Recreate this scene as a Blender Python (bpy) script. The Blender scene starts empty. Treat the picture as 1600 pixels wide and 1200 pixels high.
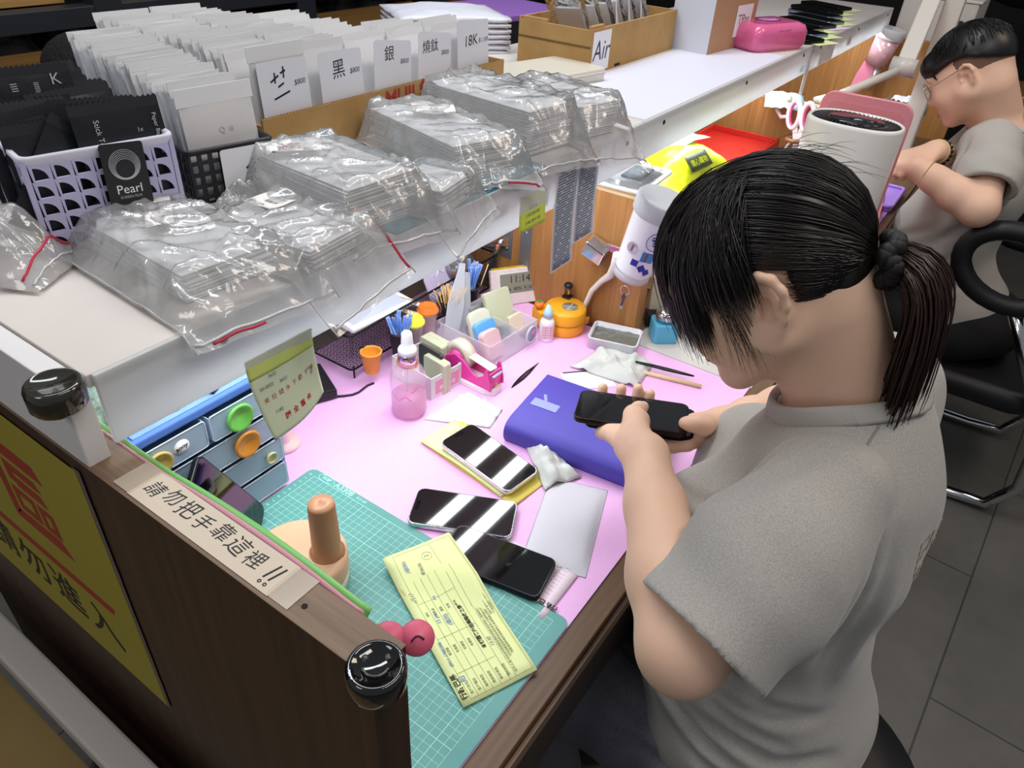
import bpy, bmesh, math, random
import numpy as np
from mathutils import Vector, Matrix, noise
from math import sin, cos, pi, radians
random.seed(7)
sc = bpy.context.scene
col = sc.collection
S, ZD = .01, .74            # everything is written in centimetres, z = 0 on the desk top (74 cm above the floor)
def W(x, y, z): return Vector((x*S, y*S, z*S+ZD))

# ------------------------------------------------------------------ camera, world, lights, exposure
cam = bpy.data.objects.new('camera', bpy.data.cameras.new('camera')); col.objects.link(cam)
cam.data.sensor_width = 36; cam.data.lens = 25.558; cam.data.clip_start = .02
_r = [(.57008967,-.81973251,.0551034),(-.45155468,-.36865606,-.81252143),(.68636443,.43832788,-.58032106)]
_m = Matrix((_r[0], [-a for a in _r[1]], [-a for a in _r[2]])).transposed().to_4x4()
_m.translation = W(-51.215, -66.375, 75.857)
cam.matrix_world = _m
sc.camera = cam
sc.view_settings.view_transform = 'Standard'; sc.view_settings.look = 'None'
sc.view_settings.gamma = 1; sc.view_settings.use_curve_mapping = False
sc.view_settings.exposure = 0.0
wd = bpy.data.worlds.new('world'); sc.world = wd; wd.use_nodes = True
wd.node_tree.nodes['Background'].inputs[0].default_value = (.82, .87, .95, 1)
wd.node_tree.nodes['Background'].inputs[1].default_value = .24
def area(name, loc, size, watts, color, target=None, rot=None, spread=180):
    l = bpy.data.lights.new(name, 'AREA'); l.shape = 'RECTANGLE'; l.size, l.size_y = size[0]*S, size[1]*S
    l.energy = watts; l.color = color; l.spread = radians(spread)
    o = bpy.data.objects.new(name, l); col.objects.link(o); o.location = W(*loc)
    if target: o.rotation_euler = (W(*target)-W(*loc)).to_track_quat('-Z', 'Y').to_euler()
    if rot: o.rotation_euler = [radians(a) for a in rot]
    return o
area('under_shelf_light', (18, -6, 38.6), (88, 3), 1.9, (.93, .97, 1.0))
area('under_shelf_light', (18, 2, 38.6), (88, 3), 1.4, (.93, .97, 1.0))
area('under_shelf_light', (117, -6, 38.6), (88, 3), 2.8, (.93, .97, 1.0))
area('under_shelf_light', (217, -6, 38.6), (88, 3), 3.6, (.93, .97, 1.0))
area('ceiling_light', (60, 40, 190), (220, 30), 27, (.92, .96, 1.0), target=(45, 10, 0))
area('ceiling_light', (10, -110, 200), (120, 30), 12, (1.0, .95, .9), target=(30, -20, 20))
area('ceiling_light', (-170, 10, 170), (60, 60), 7, (1.0, .96, .92), target=(-30, 0, 30))
area('ceiling_light', (170, -150, 200), (60, 60), 11, (1.0, .80, .62), target=(60, -60, 0))

# ------------------------------------------------------------------ materials
def hexl(h):
    h = h.lstrip('#'); c = [int(h[i:i+2], 16)/255 for i in (0, 2, 4)]
    return tuple(x/12.92 if x <= .04045 else ((x+.055)/1.055)**2.4 for x in c)+(1,)
_mats = {}
def mat(name, c='#cccccc', rough=.5, metal=0, spec=.5, trans=0, alpha=1, coat=0, emit=0, bump=None, vary=None, sss=0, sheen=0, ior=1.45, two=None):
    if name in _mats: return _mats[name]
    m = bpy.data.materials.new(name); m.use_nodes = True
    nt = m.node_tree; b = nt.nodes['Principled BSDF']; I = b.inputs
    I['Base Color'].default_value = hexl(c); I['Roughness'].default_value = rough; I['Metallic'].default_value = metal
    I['Specular IOR Level'].default_value = spec; I['Transmission Weight'].default_value = trans; I['Alpha'].default_value = alpha
    I['Coat Weight'].default_value = coat; I['IOR'].default_value = ior
    if sss: I['Subsurface Weight'].default_value = sss; I['Subsurface Radius'].default_value = (.012, .005, .003); I['Subsurface Scale'].default_value = 1
    if sheen: I['Sheen Weight'].default_value = sheen
    if emit: I['Emission Color'].default_value = hexl(c); I['Emission Strength'].default_value = emit
    tc = None
    if bump or vary:
        tc = nt.nodes.new('ShaderNodeTexCoord')
    if vary:      # (scale, second colour[, (sx,sy,sz)])
        mp = nt.nodes.new('ShaderNodeMapping'); nt.links.new(tc.outputs['Object'], mp.inputs[0])
        if len(vary) > 2: mp.inputs['Scale'].default_value = vary[2]
        n = nt.nodes.new('ShaderNodeTexNoise'); n.inputs['Scale'].default_value = vary[0]; n.inputs['Detail'].default_value = 5
        n.inputs['Roughness'].default_value = .65
        nt.links.new(mp.outputs[0], n.inputs['Vector'])
        r = nt.nodes.new('ShaderNodeValToRGB'); r.color_ramp.elements[0].position = .35; r.color_ramp.elements[1].position = .65
        r.color_ramp.elements[0].color = hexl(c); r.color_ramp.elements[1].color = hexl(vary[1])
        nt.links.new(n.outputs[0], r.inputs[0]); nt.links.new(r.outputs[0], I['Base Color'])
    if bump:      # (scale, strength, distance[, (sx,sy,sz)])
        mp = nt.nodes.new('ShaderNodeMapping'); nt.links.new(tc.outputs['Object'], mp.inputs[0])
        if len(bump) > 3: mp.inputs['Scale'].default_value = bump[3]
        n = nt.nodes.new('ShaderNodeTexNoise'); n.inputs['Scale'].default_value = bump[0]; n.inputs['Detail'].default_value = 4
        nt.links.new(mp.outputs[0], n.inputs['Vector'])
        bp = nt.nodes.new('ShaderNodeBump'); bp.inputs['Strength'].default_value = bump[1]; bp.inputs['Distance'].default_value = bump[2]
        nt.links.new(n.outputs[0], bp.inputs['Height']); nt.links.new(bp.outputs[0], I['Normal'])
    _mats[name] = m
    return m
def film(name, c='#ffffff', haze=.16, bump=(30, .6, .004), rough=.12):
    """thin clear plastic: see-through with a milky share, wrinkles catching the light"""
    if name in _mats: return _mats[name]
    m = bpy.data.materials.new(name); m.use_nodes = True; nt = m.node_tree; N = nt.nodes; L = nt.links
    for n in list(N):
        if n.type != 'OUTPUT_MATERIAL': N.remove(n)
    out = N['Material Output']
    tr = N.new('ShaderNodeBsdfTransparent'); tr.inputs[0].default_value = (.96, .97, .98, 1)
    df = N.new('ShaderNodeBsdfDiffuse'); df.inputs[0].default_value = hexl(c)
    gl = N.new('ShaderNodeBsdfGlossy'); gl.inputs['Roughness'].default_value = rough
    tc = N.new('ShaderNodeTexCoord'); n1 = N.new('ShaderNodeTexNoise'); n1.inputs['Scale'].default_value = bump[0]; n1.inputs['Detail'].default_value = 3
    n1.inputs['Distortion'].default_value = 1.2
    L.new(tc.outputs['Object'], n1.inputs['Vector'])
    bp = N.new('ShaderNodeBump'); bp.inputs['Strength'].default_value = bump[1]; bp.inputs['Distance'].default_value = bump[2]
    L.new(n1.outputs[0], bp.inputs['Height']); L.new(bp.outputs[0], gl.inputs['Normal'])
    m1 = N.new('ShaderNodeMixShader'); m1.inputs[0].default_value = haze
    L.new(tr.outputs[0], m1.inputs[1]); L.new(df.outputs[0], m1.inputs[2])
    fr = N.new('ShaderNodeFresnel'); fr.inputs[0].default_value = 1.5; L.new(bp.outputs[0], fr.inputs['Normal'])
    mul = N.new('ShaderNodeMath'); mul.operation = 'MULTIPLY'; mul.inputs[1].default_value = 1.6; mul.use_clamp = True; L.new(fr.outputs[0], mul.inputs[0])
    m2 = N.new('ShaderNodeMixShader'); L.new(mul.outputs[0], m2.inputs[0]); L.new(m1.outputs[0], m2.inputs[1]); L.new(gl.outputs[0], m2.inputs[2])
    L.new(m2.outputs[0], out.inputs[0])
    _mats[name] = m
    return m
def wood(name, c1, c2, axis, scale=9, rough=.45, c3=None):
    """straight grain running along axis (0 x, 1 y, 2 z)"""
    if name in _mats: return _mats[name]
    sc_ = [14, 14, 14]; sc_[axis] = .55
    m = mat(name, c1, rough, vary=(scale, c2, tuple(sc_)))
    nt = m.node_tree; r = [n for n in nt.nodes if n.type == 'VALTORGB'][0]
    r.color_ramp.elements[0].position = .3; r.color_ramp.elements[1].position = .7
    if c3: e = r.color_ramp.elements.new(.5); e.color = hexl(c3)
    return m

# ------------------------------------------------------------------ mesh helpers
class MB:
    def __init__(s): s.v = []; s.f = []; s.sm = []
    def add(s, vs, fs, smooth=False, M=None):
        b = len(s.v)
        s.v += [tuple(M @ Vector(v)) for v in vs] if M is not None else [tuple(v) for v in vs]
        s.f += [tuple(b+i for i in f) for f in fs]; s.sm += [smooth]*len(fs)
        return s
    def box(s, c, d, M=None):
        x, y, z = (a/2 for a in d)
        vs = [(c[0]+i*x, c[1]+j*y, c[2]+k*z) for i in (-1, 1) for j in (-1, 1) for k in (-1, 1)]
        return s.add(vs, [(0,1,3,2),(4,6,7,5),(0,4,5,1),(2,3,7,6),(0,2,6,4),(1,5,7,3)], M=M)
    def prism(s, poly, z0, z1, M=None, smooth=False):
        n = len(poly)
        vs = [(p[0], p[1], z0) for p in poly]+[(p[0], p[1], z1) for p in poly]
        s.add(vs, [tuple(range(n-1, -1, -1)), tuple(range(n, 2*n))], M=M); b = len(s.v)-2*n
        s.f += [(b+i, b+(i+1) % n, b+n+(i+1) % n, b+n+i) for i in range(n)]; s.sm += [smooth]*n
        return s
    def rprism(s, w, h, r, z0, z1, c=(0, 0), M=None, n=6, e=0):
        """rounded rectangle slab, e = small edge rounding at top and bottom"""
        def P(q): return [(c[0]+a, c[1]+b) for a, b in rrect(w-2*q, h-2*q, max(r-q, .01), n)]
        if not e: return s.prism(P(0), z0, z1, M, True)
        L = [(P(e), z0), (P(e*.3), z0+e*.3), (P(0), z0+e), (P(0), z1-e), (P(e*.3), z1-e*.3), (P(e), z1)]
        return s.loft([[(x, y, z) for x, y in p] for p, z in L], M=M)
    def loft(s, rings, M=None, cap=True, closed=False, smooth=True):
        n = len(rings[0]); b = len(s.v)
        vs = [p for r in rings for p in r]; fs = []
        m = len(rings)
        for i in range(m if closed else m-1):
            j = (i+1) % m
            fs += [(i*n+k, i*n+(k+1) % n, j*n+(k+1) % n, j*n+k) for k in range(n)]
        s.add(vs, fs, smooth, M)
        if cap and not closed: s.f += [tuple(b+k for k in range(n-1, -1, -1)), tuple(b+(m-1)*n+k for k in range(n))]; s.sm += [False, False]
        return s
    def cyl(s, p0, p1, r0, r1=None, n=24, cap=True, M=None, smooth=True):
        p0, p1 = Vector(p0), Vector(p1); r1 = r0 if r1 is None else r1
        d = (p1-p0).normalized(); a = d.orthogonal().normalized(); b = d.cross(a)
        R = [[p+(a*cos(2*pi*k/n)+b*sin(2*pi*k/n))*r for k in range(n)] for p, r in ((p0, r0), (p1, r1))]
        return s.loft(R, M, cap, smooth=smooth)
    def tube(s, pts, r, n=8, closed=False, M=None):
        pts = [Vector(p) for p in pts]; m = len(pts); R = []; up = None
        for i, p in enumerate(pts):
            t = (pts[(i+1) % m]-pts[i-1]) if closed else (pts[min(i+1, m-1)]-pts[max(i-1, 0)])
            t.normalize()
            if up is None: up = t.orthogonal().normalized()
            up = (up-t*up.dot(t)); up = up.normalized() if up.length > 1e-6 else t.orthogonal().normalized()
            b = t.cross(up); q = r[i] if isinstance(r, (list, tuple)) else r
            R.append([p+(up*cos(2*pi*k/n)+b*sin(2*pi*k/n))*q for k in range(n)])
        return s.loft(R, M, True, closed)
    def lathe(s, prof, c=(0, 0, 0), n=32, M=None, cap=True):
        R = [[(c[0]+r*cos(2*pi*k/n), c[1]+r*sin(2*pi*k/n), c[2]+z) for k in range(n)] for r, z in prof]
        return s.loft(R, M, cap)
    def ell(s, c, r, n=16, M=None):
        r = (r,)*3 if not isinstance(r, (list, tuple)) else r
        R = [[(c[0]+r[0]*sin(t)*cos(2*pi*k/n), c[1]+r[1]*sin(t)*sin(2*pi*k/n), c[2]-r[2]*cos(t)) for k in range(n)] for t in [pi*(i+.02)/(n/2+.04) for i in range(n//2+1)]]
        return s.loft(R, M)
    def grid(s, nu, nv, fn, smooth=True, M=None):
        vs = [fn(i/nu, j/nv) for i in range(nu+1) for j in range(nv+1)]
        fs = [(i*(nv+1)+j, (i+1)*(nv+1)+j, (i+1)*(nv+1)+j+1, i*(nv+1)+j+1) for i in range(nu) for j in range(nv)]
        return s.add(vs, fs, smooth, M)
    def stroke(s, pts, w, z=.02, h=.02):
        """flat ribbon of width w along 2-D points, lying at height z"""
        pts = [Vector((p[0], p[1])) for p in pts]; L = []; R_ = []
        for i, p in enumerate(pts):
            t = (pts[min(i+1, len(pts)-1)]-pts[max(i-1, 0)]).normalized(); nrm = Vector((-t.y, t.x))*w/2
            L.append(p+nrm); R_.append(p-nrm)
        poly = [(a.x, a.y, z) for a in L]+[(a.x, a.y, z) for a in reversed(R_)]; n = len(pts)
        return s.add(poly, [(i+1, i, 2*n-1-i, 2*n-2-i) for i in range(n-1)])
    def build(s, name, m, parent=None, bev=0, seg=2, sub=0, solid=0, loc=None, rz=0, fix=True):
        me = bpy.data.meshes.new(name)
        me.from_pydata([(x*S, y*S, z*S) for x, y, z in s.v], [], s.f)
        me.polygons.foreach_set('use_smooth', s.sm)
        if fix:
            bm = bmesh.new(); bm.from_mesh(me); bmesh.ops.recalc_face_normals(bm, faces=bm.faces); bm.to_mesh(me); bm.free()
        me.materials.append(m)
        o = bpy.data.objects.new(name, me); col.objects.link(o)
        if parent is not None: o.parent = parent
        if loc is not None:
            o.location = Vector(loc)*S if parent is not None else W(*loc)
            o.rotation_euler = (0, 0, radians(rz))
        elif parent is None: o.location = (0, 0, ZD)
        if bev:
            b = o.modifiers.new('bevel', 'BEVEL'); b.width = bev*S; b.segments = seg; b.limit_method = 'ANGLE'; b.angle_limit = radians(40)
        if solid:
            b = o.modifiers.new('solid', 'SOLIDIFY'); b.thickness = solid*S; b.offset = 0
        if sub:
            b = o.modifiers.new('sub', 'SUBSURF'); b.levels = b.render_levels = sub
        return o
def rrect(w, h, r, n=6):
    P = []
    for cx, cy, a in ((w/2-r, h/2-r, 0), (-w/2+r, h/2-r, 90), (-w/2+r, -h/2+r, 180), (w/2-r, -h/2+r, 270)):
        P += [(cx+r*cos(radians(a+90*k/n)), cy+r*sin(radians(a+90*k/n))) for k in range(n+1)]
    return P
def circ(r, n=24, c=(0, 0)): return [(c[0]+r*cos(2*pi*k/n), c[1]+r*sin(2*pi*k/n)) for k in range(n)]
def tag(o, label, cat, group=None, kind=None):
    o['label'] = label; o['category'] = cat
    if group: o['group'] = group
    if kind: o['kind'] = kind
    return o
def thing(name, label, cat, loc=(0, 0, 0), rz=0, group=None, rot=None):
    o = bpy.data.objects.new(name, None); col.objects.link(o); o.empty_display_size = .02
    o.location = W(*loc); o.rotation_euler = [radians(a) for a in (rot or (0, 0, rz))]
    return tag(o, label, cat, group)
def struct(o): o['kind'] = 'structure'; return o
def copy_thing(o, loc, rz=None, label=None, rot=None):
    r = o.copy(); col.objects.link(r); r.location = W(*loc)
    if rot: r.rotation_euler = [radians(a) for a in rot]
    elif rz is not None: r.rotation_euler = (0, 0, radians(rz))
    if label: r['label'] = label
    def rec(a, b):
        for ch in a.children:
            c = ch.copy(); col.objects.link(c); c.parent = b; rec(ch, c)
    rec(o, r)
    return r
def text(s, size, m, parent, M=None, name='lettering', align='CENTER', weight=0, shear=0, ext=.01, space=1, line=1):
    """letters of the given height (cm) as a thin mesh in the local xy plane of M"""
    c = bpy.data.curves.new('t', 'FONT'); c.body = s; c.align_x = align; c.align_y = 'CENTER'; c.size = 1
    c.offset = weight; c.shear = shear; c.space_character = space; c.space_line = line; c.resolution_u = 3
    t = bpy.data.objects.new('t', c); col.objects.link(t)
    bpy.context.view_layer.update()
    me = bpy.data.meshes.new_from_object(t.evaluated_get(bpy.context.evaluated_depsgraph_get()))
    bpy.data.objects.remove(t); bpy.data.curves.remove(c)
    k = size*S
    T = Matrix.Scale(k, 4)
    if M is not None:
        MM = M.copy(); MM.translation = MM.translation*S; T = MM @ T
    me.transform(T); me.materials.clear(); me.materials.append(m)
    o = bpy.data.objects.new(name, me); col.objects.link(o); o.parent = parent
    return o
def frame(o, x, y, z=None):
    """4x4 with columns x, y, z at origin o"""
    x, y = Vector(x).normalized(), Vector(y); z = x.cross(y).normalized(); y = z.cross(x)
    return Matrix((x, y, z)).transposed().to_4x4() if o is None else Matrix.Translation(Vector(o)) @ Matrix((x, y, z)).transposed().to_4x4()
def xf(loc=(0, 0, 0), rx=0, ry=0, rz=0):
    return Matrix.Translation(Vector(loc)) @ Matrix.Rotation(radians(rz), 4, 'Z') @ Matrix.Rotation(radians(ry), 4, 'Y') @ Matrix.Rotation(radians(rx), 4, 'X')
def nz(x, y=0, z=0): return noise.noise(Vector((x, y, z)))
BLACK = mat('black_plastic', '#16171a', .4); INK = mat('ink', '#1a1a1e', .6); WHITE = mat('white_plastic', '#eeeef0', .35)
REDINK = mat('red_ink', '#c03028', .6); CARD = mat('cardboard', '#a8834f', .85, vary=(14, '#b4905c')); PAPER = mat('white_paper', '#e9e9ee', .8)
CHROME = mat('chrome', '#d8d8dc', .12, 1); STEEL = mat('steel', '#a9abb0', .32, 1); GLASSB = mat('black_glass', '#050608', .05, spec=.7, coat=.6)
BLUEINK = mat('blue_ink', '#4a70c0', .6); GREYINK = mat('grey_ink', '#6a6a70', .7)
# ------------------------------------------------------------------ setting and furniture
m = MB().box((150, -60, -75), (900, 700, 2))
fm = mat('floor_vinyl', '#57554f', .55, vary=(2.2, '#6b6862'))
nt = fm.node_tree; bk = nt.nodes.new('ShaderNodeTexBrick'); tcn = nt.nodes.new('ShaderNodeTexCoord')
bk.inputs['Scale'].default_value = 1; bk.inputs['Mortar Size'].default_value = .0025; bk.inputs['Brick Width'].default_value = .92; bk.inputs['Row Height'].default_value = .46
bk.inputs['Color1'].default_value = (1, 1, 1, 1); bk.inputs['Color2'].default_value = (.88, .88, .88, 1); bk.inputs['Mortar'].default_value = (.35, .35, .35, 1)
mp_ = nt.nodes.new('ShaderNodeMapping'); mp_.inputs['Rotation'].default_value = (0, 0, radians(4))
nt.links.new(tcn.outputs['Object'], mp_.inputs[0]); nt.links.new(mp_.outputs[0], bk.inputs['Vector'])
mx = nt.nodes.new('ShaderNodeMix'); mx.data_type = 'RGBA'; mx.blend_type = 'MULTIPLY'; mx.inputs[0].default_value = 1
rr = [n for n in nt.nodes if n.type == 'VALTORGB'][0]
nt.links.new(rr.outputs[0], mx.inputs[6]); nt.links.new(bk.outputs[0], mx.inputs[7]); nt.links.new(mx.outputs[2], nt.nodes['Principled BSDF'].inputs['Base Color'])
struct(m.build('floor', fm))
DW = wood('walnut_laminate', '#33231a', '#4a3427', 2, 5, .5); DWT = wood('walnut_edge', '#654e3c', '#8d745c', 1, 7, .5, '#79624d')
DKX = wood('desk_edge_wood', '#57412f', '#74583f', 0, 6, .5); TEAK = wood('teak_veneer', '#9a6b3a', '#b98850', 2, 6, .45, '#a97642')
# work desk
dk = thing('work_desk', 'long work desk with brown wood edge under the pink mats', 'desk', (0, 0, 0))
MB().box((120.2, -3, -1.55), (300.4, 88, 3.1)).build('desk_top', DKX, dk, bev=.15)
MB().box((120.2, -46.4, -8.2), (300.4, 1.6, 10)).build('drawer_front', mat('apron_brown', '#4a403a', .5), dk, bev=.1)
MB().box((120.2, -47.35, -2.2), (300.4, .5, 2)).build('edge_strip', mat('edge_tan', '#8d735d', .5), dk)
MB().box((120.2, 38, -38), (300.4, 2, 72)).build('back_panel', mat('desk_back', '#2b2420', .6), dk)
# near divider
dv = thing('desk_divider', 'dark walnut divider panel at the near end of the desk', 'divider', (-31.7, -4, 33.7))
MB().box((0, 0, -53.7), (3.2, 84, 107.4)).build('panel', DW, dv, bev=.06)
MB().box((0, 0, .02), (3.24, 84.05, .1)).build('edge_band', DWT, dv, bev=.03)
for y in (-20.5, -34.5): MB().cyl((-.3, y, .05), (-.3, y, .12), .22, n=10).build('screw_hole', mat('hole', '#1a120c', .8), dv)
# customer-side ledge below the divider
lg = tag(MB().box((-38.2, -4, -15.6), (3.8, 110, 3.2)).build('ledge', mat('ledge_white', '#b9b2ac', .5), bev=.4), 'pale ledge board running along the outside foot of the dark divider', 'ledge')
tag(MB().box((-62, -4, -47), (43, 110, 54)).build('counter_front', mat('counter_tan', '#7a6238', .7, vary=(3, '#86703f'))), 'tan brown low counter outside the pale ledge', 'counter')
# partitions between the stations
pm_ = TEAK
p2 = thing('partition_panel', 'teak veneer partition at the far end of the pink desk mat', 'partition', (68, 10, 0))
MB().box((0, 0, 14), (3.4, 58, 28)).build('panel', TEAK, p2, bev=.08)
MB().box((0, 0, 28.1), (3.5, 58.1, .2)).build('top_edge', mat('teak_edge', '#c2a47c', .5), p2)
p3 = thing('partition_panel', 'teak veneer partition behind the white air purifier', 'partition', (166, 10, 0))
MB().box((0, 0, 13.5), (3.4, 62, 27)).build('panel', TEAK, p3, bev=.08)
MB().box((0, 0, 27.1), (3.5, 62.1, .2)).build('top_edge', mat('teak_edge', '#c2a47c', .5), p3)
p4 = thing('partition_panel', 'tall teak veneer end partition at the far end of the counter', 'partition', (270, -2, 0))
MB().box((2.6, 1, -21), (4, 89, 106)).build('panel', TEAK, p4, bev=.08)
# white shelf above the desk
SHW = mat('shelf_white', '#e4e2e2', .3, vary=(3, '#dcd8d6')); SHT = mat('shelf_top_white', '#d2c9c3', .4, vary=(2.5, '#dad3ce'))
FAS = mat('fascia_acrylic', '#f0f1f2', .3)
_n = FAS.node_tree; _t = _n.nodes.new('ShaderNodeBsdfTranslucent'); _t.inputs[0].default_value = (.92, .95, .97, 1); _x = _n.nodes.new('ShaderNodeMixShader'); _x.inputs[0].default_value = .45
_n.links.new(_n.nodes['Principled BSDF'].outputs[0], _x.inputs[1]); _n.links.new(_t.outputs[0], _x.inputs[2]); _n.links.new(_x.outputs[0], _n.nodes['Material Output'].inputs[0])
def bay(x0, x1, label, end=False):
    s = thing('display_shelf', label, 'shelf', ((x0+x1)/2, 12, 41.6)); w = x1-x0
    MB().box((0, 0, -.6), (w, 52, 1.2)).build('shelf_board', SHT, s, bev=.08)
    MB().box((0, -26.25, -3.45), (w-(.8 if end else 0.05), .5, 6.9)).build('fascia', FAS, s, bev=.1)
    sm = mat('screw_black', '#1c1c1e', .35, .6)
    for dx in ((-w/2+12, w/2-6) if end else (-w/2+8, 0, w/2-8)):
        MB().lathe([(0, .12), (.3, .12), (.42, .02), (.42, -.05)], M=xf((dx, -26.55, -2.2 if end else -1.6), 90)).build('screw', sm, s)
    MB().box((0, -18, -2.0), (w-8, 3, 1.4)).build('light_housing', WHITE, s)
    MB().box((.6 if end else 0, 25.5, -21.4), (w-(1.4 if end else .1), 1, 40)).build('rear_board', SHW, s)
    return s
s1 = bay(-31.0, 66.4, 'near white shelf section holding the bagged packets', True)
ep = MB().box((-49.9, -.3, -3.95), (1.9, 52.2, 7.9)).build('end_panel', SHW, s1, bev=.12)
s2 = bay(66.4, 167, 'middle white shelf section lined with white paper')
s3 = bay(167, 268, 'far white shelf section with customer phones on it')
MB().box((50.3, 0, -3.9), (1, 52, 7.8)).build('end_panel', SHW, s3, bev=.1)
# corner guards
GRD = mat('clear_rubber', '#2c2a22', .12, coat=.6)
def guard(label, loc, r, h, smile=False, rz=0, mt=GRD):
    t = thing('corner_guard', label, 'corner guard', loc, rz, 'smiley corner guards' if 0 else None)
    MB().lathe([(0, 0), (r*.9, 0), (r, h*.15), (r, h*.8), (r*.93, h*.95), (r*.8, h), (r*.76, h*.93), (0, h*.9)], n=36).build('cushion', mt, t)
    if smile:
        k = MB()
        for a in (-.36, .36): k.ell((a*r, .28*r, h*.92), (.12*r, .12*r, .06*r), 10)
        k.tube([(r*.42*cos(a), r*.42*sin(a)+.02*r, h*.93) for a in [radians(200+14*i) for i in range(11)]], .05*r, 6)
        k.build('smiling_face', mat('guard_relief', '#3a3934', .1, coat=.8), t)
    return t
guard('black smiley corner guard on the front tip of the dark divider', (-32.6, -45.7, 32.2), 2.0, 2.2, True, -52, mat('guard_black', '#0e0e0f', .08, coat=.9))
guard('translucent brown corner guard on the near corner of the white shelf', (-33.4, -14.1, 40.2), 2.1, 2.3)
# green and pink film along the inner lip of the divider
def lip(name, label, mtl, x0, dz, w):
    mb = MB()
    def fn(u, v):
        y = 8-50*u; t = (u-.62)/.38
        bulge = .7*max(0, sin(pi*max(0, min(1, (u-.55)/.42))))*v
        return (x0+w*v+bulge*.6, y, 33.0+dz*v+.1*nz(u*9, 3, w)*v - .5*(1-v))
    mb.grid(60, 3, fn)
    return tag(mb.build(name, mtl, solid=.08), label, 'film')
lip('edge_film', 'green plastic film edge along the inner lip of the divider', mat('green_film', '#7cc26a', .4), -30.0, .35, .9)
lip('edge_film', 'pink plastic film line between the divider top and the green film', mat('pink_film', '#e7a4b4', .4), -30.25, .9, .35)
# background wall, rack, far room
struct(MB().box((100, 190, 30), (620, 4, 260)).build('wall_back', mat('wall_dark', '#15171b', .8)))
struct(MB().box((420, -60, 30), (4, 500, 260)).build('wall_right', mat('wall_dark2', '#1c1a19', .8)))
# ------------------------------------------------------------------ on the near desk
PINK = mat('pink_mat', '#f3bcee', .55)
nt = PINK.node_tree; tcn = nt.nodes.new('ShaderNodeTexCoord'); mpn = nt.nodes.new('ShaderNodeMapping'); mpn.inputs['Rotation'].default_value = (0, 0, radians(45))
vo = nt.nodes.new('ShaderNodeTexVoronoi'); vo.inputs['Scale'].default_value = 260; vo.inputs['Randomness'].default_value = 0
bpn = nt.nodes.new('ShaderNodeBump'); bpn.inputs['Strength'].default_value = .55; bpn.inputs['Distance'].default_value = .0012
nt.links.new(tcn.outputs['Object'], mpn.inputs[0]); nt.links.new(mpn.outputs[0], vo.inputs['Vector']); nt.links.new(vo.outputs['Distance'], bpn.inputs['Height']); nt.links.new(bpn.outputs[0], nt.nodes['Principled BSDF'].inputs['Normal'])
tag(MB().box((17.5, -9.4, .1), (95, 69, .2)).build('desk_mat', PINK, bev=.05), 'pink dimpled desk mat covering the near work desk', 'desk mat')
cm = thing('cutting_mat', 'teal green cutting mat with a white centimetre grid', 'cutting mat', (-13.7, -21.1, .2))
MB().rprism(29.9, 45.4, 1.2, 0, .22).build('mat_sheet', mat('mat_teal', '#5c9b95', .5, vary=(5, '#69a8a2')), cm)
GL = mat('mat_print', '#a8ecdf', .6)
k = MB()
for i in range(28): k.box((13.7-i, 0.1, .225), (.075 if i % 5 == 0 else .04, 42, .012))
for i in range(43): k.box((.2, 21.1-i, .225), (27, .075 if i % 5 == 0 else .04, .012))
k.build('grid_lines', GL, cm)
for i in range(28): text(str(i), .75, GL, cm, frame((13.7-i, 21.9, .23), (-1, 0, 0), (0, -1, 0)), 'scale_numbers')
text('A3308', 1.35, GL, cm, frame((14.35, 15.6, .23), (0, -1, 0), (1, 0, 0)), 'printed_code', weight=.02)
text('A3-6K', .75, GL, cm, frame((14.35, 12.1, .23), (0, -1, 0), (1, 0, 0)), 'printed_code')
text('WIP', .9, GL, cm, frame((14.35, 19.2, .23), (0, -1, 0), (1, 0, 0)), 'printed_logo', weight=.02)
k = MB(); k.tube([(14.35+.62*cos(a), 19.2+1.5*sin(a), .225) for a in [2*pi*i/32 for i in range(32)]], .05, 4, True); k.build('printed_logo', GL, cm)

# phones -------------------------------------------------------------
def phone(label, loc, rz, frame_c, rot=None, group=None, L=14.7, Wd=7.15, island=True, cat='phone'):
    t = thing('smartphone', label, cat, loc, rz, group, rot)
    fm_ = mat('phone_frame_'+frame_c, frame_c, .25, .9)
    MB().rprism(L, Wd, 1.1, 0, .8, e=.12).build('frame', fm_, t)
    MB().rprism(L-.3, Wd-.3, 1.0, .79, .83).build('bezel', mat('phone_bezel', '#08090b', .2), t)
    s = MB().rprism(L-.5, Wd-.5, .92, .825, .842).build('screen', GLASSB, t)
    if island:
        MB().rprism(.55, 1.9, .27, .842, .845, (-L/2+.75, 0)).build('camera_cutout', mat('cutout', '#000000', .08), t)
    k = MB()
    k.rprism(1.6, .3, .14, -Wd/2-.03, -Wd/2+.02, M=xf((-2.3, 0, .42), 90) @ xf((0, 0, 0))) if 0 else k.box((-2.4, -Wd/2, .42), (1.3, .08, .26)).box((-4.4, -Wd/2, .42), (1.1, .08, .26))
    k.build('side_buttons', fm_, t) if 0 else None
    for x in (-2.4, -4.4): MB().box((x, -Wd/2, .42), (1.2, .08, .26)).build('side_button', fm_, t, bev=.03)
    return t
def yaw(a, b): return math.degrees(math.atan2(b[1]-a[1], b[0]-a[0]))
phone('silver framed smartphone showing bright stripe reflections beside the cutting mat', (7.2, -22.4, .45), yaw((4.0,-15.8), (10.6,-29.1)), '#d9dade')
phone('black framed smartphone half under the yellow order form', (3.0, -31.2, .5), yaw((1.3,-24), (4.0,-38)), '#2b2a30', island=False)
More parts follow.
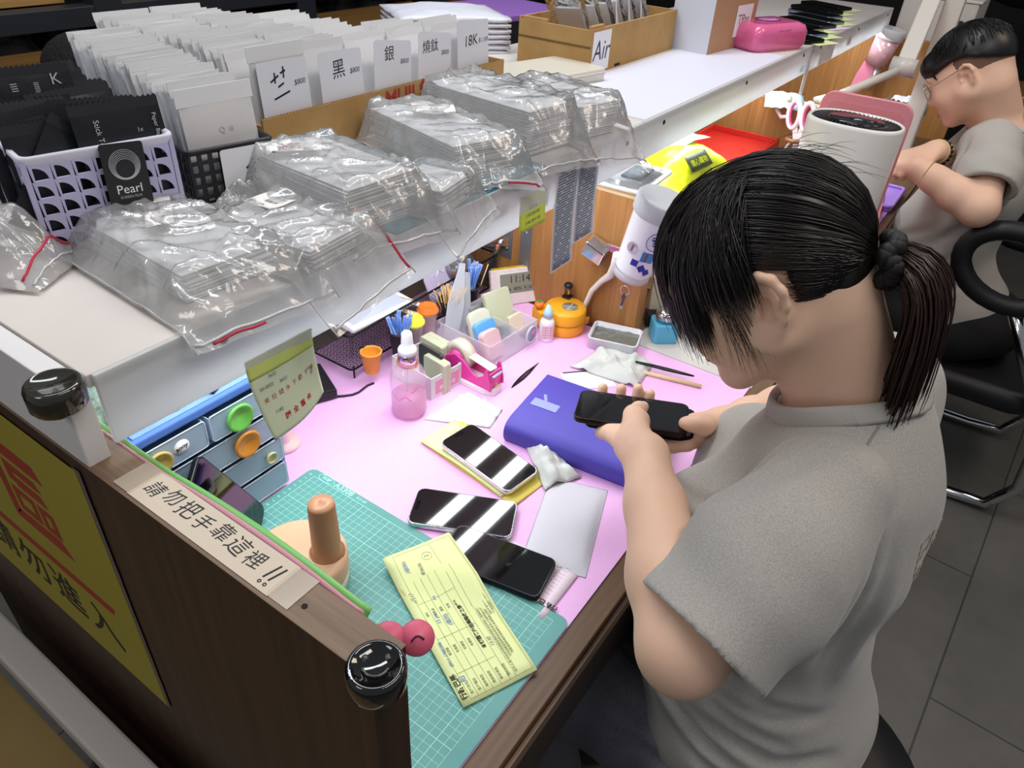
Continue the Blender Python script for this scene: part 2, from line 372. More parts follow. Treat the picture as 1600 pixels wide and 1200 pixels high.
phone('white framed smartphone resting on the folded yellow slip', (18.2, -18.7, 1.3), 0, '#e6e4e6', rot=(0, 2.5, yaw((19.2,-11.5), (17.2,-26))))
# smartphone leaning against the drawers
_L = Vector((-.43, .12, .89)).normalized(); _n0 = Vector((.5, -.8, .3)); _n0 = (_n0-_L*_n0.dot(_L)).normalized(); _e = Matrix((_L, _n0.cross(_L), _n0)).transposed().to_euler()
phone('dark smartphone propped upright at a slant in front of the clear drawers', tuple(Vector((-12.6, -2.4, .9))+_L*7.35), 0, '#3a3c42', rot=[math.degrees(a) for a in _e], island=False)

# paper slips ---------------------------------------------------------
YEL = mat('yellow_paper', '#e9f1ae', .8); PKP = mat('pale_pink_paper', '#f3dfec', .8)
def sheet(name, label, cat, mtl, c, a, w, l, curl=lambda u, v: 0, parts=None, nu=14, nv=8, th=.03):
    """paper of length l along direction a (deg) and width w, slightly curled"""
    t = thing(name, label, cat, c, a)
    MB().grid(nu, nv, lambda u, v: ((u-.5)*l, (v-.5)*w, curl(u, v))).build('paper', mtl, t, solid=th)
    return t
GI = mat('form_print', '#6f7350', .8); DI = mat('form_print_dark', '#2b2c20', .8)
a_ = yaw((-11.3,-42.2), (-2.0,-21.7))
cl = lambda u, v: .25+1.3*max(0, abs(v-.5)*2-.75)**1.5*2.0+ .9*max(0, (u-.86)/.14)**2*(1-v)+.25*sin(3*u)
hf = lambda x, y: .12+.21*sin(pi*(x/22.6+.5))+.5*abs(y/9.6)**2+.035+1.25*max(0, min(1, (x+y*-.9-1.5)/6))**1.3
fo = sheet('order_form', 'pale yellow repair order form lying over the cutting mat', 'form', YEL, (-6.65, -31.95, .5), a_, 9.6, 22.6, lambda u, v: hf((u-.5)*22.6, (v-.5)*9.6)-.035)
def on_form(parent, s, x, y, size, ink, name='form_text', h=hf, flip=False, **kw):
    e = .3; dzx = (h(x+e, y)-h(x-e, y))/(2*e)
    return text(s, size, ink, parent, frame((x, y, h(x, y)+.02), (1, 0, dzx), (0, 1, 0)), name, **kw)
on_form(fo, '本機器客戶拍攝驗收之傷痕紀錄', -1.6, -.9, .62, DI, 'form_title', weight=.02)
on_form(fo, '行新巴馬', -8.9, 4.1, .85, DI, 'shop_stamp', weight=.03)
for i, s in enumerate(['客戶姓名', '客戶電話', '維修機型', '機器編號', '維修項目', '預約時間', '收件人員']): on_form(fo, s, -9.5, 3.1-.95*i, .42, GI)
for i, s in enumerate(['電源鍵', '音量鍵', '前鏡頭', '後鏡頭', '指紋']): on_form(fo, s, -4.4, 3.1-.95*i, .4, GI)
for i, s in enumerate(['喇叭', '麥克風', '震動', '充電', '訊號']): on_form(fo, s, 1.4, 3.1-.95*i, .4, GI)
for i in range(5): on_form(fo, '本店維修保固範圍僅限原維修項目若有人為損壞進水摔傷恕不保固請於三個月內取回逾期不負保管責任'[i*3:i*3+34], -2.5+i*.3, -2.6-.42*i, .36, GI)
for s, x, y, z_ in (('0911-1980286', -4.6, 3.6, .62), ('拍', -8.3, 3.3, .9), ('15 pro', .4, 2.3, .7), ('9月12日', 4.7, 3.6, .75), ('黑$650', 7.4, 1.0, .6), ('(傷刮)', -.4, 1.2, .7), ('A6', 3.2, 1.3, .6), ('(細刮)', 8.6, 2.6, .7), ('12:30', -5.5, -1.9, .62)): on_form(fo, s, x, y, z_, BLUEINK if len(s) != 5 else GREYINK, 'handwriting', shear=.2)
on_form(fo, '2', 9.0, -.4, .8, GREYINK, 'handwriting'); on_form(fo, 'A 62425', 5.6, 4.35, .5, mat('orange_ink', '#c07a40', .7), 'serial_number')
k = MB()
def fline(x0, y0, x1, y1, h=hf, w=.035, n=12):
    for i in range(n):
        p = [(x0+(x1-x0)*t, y0+(y1-y0)*t) for t in (i/n, (i+1)/n)]
        (ax, ay), (bx, by) = p; L_ = math.hypot(bx-ax, by-ay); nx_, ny_ = -(by-ay)/L_*w/2, (bx-ax)/L_*w/2
        k.add([(ax+nx_, ay+ny_, h(ax, ay)+.012), (ax-nx_, ay-ny_, h(ax, ay)+.012), (bx-nx_, by-ny_, h(bx, by)+.012), (bx+nx_, by+ny_, h(bx, by)+.012)], [(0, 1, 2, 3)])
for y in (3.6, 2.65, 1.7, .75, -.3, -1.5, -2.3, -4.5): fline(-10.8, y, 10.8 if y in (-1.5, -4.5, 3.6) else 6.5, y)
for x in (-10.8, -7.4, -2.4, 3.2, 10.8): fline(x, 3.6, x, -1.5 if abs(x) < 10 else -4.5)
k.tube([(9+.65*cos(a), -.4+.65*sin(a), hf(9, -.4)+.02) for a in [2*pi*i/20 for i in range(20)]], .02, 4, True)
k.build('form_lines', GI, fo)
rc = sheet('receipt', 'pale pink printed receipt under the black smartphone', 'receipt', PKP, (3.6, -31.6, .28), yaw((3.4,-40.5), (3.2,-22.8)), 8.6, 18.6, lambda u, v: .15*(1-u)**3, th=.02)
hr = lambda x, y: .06+.15*(.5-x/18.6)**3+.02
on_form(rc, '行新巴馬', -8.2, 2.1, .9, DI, 'shop_stamp', h=hr, weight=.03)
for i in range(9): on_form(rc, '客戶 姓名 維修 項目', -7.0+.0*i, .9-.62*i, .38, GREYINK, h=hr, align='LEFT')
for i in range(5): on_form(rc, '本店維修保固範圍僅限原維修項目若有人為損壞', 4.4, -1.5-.5*i, .34, GREYINK, h=hr)
k = MB()
for i in range(9): fline(-8, .6-.62*i, -2, .6-.62*i, hr)
k.build('form_lines', GREYINK, rc)
en = thing('paper_slip', 'folded yellow slip under the white framed smartphone', 'slip', (18.6, -17.6, .2), yaw((19.6,-8), (17.2,-27.5)))
YEL2 = mat('yellow_paper_deep', '#f0e06a', .8)
MB().grid(16, 6, lambda u, v: ((u-.5)*20, (v-.5)*8.2, .12+.55*max(0, .35-u)*1.6*(.4+v)+.5*max(0, u-.9)*4*(1-v))).build('lower_leaf', YEL2, en, solid=.04)
MB().grid(16, 6, lambda u, v: (-10+u*17.5, (v-.5)*7.6-.5, .45+.5*sin(pi*u)*(1-.5*v)+.5*max(0, .2-u))).build('upper_leaf', YEL, en, solid=.04)
for i in range(3): text('歡迎光臨 謝謝', .45, GREYINK, en, frame((-7.6+.6*i, 1.2, 1.02), (0, -1, 0), (1, 0, 0)), 'printed_text')
# white cloths --------------------------------------------------------
CLO = mat('lens_cloth', '#d6dad6', .9, sheen=.2, bump=(260, .3, .001))
def cloth(label, poly, amp, sc_=.35, seed=0, z0=.25, n=26, folds=()):
    """thin cloth over the polygon given by four corners, crumpled, with a pinked edge"""
    P = [Vector((x, y, 0)) for x, y in poly]
    def fn(u, v):
        e = .12*((int(u*n+.5) % 2)-.5)*(1 if v in (0, 1) else 0)
        p = (P[0]*(1-u)+P[1]*u)*(1-v)+(P[3]*(1-u)+P[2]*u)*v
        z = z0+amp*(.5+.8*abs(nz(p.x*sc_+seed, p.y*sc_, seed))+.5*abs(nz(p.x*sc_*2.3, p.y*sc_*2.3+seed, 4)))*min(1, 6*min(u, 1-u, v, 1-v)+.15)
        for a, b, w_, h_ in folds:
            z += h_*math.exp(-((u*a[0]+v*a[1]-b)/w_)**2)
        return (p.x+e*(P[3]-P[0]).normalized().x, p.y+e, z)
    o = MB().grid(n, n, fn).build('cleaning_cloth', CLO, solid=.06)
    return tag(o, label, 'cloth')
cloth('white cleaning cloth folded flat in front of the spray bottle', [(20.6,-3.8), (31.4,-4.6), (30.9,-12.4), (25.6,-13.6)], .7, .3, 1, folds=(((0, 1), .5, .04, .45), ((1, .3), .8, .05, .5), ((1, -.8), .1, .04, .4)))
cloth('crumpled white cleaning cloth between the tin and the pens', [(49.5,-14.6), (60.8,-16.6), (60.2,-26.6), (51.2,-27.6)], 1.5, .36, 5, folds=((( .6, -1), -.2, .05, .7), ((1, .6), .7, .06, .9), ((.3, 1), .9, .05, .7)))
c2 = cloth('white cleaning cloth bunched up against the purple box', [(27.6,-18.2), (29.0,-20.6), (24.6,-31.6), (18.6,-28.8)], 1.6, .4, 9, folds=(((1, .2), .5, .2, 1.0), ((.2, 1), .7, .1, .8)))
# pale grey pouch
po = thing('lens_pouch', 'pale grey soft pouch lying at the front edge of the pink mat', 'pouch', (15.1, -34.8, .2), yaw((23.1,-32), (7.1,-37.5)))
def pillow(l, w, h, n=16, mx=.92): return lambda u, v: ((u-.5)*l, (v-.5)*w, h*(1-(2*u-1)**6)*(1-(2*v-1)**6)+.03)
POU = mat('pouch_fabric', '#d3d2da', .85, bump=(420, .35, .001))
k = MB(); k.grid(20, 14, pillow(17.3, 8.8, .75)); k.grid(20, 14, lambda u, v: ((u-.5)*17.3, (v-.5)*8.8, .02)); k.build('pouch_body', POU, po)
MB().tube([(8.65*a, 4.4*b, .06) for a, b in ((-1, -1), (1, -1), (1, 1), (-1, 1))], .07, 5, True).build('edge_seam', mat('pouch_seam', '#b9b9bf', .8), po)

# purple box with a magnetic flap
bk_ = thing('storage_box', 'purple leatherette box with tape on it under the held phones', 'box', (33.6, -28.4, .2), 6.5)
PUR = mat('purple_leatherette', '#5147b4', .5, bump=(500, .25, .0008))
def prof(n=8):
    P = [(-7.8, .35), (-8.1, 1.2), (-8.15, 2.2), (-7.9, 3.0), (-7.2, 3.6), (-5.8, 3.95), (0, 4.05), (7.6, 4.1), (7.6, 3.85), (-5.6, 3.7), (-6.9, 3.3), (-7.5, 2.7), (-7.7, 1.5), (-7.5, .35)]
    return P
k = MB(); P_ = prof(); k.loft([[(x, y, z) for x, z in P_] for y in (-12.2, -12, 12, 12.2)]); k.build('cover', PUR, bk_, bev=.08)
MB().box((0, 0, .18), (15.4, 24.2, .35)).build('base_cover', PUR, bk_, bev=.1)
MB().box((.1, 0, 1.95), (14.6, 23.2, 3.2)).build('inner_box', mat('box_inner', '#1e1c30', .6), bk_, bev=.1)
TAPE = mat('frosted_tape', '#a9b4e8', .35, alpha=.75)
MB().box((-.6, 8.6, 4.1), (2.0, 4.6, .02), xf((0, 0, 0), 0, 0, 0)).build('tape_strip', TAPE, bk_)
MB().box((0, 0, 0), (.5, 1.8, .02), xf((1.2, 9.4, 4.12), 0, 0, -60)).build('tape_strip', TAPE, bk_)
# printed card with black line behind the box
pc = thing('paper_card', 'white card with a black edge sticking out behind the purple box', 'card', (48.2, -19.3, .2), -42)
MB().box((0, 0, .05), (9, 5.5, .06)).build('card', PAPER, pc); MB().box((.2, 2.65, .1), (8.6, .32, .05)).build('black_edge', INK, pc)
text('K2', .7, GREYINK, pc, xf((3, .5, .09)), 'handwriting')
# pens and tweezers
def pen(label, p0, p1, col1, r=.38, tipc='#222222', z=.6):
    v = Vector((p1[0]-p0[0], p1[1]-p0[1], 0)); L = v.length
    t = thing('pen', label, 'pen', (*p0, z), yaw(p0, p1))
    MB().cyl((L*.12, 0, 0), (L, 0, 0), r, n=12).build('barrel', mat('pen_'+col1, col1, .4), t)
    MB().lathe([(0, 0), (.12, .1), (r*.9, L*.13), (0, L*.13)], n=12, M=xf((0, 0, 0), 0, 90)).build('tip', mat('pen_tip'+tipc, tipc, .4), t)
    return t
pen('cream wooden stick lying beside the black tweezers', (55.6, -23.4), (59.1, -36.8), '#e9d3a2', tipc='#d9c08c')
def tweezers(label, p0, p1, gap=.5):
    v = Vector((p1[0]-p0[0], p1[1]-p0[1], 0)); L = v.length
    t = thing('tweezers', label, 'tweezers', (*p0, .35), yaw(p0, p1))
    for s in (-1, 1):
        pts = [(0, 0), (.12, .35), (.35, .52), (.6, .5), (.85, .22), (1, .04)]
        R = []
        for x, wdt in pts:
            y = s*gap*sin(pi*min(x*1.1, 1))*.6; h = .05+.14*(1-x)
            R.append([(x*L, y-wdt*.3, -h), (x*L, y+wdt*.3, -h), (x*L, y+wdt*.3, h), (x*L, y-wdt*.3, h)])
        MB().loft(R, smooth=False).build('arm', mat('black_steel', '#232427', .35, .8), t)
    return t
tweezers('black pointed tweezers lying alone between the tape dispenser and the purple box', (37.1, -9.9), (47.0, -9.3))
tweezers('black tweezers lying beside the cream wooden stick on the crumpled cloth', (59.9, -34.8), (56.6, -21.2)).location.z += .012
# storage tin
tn = thing('metal_tin', 'open white tin with grey gel inside in front of the teak partition', 'tin', (62.0, -17.2, .2), -74)
k = MB(); A = rrect(9.6, 7.0, .9); B = rrect(9.1, 6.5, .7)
k.loft([[(x, y, z) for x, y in p] for p, z in ((A, 0), (A, 2.3), (rrect(9.75, 7.15, 1), 2.35), (rrect(9.75, 7.15, 1), 2.55), (B, 2.55), (B, .8))], cap=True); k.build('tin_body', mat('tin_white', '#e4e3ea', .3), tn)
MB().grid(20, 14, lambda u, v: ((u-.5)*9.0, (v-.5)*6.4, 1.5+.35*nz(u*6, v*5, 3)+.15*nz(u*14, v*12, 5))).build('gel_filling', mat('grey_gel', '#6f756c', .2, coat=.5, bump=(60, .4, .004)), tn)
# alcohol dispenser
dp = thing('pump_dispenser', 'light blue square pump dispenser with a chrome cap', 'dispenser', (70.6, -23.6, 0), -50)
MB().rprism(4.9, 4.9, .7, 0, 4.3, e=.35).build('bottle', mat('dispenser_blue', '#5fb9dd', .3), dp)
MB().lathe([(1.9, 4.2), (1.9, 4.8), (2.15, 5.0), (2.2, 6.0), (2.0, 6.35), (1.0, 6.5), (0.2, 6.45)], n=28).build('cap', CHROME, dp)
# small tray of boxes: white carton tray
tr = thing('carton_tray', 'white carton tray with a pink label holding clear cases', 'tray', (29.7, 3.3, .2), -7)
k = MB()
for c, d in (((0, -4.9, 2.2), (7.4, .2, 4.4)), ((0, 4.9, 2.2), (7.4, .2, 4.4)), ((-3.6, 0, 2.2), (.2, 9.6, 4.4)), ((3.6, 0, 2.2), (.2, 9.6, 4.4)), ((0, 0, .1), (7.4, 9.8, .2))): k.box(c, d)
k.build('tray_body', mat('tray_plaid', '#e6e4e6', .6, vary=(40, '#d8d5da')), tr)
lb = MB().box((.1, -5.03, 2.1), (5.6, .04, 2.7)).build('label', mat('label_pink', '#e49ab9', .6), tr)
text('LINE STORE', .5, PAPER, tr, frame((.1, -5.07, 2.8), (1, 0, 0), (0, 0, 1)), 'label_text'); text('無線充電', .95, PAPER, tr, frame((.1, -5.07, 1.7), (1, 0, 0), (0, 0, 1)), 'label_text', weight=.02)
CASE = mat('frosted_case', '#dfe3c4', .3, trans=.25, alpha=.96)
def case(label, loc, rz, d, c, r=.5, rot=None, hole=False):
    t = thing('plastic_case', label, 'case', loc, rz, None, rot)
    MB().rprism(d[0], d[1], r, 0, d[2], e=.15).build('case_body', c, t)
    MB().rprism(d[0]+.05, d[1]+.05, r, d[2]*.52, d[2]*.56).build('seam', mat('case_seam', '#c9ccb0', .4), t)
    return t
case('tall frosted case at the front of the carton tray', (28.4, .7, .4+2.6), 0, (5.2, 6.4, 1.7), CASE, rot=(90, 0, -7+90))
case('tall frosted case at the back of the carton tray', (32.2, 4.6, .4+2.8), 0, (5.6, 6.6, 2.6), CASE, rot=(90, 0, 83))
case('black flat case standing between the frosted cases', (29.6, 2.6, .4+2.8), 0, (5.8, 7.4, .8), mat('case_black', '#26272c', .35), rot=(90, 0, 83))
# tape dispenser
td = thing('tape_dispenser', 'magenta and white tape dispenser with a roll of clear tape', 'tape dispenser', (34.6, -2.2, .2), -92)
MAG = mat('dispenser_magenta', '#e3389d', .3, coat=.3)
def tdring(x, w, z0, z1): return [(x, -w/2, z0), (x, w/2, z0), (x, w/2*.95, z1), (x, -w/2*.95, z1)]
MB().loft([[(x, y*w, z) for y, z in ((-1, 0), (1, 0), (1, .9), (.9, 1.3), (-.9, 1.3), (-1, .9))] for x, w in ((-6, 1.2), (-5.6, 1.9), (-3, 2.2), (2, 2.2), (5.2, 2.0), (6.4, 1.5), (6.8, .9))], smooth=False).build('weighted_base', mat('dispenser_white', '#efe6ea', .35), td, bev=.2)
for s in (-1, 1):
    k = MB(); Y = 1.75*s
    side = [(-5.6, 1.2), (6.5, 1.2), (6.4, 2.6), (5.7, 5.2), (5.3, 5.4), (4.6, 3.6), (3.6, 2.9), (2.2, 3.4), (.2, 5.0), (-1.6, 5.6), (-3.6, 4.6), (-5.2, 2.4)]
    k.prism([(x, z) for x, z in side], -.22, .22, M=xf((0, Y, 0), 90)); k.build('side_wall', MAG, td, bev=.1)
MB().box((5.9, 0, 2.6), (.5, 3.4, 3.6), None).build('nose', MAG, td, bev=.15)
MB().box((5.2, 0, 4.75), (1.6, 2.6, .12), xf((0, 0, 0), 0, 8)).build('cutter_blade', STEEL, td)
MB().lathe([(1.5, -1.1), (2.9, -1.1), (2.9, 1.1), (1.5, 1.1), (1.5, -1.1)], n=36, M=xf((-2.0, 0, 4.4), 90), cap=False).build('tape_roll', mat('clear_tape', '#e8e2cf', .25, trans=.2), td)
MB().lathe([(0, -1.3), (1.45, -1.3), (1.45, 1.3), (0, 1.3)], n=24, M=xf((-2.0, 0, 4.4), 90)).build('spool', mat('spool_pink', '#e35aa8', .4), td)
MB().box((1.6, 0, 5.45), (6.6, 1.9, .03), xf((0, 0, 0), 0, 8.5)).build('tape_tail', mat('clear_tape', '#e8e2cf'), td)
MB().cyl((6.55, -.5, 2.2), (6.75, -.5, 2.15), .32, n=14).build('button', mat('button_orange', '#e99a2f', .4), td)
# spray bottle
sb = thing('spray_bottle', 'pink tinted spray bottle with white pump and gold chain', 'spray bottle', (20.7, -.4, .2), 20)
BOT = mat('bottle_clear', '#fbdcef', .04, alpha=.17, spec=.8)
ob = [(0, .15), (2.6, 0), (2.95, .3), (3.0, 1), (3.0, 6.8), (2.85, 8.0), (2.2, 9.2), (1.5, 9.8), (1.4, 10.2)]
MB().lathe(ob+[(1.3, 10.2), (1.38, 9.7), (2.1, 9.0), (2.72, 7.9), (2.86, 6.8), (2.86, 1.0), (2.7, .4), (0, .4)], n=40).build('bottle_body', BOT, sb)
MB().lathe([(0, .42), (2.65, .42), (2.83, 1), (2.83, 3.9), (0, 3.9)], n=36).build('liquid', mat('pink_liquid', '#f09bd0', .05, alpha=.5), sb)
MB().lathe([(1.45, 9.7), (1.55, 9.75), (1.55, 11.8), (1.45, 11.9), (0, 11.9)], n=28).build('metal_collar', mat('rose_metal', '#e9c6d6', .15, 1), sb)
MB().lathe([(1.5, 11.85), (1.5, 12.6), (1.35, 12.9), (1.0, 13.0), (.95, 14.1), (.85, 15.4), (.7, 15.7), (0, 15.75)], n=28).build('pump_head', WHITE, sb)
MB().tube([(.9*sin(t*2)*t, .5*sin(t*1.5), 10-9.2*t) for t in [i/14 for i in range(15)]], .16, 8).build('dip_tube', mat('tube_clear', '#f5e6f4', .2, trans=.3), sb)
k = MB()
for i in range(28):
    a = 2*pi*i/28; k.ell((1.7*cos(a), 1.7*sin(a), 10.3-.5*max(0, -sin(a))), .13, 8)
k.build('bead_chain', mat('gold', '#d9a45a', .2, 1), sb)
k = MB(); 
for z, s in ((6.6, 1), (4.8, -1)): k.tube([(3.02*cos(a), 3.02*sin(a), z+.5*sin(8*a)) for a in [radians(-150+s*8*i) for i in range(10)]], .05, 4)
k.build('printed_decoration', mat('print_mauve', '#c9569e', .5), sb)
# pink stand post
ps = thing('phone_holder', 'pale pink post with a round base behind the hanging yellow note', 'holder', (2.2, 9.2, .2))
MB().lathe([(0, 0), (2.5, 0), (2.6, .3), (2.4, .7), (1.3, .9), (1.2, 1.2), (1.2, 7.2), (1.05, 7.4), (1.05, 9.8), (.8, 10.2), (0, 10.3)], n=32).build('post', mat('post_pink', '#f0c9c6', .4), ps)
MB().tube([(.5*cos(a), -1.16, 7.0+.6*sin(a)) for a in [2*pi*i/16 for i in range(16)]], .07, 5, True).build('printed_mark', mat('mark_red', '#d98a94', .5), ps)
# ------------------------------------------------------------------ drawers, wire basket and what hangs on it
dr = thing('drawer_unit', 'blue desktop drawer unit with clear drawers behind the divider', 'drawer unit', (-13.0, 14.5, .2))
BLU = mat('drawer_blue', '#5a83d8', .35, alpha=.93); CLR = mat('drawer_clear', '#b9cfe6', .18, alpha=.62)
w_, d_ = 20.2, 24.4
MB().box((0, 0, 19.3), (w_, d_, 1.4)).build('top_board', BLU, dr, bev=.35, seg=3)
MB().box((0, -.6, 20.05), (w_-2.2, d_-2.4, .3)).build('top_rim', mat('drawer_blue_light', '#7fa3ea', .3), dr, bev=.1)
for sx in (-1, 1): MB().box((sx*(w_/2-.15), 0, 9.4), (.3, d_, 18.8)).build('side_panel', BLU, dr)
MB().box((0, d_/2-.15, 9.4), (w_, .3, 18.8)).build('back_panel', BLU, dr)
for z in (.25, 4.9, 9.5, 14.1): MB().box((0, 0, z), (w_-.4, d_-.2, .45)).build('divider_shelf', BLU, dr)
def drawer(x0, x1, z0, z1, knob=None, kc=None, kr=1.9):
    c = ((x0+x1)/2, z0+(z1-z0)/2); f = -d_/2
    k = MB(); A = rrect(x1-x0, z1-z0, .5)
    k.loft([[(x+c[0], y_, z+c[1]) for x, z in A] for y_ in (f-.6, f-.5)])
    k.box((c[0], f+8, z0+.2), (x1-x0-.3, 17, .15)).box((x0+.15, f+8, c[1]), (.12, 17, z1-z0-.5)).box((x1-.15, f+8, c[1]), (.12, 17, z1-z0-.5))
    o = k.build('drawer', CLR, dr)
    MB().tube([(x*.97+c[0], f-.62, z*.97+c[1]) for x, z in A], .07, 5, True).build('front_lip', mat('drawer_lip', '#e0ebf5', .2, alpha=.8), o)
    if knob is not None:
        MB().lathe([(0, 0), (kr*.6, .1), (kr*.66, .35), (kr*.9, .45), (kr, .75), (kr*.93, 1.0), (kr*.75, .9), (kr*.62, .6), (0, .5)], n=28, M=xf((knob, f-.55, c[1]), 90)).build('knob', mat('knob_'+kc, kc, .25, trans=.3), o)
    return o
a = drawer(-9.8, -.7, 14.5, 18.5, -7.6, '#e3c872', 1.7); b = drawer(-.3, 9.8, 14.5, 18.5, 3.7, '#84de62', 2.0)
k = MB().lathe([(0, 0), (1.05, 0), (1.05, .03), (0, .03)], n=24, M=xf((-4.3, -d_/2-.62, 16.6), 90)).build('sticker', PAPER, dr)
text('sony', .85, INK, dr, frame((-4.3, -d_/2-.67, 16.6), (1, 0, .1), (-.1, 0, 1)), 'handwriting', weight=.03)
drawer(-9.8, 9.8, 9.9, 13.9, 4.0, '#f0a43c', 2.0)
drawer(-9.8, 9.8, 5.3, 9.3, 7.2, '#d9dcae', .9); drawer(-9.8, 9.8, .6, 4.7, None)
MB().box((0, -2, 0), (2.4, 5, .8)).build('binder_clip', INK, dr, loc=(3.5, -8.5, 20.4), rz=20) if 0 else None
tag(MB().box((0, 0, .55), (4.2, 1.8, 1.1)).build('charger_plug', BLACK, loc=(-9.5, 4.6, 20.4), rz=25, bev=.15), 'black block lying on the blue drawer unit near the fascia edge', 'plug')
tag(MB().box((0, 0, .4), (3.0, 1.4, .8)).build('metal_clip', mat('brass', '#b59a52', .3, .9), loc=(-16.8, 4.4, 20.4), rz=-10, bev=.1), 'small brass clip on the blue drawer unit under the white fascia', 'clip')
# small leafy picture standing behind the divider lip
fp = thing('patterned_card', 'pale green card printed with leafy pattern behind the shelf corner', 'card', (-27.3, -3.0, .2))
MB().box((0, 0, 18.2), (4.5, .2, 36)).build('card', mat('leaf_print', '#d9efe0', .5, vary=(60, '#5d7d6c')), fp)
# pink cushion shapes at the foot of the divider
# black wire mesh basket
wb = thing('mesh_basket', 'long black wire mesh basket on legs behind the spray bottle', 'basket', (42.5, 19.5, .2))
MET = mat('black_wire', '#1b1b1e', .35, .6)
def mesh_panel(name, o, ux, uy, nx, ny, parent, th=.1):
    o, ux, uy = Vector(o), Vector(ux), Vector(uy); V = {}; vs = []; fs = []
    def idx(i, j):
        if (i, j) not in V: V[i, j] = len(vs); vs.append(tuple(o+ux*(i/nx)+uy*(j/ny)))
        return V[i, j]
    for i in range(0, nx-1):
        for j in range(0, ny-1):
            if (i+j) % 2 == 0: fs.append((idx(i+1, j), idx(i+2, j+1), idx(i+1, j+2), idx(i, j+1)))
    ob = MB().add(vs, fs).build(name, MET, parent, fix=False)
    w = ob.modifiers.new('wire', 'WIREFRAME'); w.thickness = th*S; w.use_even_offset = False
    return ob
X0, X1, Y0, Y1, ZB, ZT = -21.5, 21.5, -6.5, 6.5, 2.4, 9.2
mesh_panel('front_mesh', (X0, Y0, ZB), (X1-X0, 0, 0), (0, 0, ZT-ZB), 108, 16, wb)
mesh_panel('back_mesh', (X0, Y1, ZB), (X1-X0, 0, 0), (0, 0, ZT-ZB), 108, 16, wb)
mesh_panel('side_mesh', (X0, Y0, ZB), (0, Y1-Y0, 0), (1.2, 0, ZT-ZB), 32, 16, wb)
mesh_panel('side_mesh', (X1, Y0, ZB), (0, Y1-Y0, 0), (0, 0, ZT-ZB), 32, 16, wb)
mesh_panel('floor_mesh', (X0, Y0, ZB), (X1-X0, 0, 0), (0, Y1-Y0, 0), 108, 32, wb)
MB().tube([(x, y, ZT) for x, y in [(a+0, b) for a, b in rrect(43.2, 13.2, .8, 3)]], .22, 8, True).build('top_rim', MET, wb)
MB().tube([(x, y, ZB) for x, y in rrect(43.2, 13.2, .8, 3)], .18, 8, True).build('bottom_rim', MET, wb)
for x in (X0+1, X1-1):
    for y in (Y0+.6, Y1-.6): MB().cyl((x, y, 0), (x, y, ZB), .16, n=8).build('leg', MET, wb)
# things in the basket
tb = thing('photo_frame', 'white rimmed flat frame lying over the near end of the wire basket', 'frame', (30.6, 18.2, 9.0), 3, None, (8, 6, 3))
MB().rprism(17, 9.0, .6, 0, .8, e=.15).build('frame_rim', WHITE, tb); MB().rprism(14.6, 6.8, .3, .8, .83).build('pane', mat('frame_pane', '#ccd4e2', .15), tb)
nb = thing('notebook', 'pink covered spiral notebook standing in the wire basket', 'notebook', (41.5, 17.2, 2.9), 0, None, (0, -52, 12))
MB().box((0, 0, 4), (.5, 10, 9)).build('pages', PAPER, nb); MB().box((-.4, 0, 4.1), (.15, 10.3, 9.3)).build('cover', mat('cover_pink', '#f2b3c6', .4), nb, bev=.05)
for i in range(14): MB().tube([(.25*cos(a)*1.6, -4.6+.7*i, 8.7+.25*sin(a)*1.6) for a in [2*pi*j/10 for j in range(10)]], .06, 5, True).build('ring', mat('gold_wire', '#c49a45', .3, .9), nb)
nb2 = thing('notebook', 'yellow patterned notebook behind the pink one in the wire basket', 'notebook', (43.6, 18.0, 2.9), 0, None, (0, -48, 12))
MB().box((0, 0, 4), (.7, 10, 8.6)).build('pages', PAPER, nb2); MB().box((.4, 0, 4), (.12, 10.2, 8.8)).build('cover', mat('cover_yellow', '#c9a53a', .5, vary=(50, '#a8562f')), nb2)
lv = thing('hair_clip', 'pale lilac wavy plastic holder standing in the wire basket', 'holder', (51.5, 17.5, 2.9), 10, None, (72, 0, 10))
k = MB(); k.prism([(-4.5, 0), (4.5, 0), (4.8, 6), (4.0, 8.0), (2.4, 8.6), (.8, 8.0), (-1, 7.6), (-2.8, 8.0), (-4.2, 7.2), (-4.9, 5.5)], 0, .5); k.build('plate', mat('lilac', '#d9cdea', .4), lv, bev=.15)
MB().tube([(-2.5+.4*i, 5.2+.5*sin(i*1.1), .55) for i in range(14)], .12, 6).build('raised_line', mat('lilac_light', '#ece5f6', .4), lv)
bgp = thing('plastic_bag', 'clear bag of small parts at the far end of the wire basket', 'bag', (58.5, 20.0, 2.8))
MB().ell((0, 0, 4.2), (4.6, 3.8, 4.4), 20).build('bag_film', film('bag_film_small', haze=.1), bgp)
for i in range(10):
    MB().ell((random.uniform(-3, 3), random.uniform(-2, 2), random.uniform(1.4, 5.5)), random.uniform(.4, .8), 8).build('small_part', mat('parts_%d' % (i % 4), ('#d8d8dc', '#4a4a50', '#d4574a', '#b9b0a4')[i % 4], .4), bgp)
tag(MB().rprism(5, 2.0, .2, 0, .1, M=xf((0, 0, 0), 80)).build('paper_tag', PAPER, loc=(55.0, 16.0, 5.0), rz=20), 'white card standing behind the lilac holder in the basket', 'card')
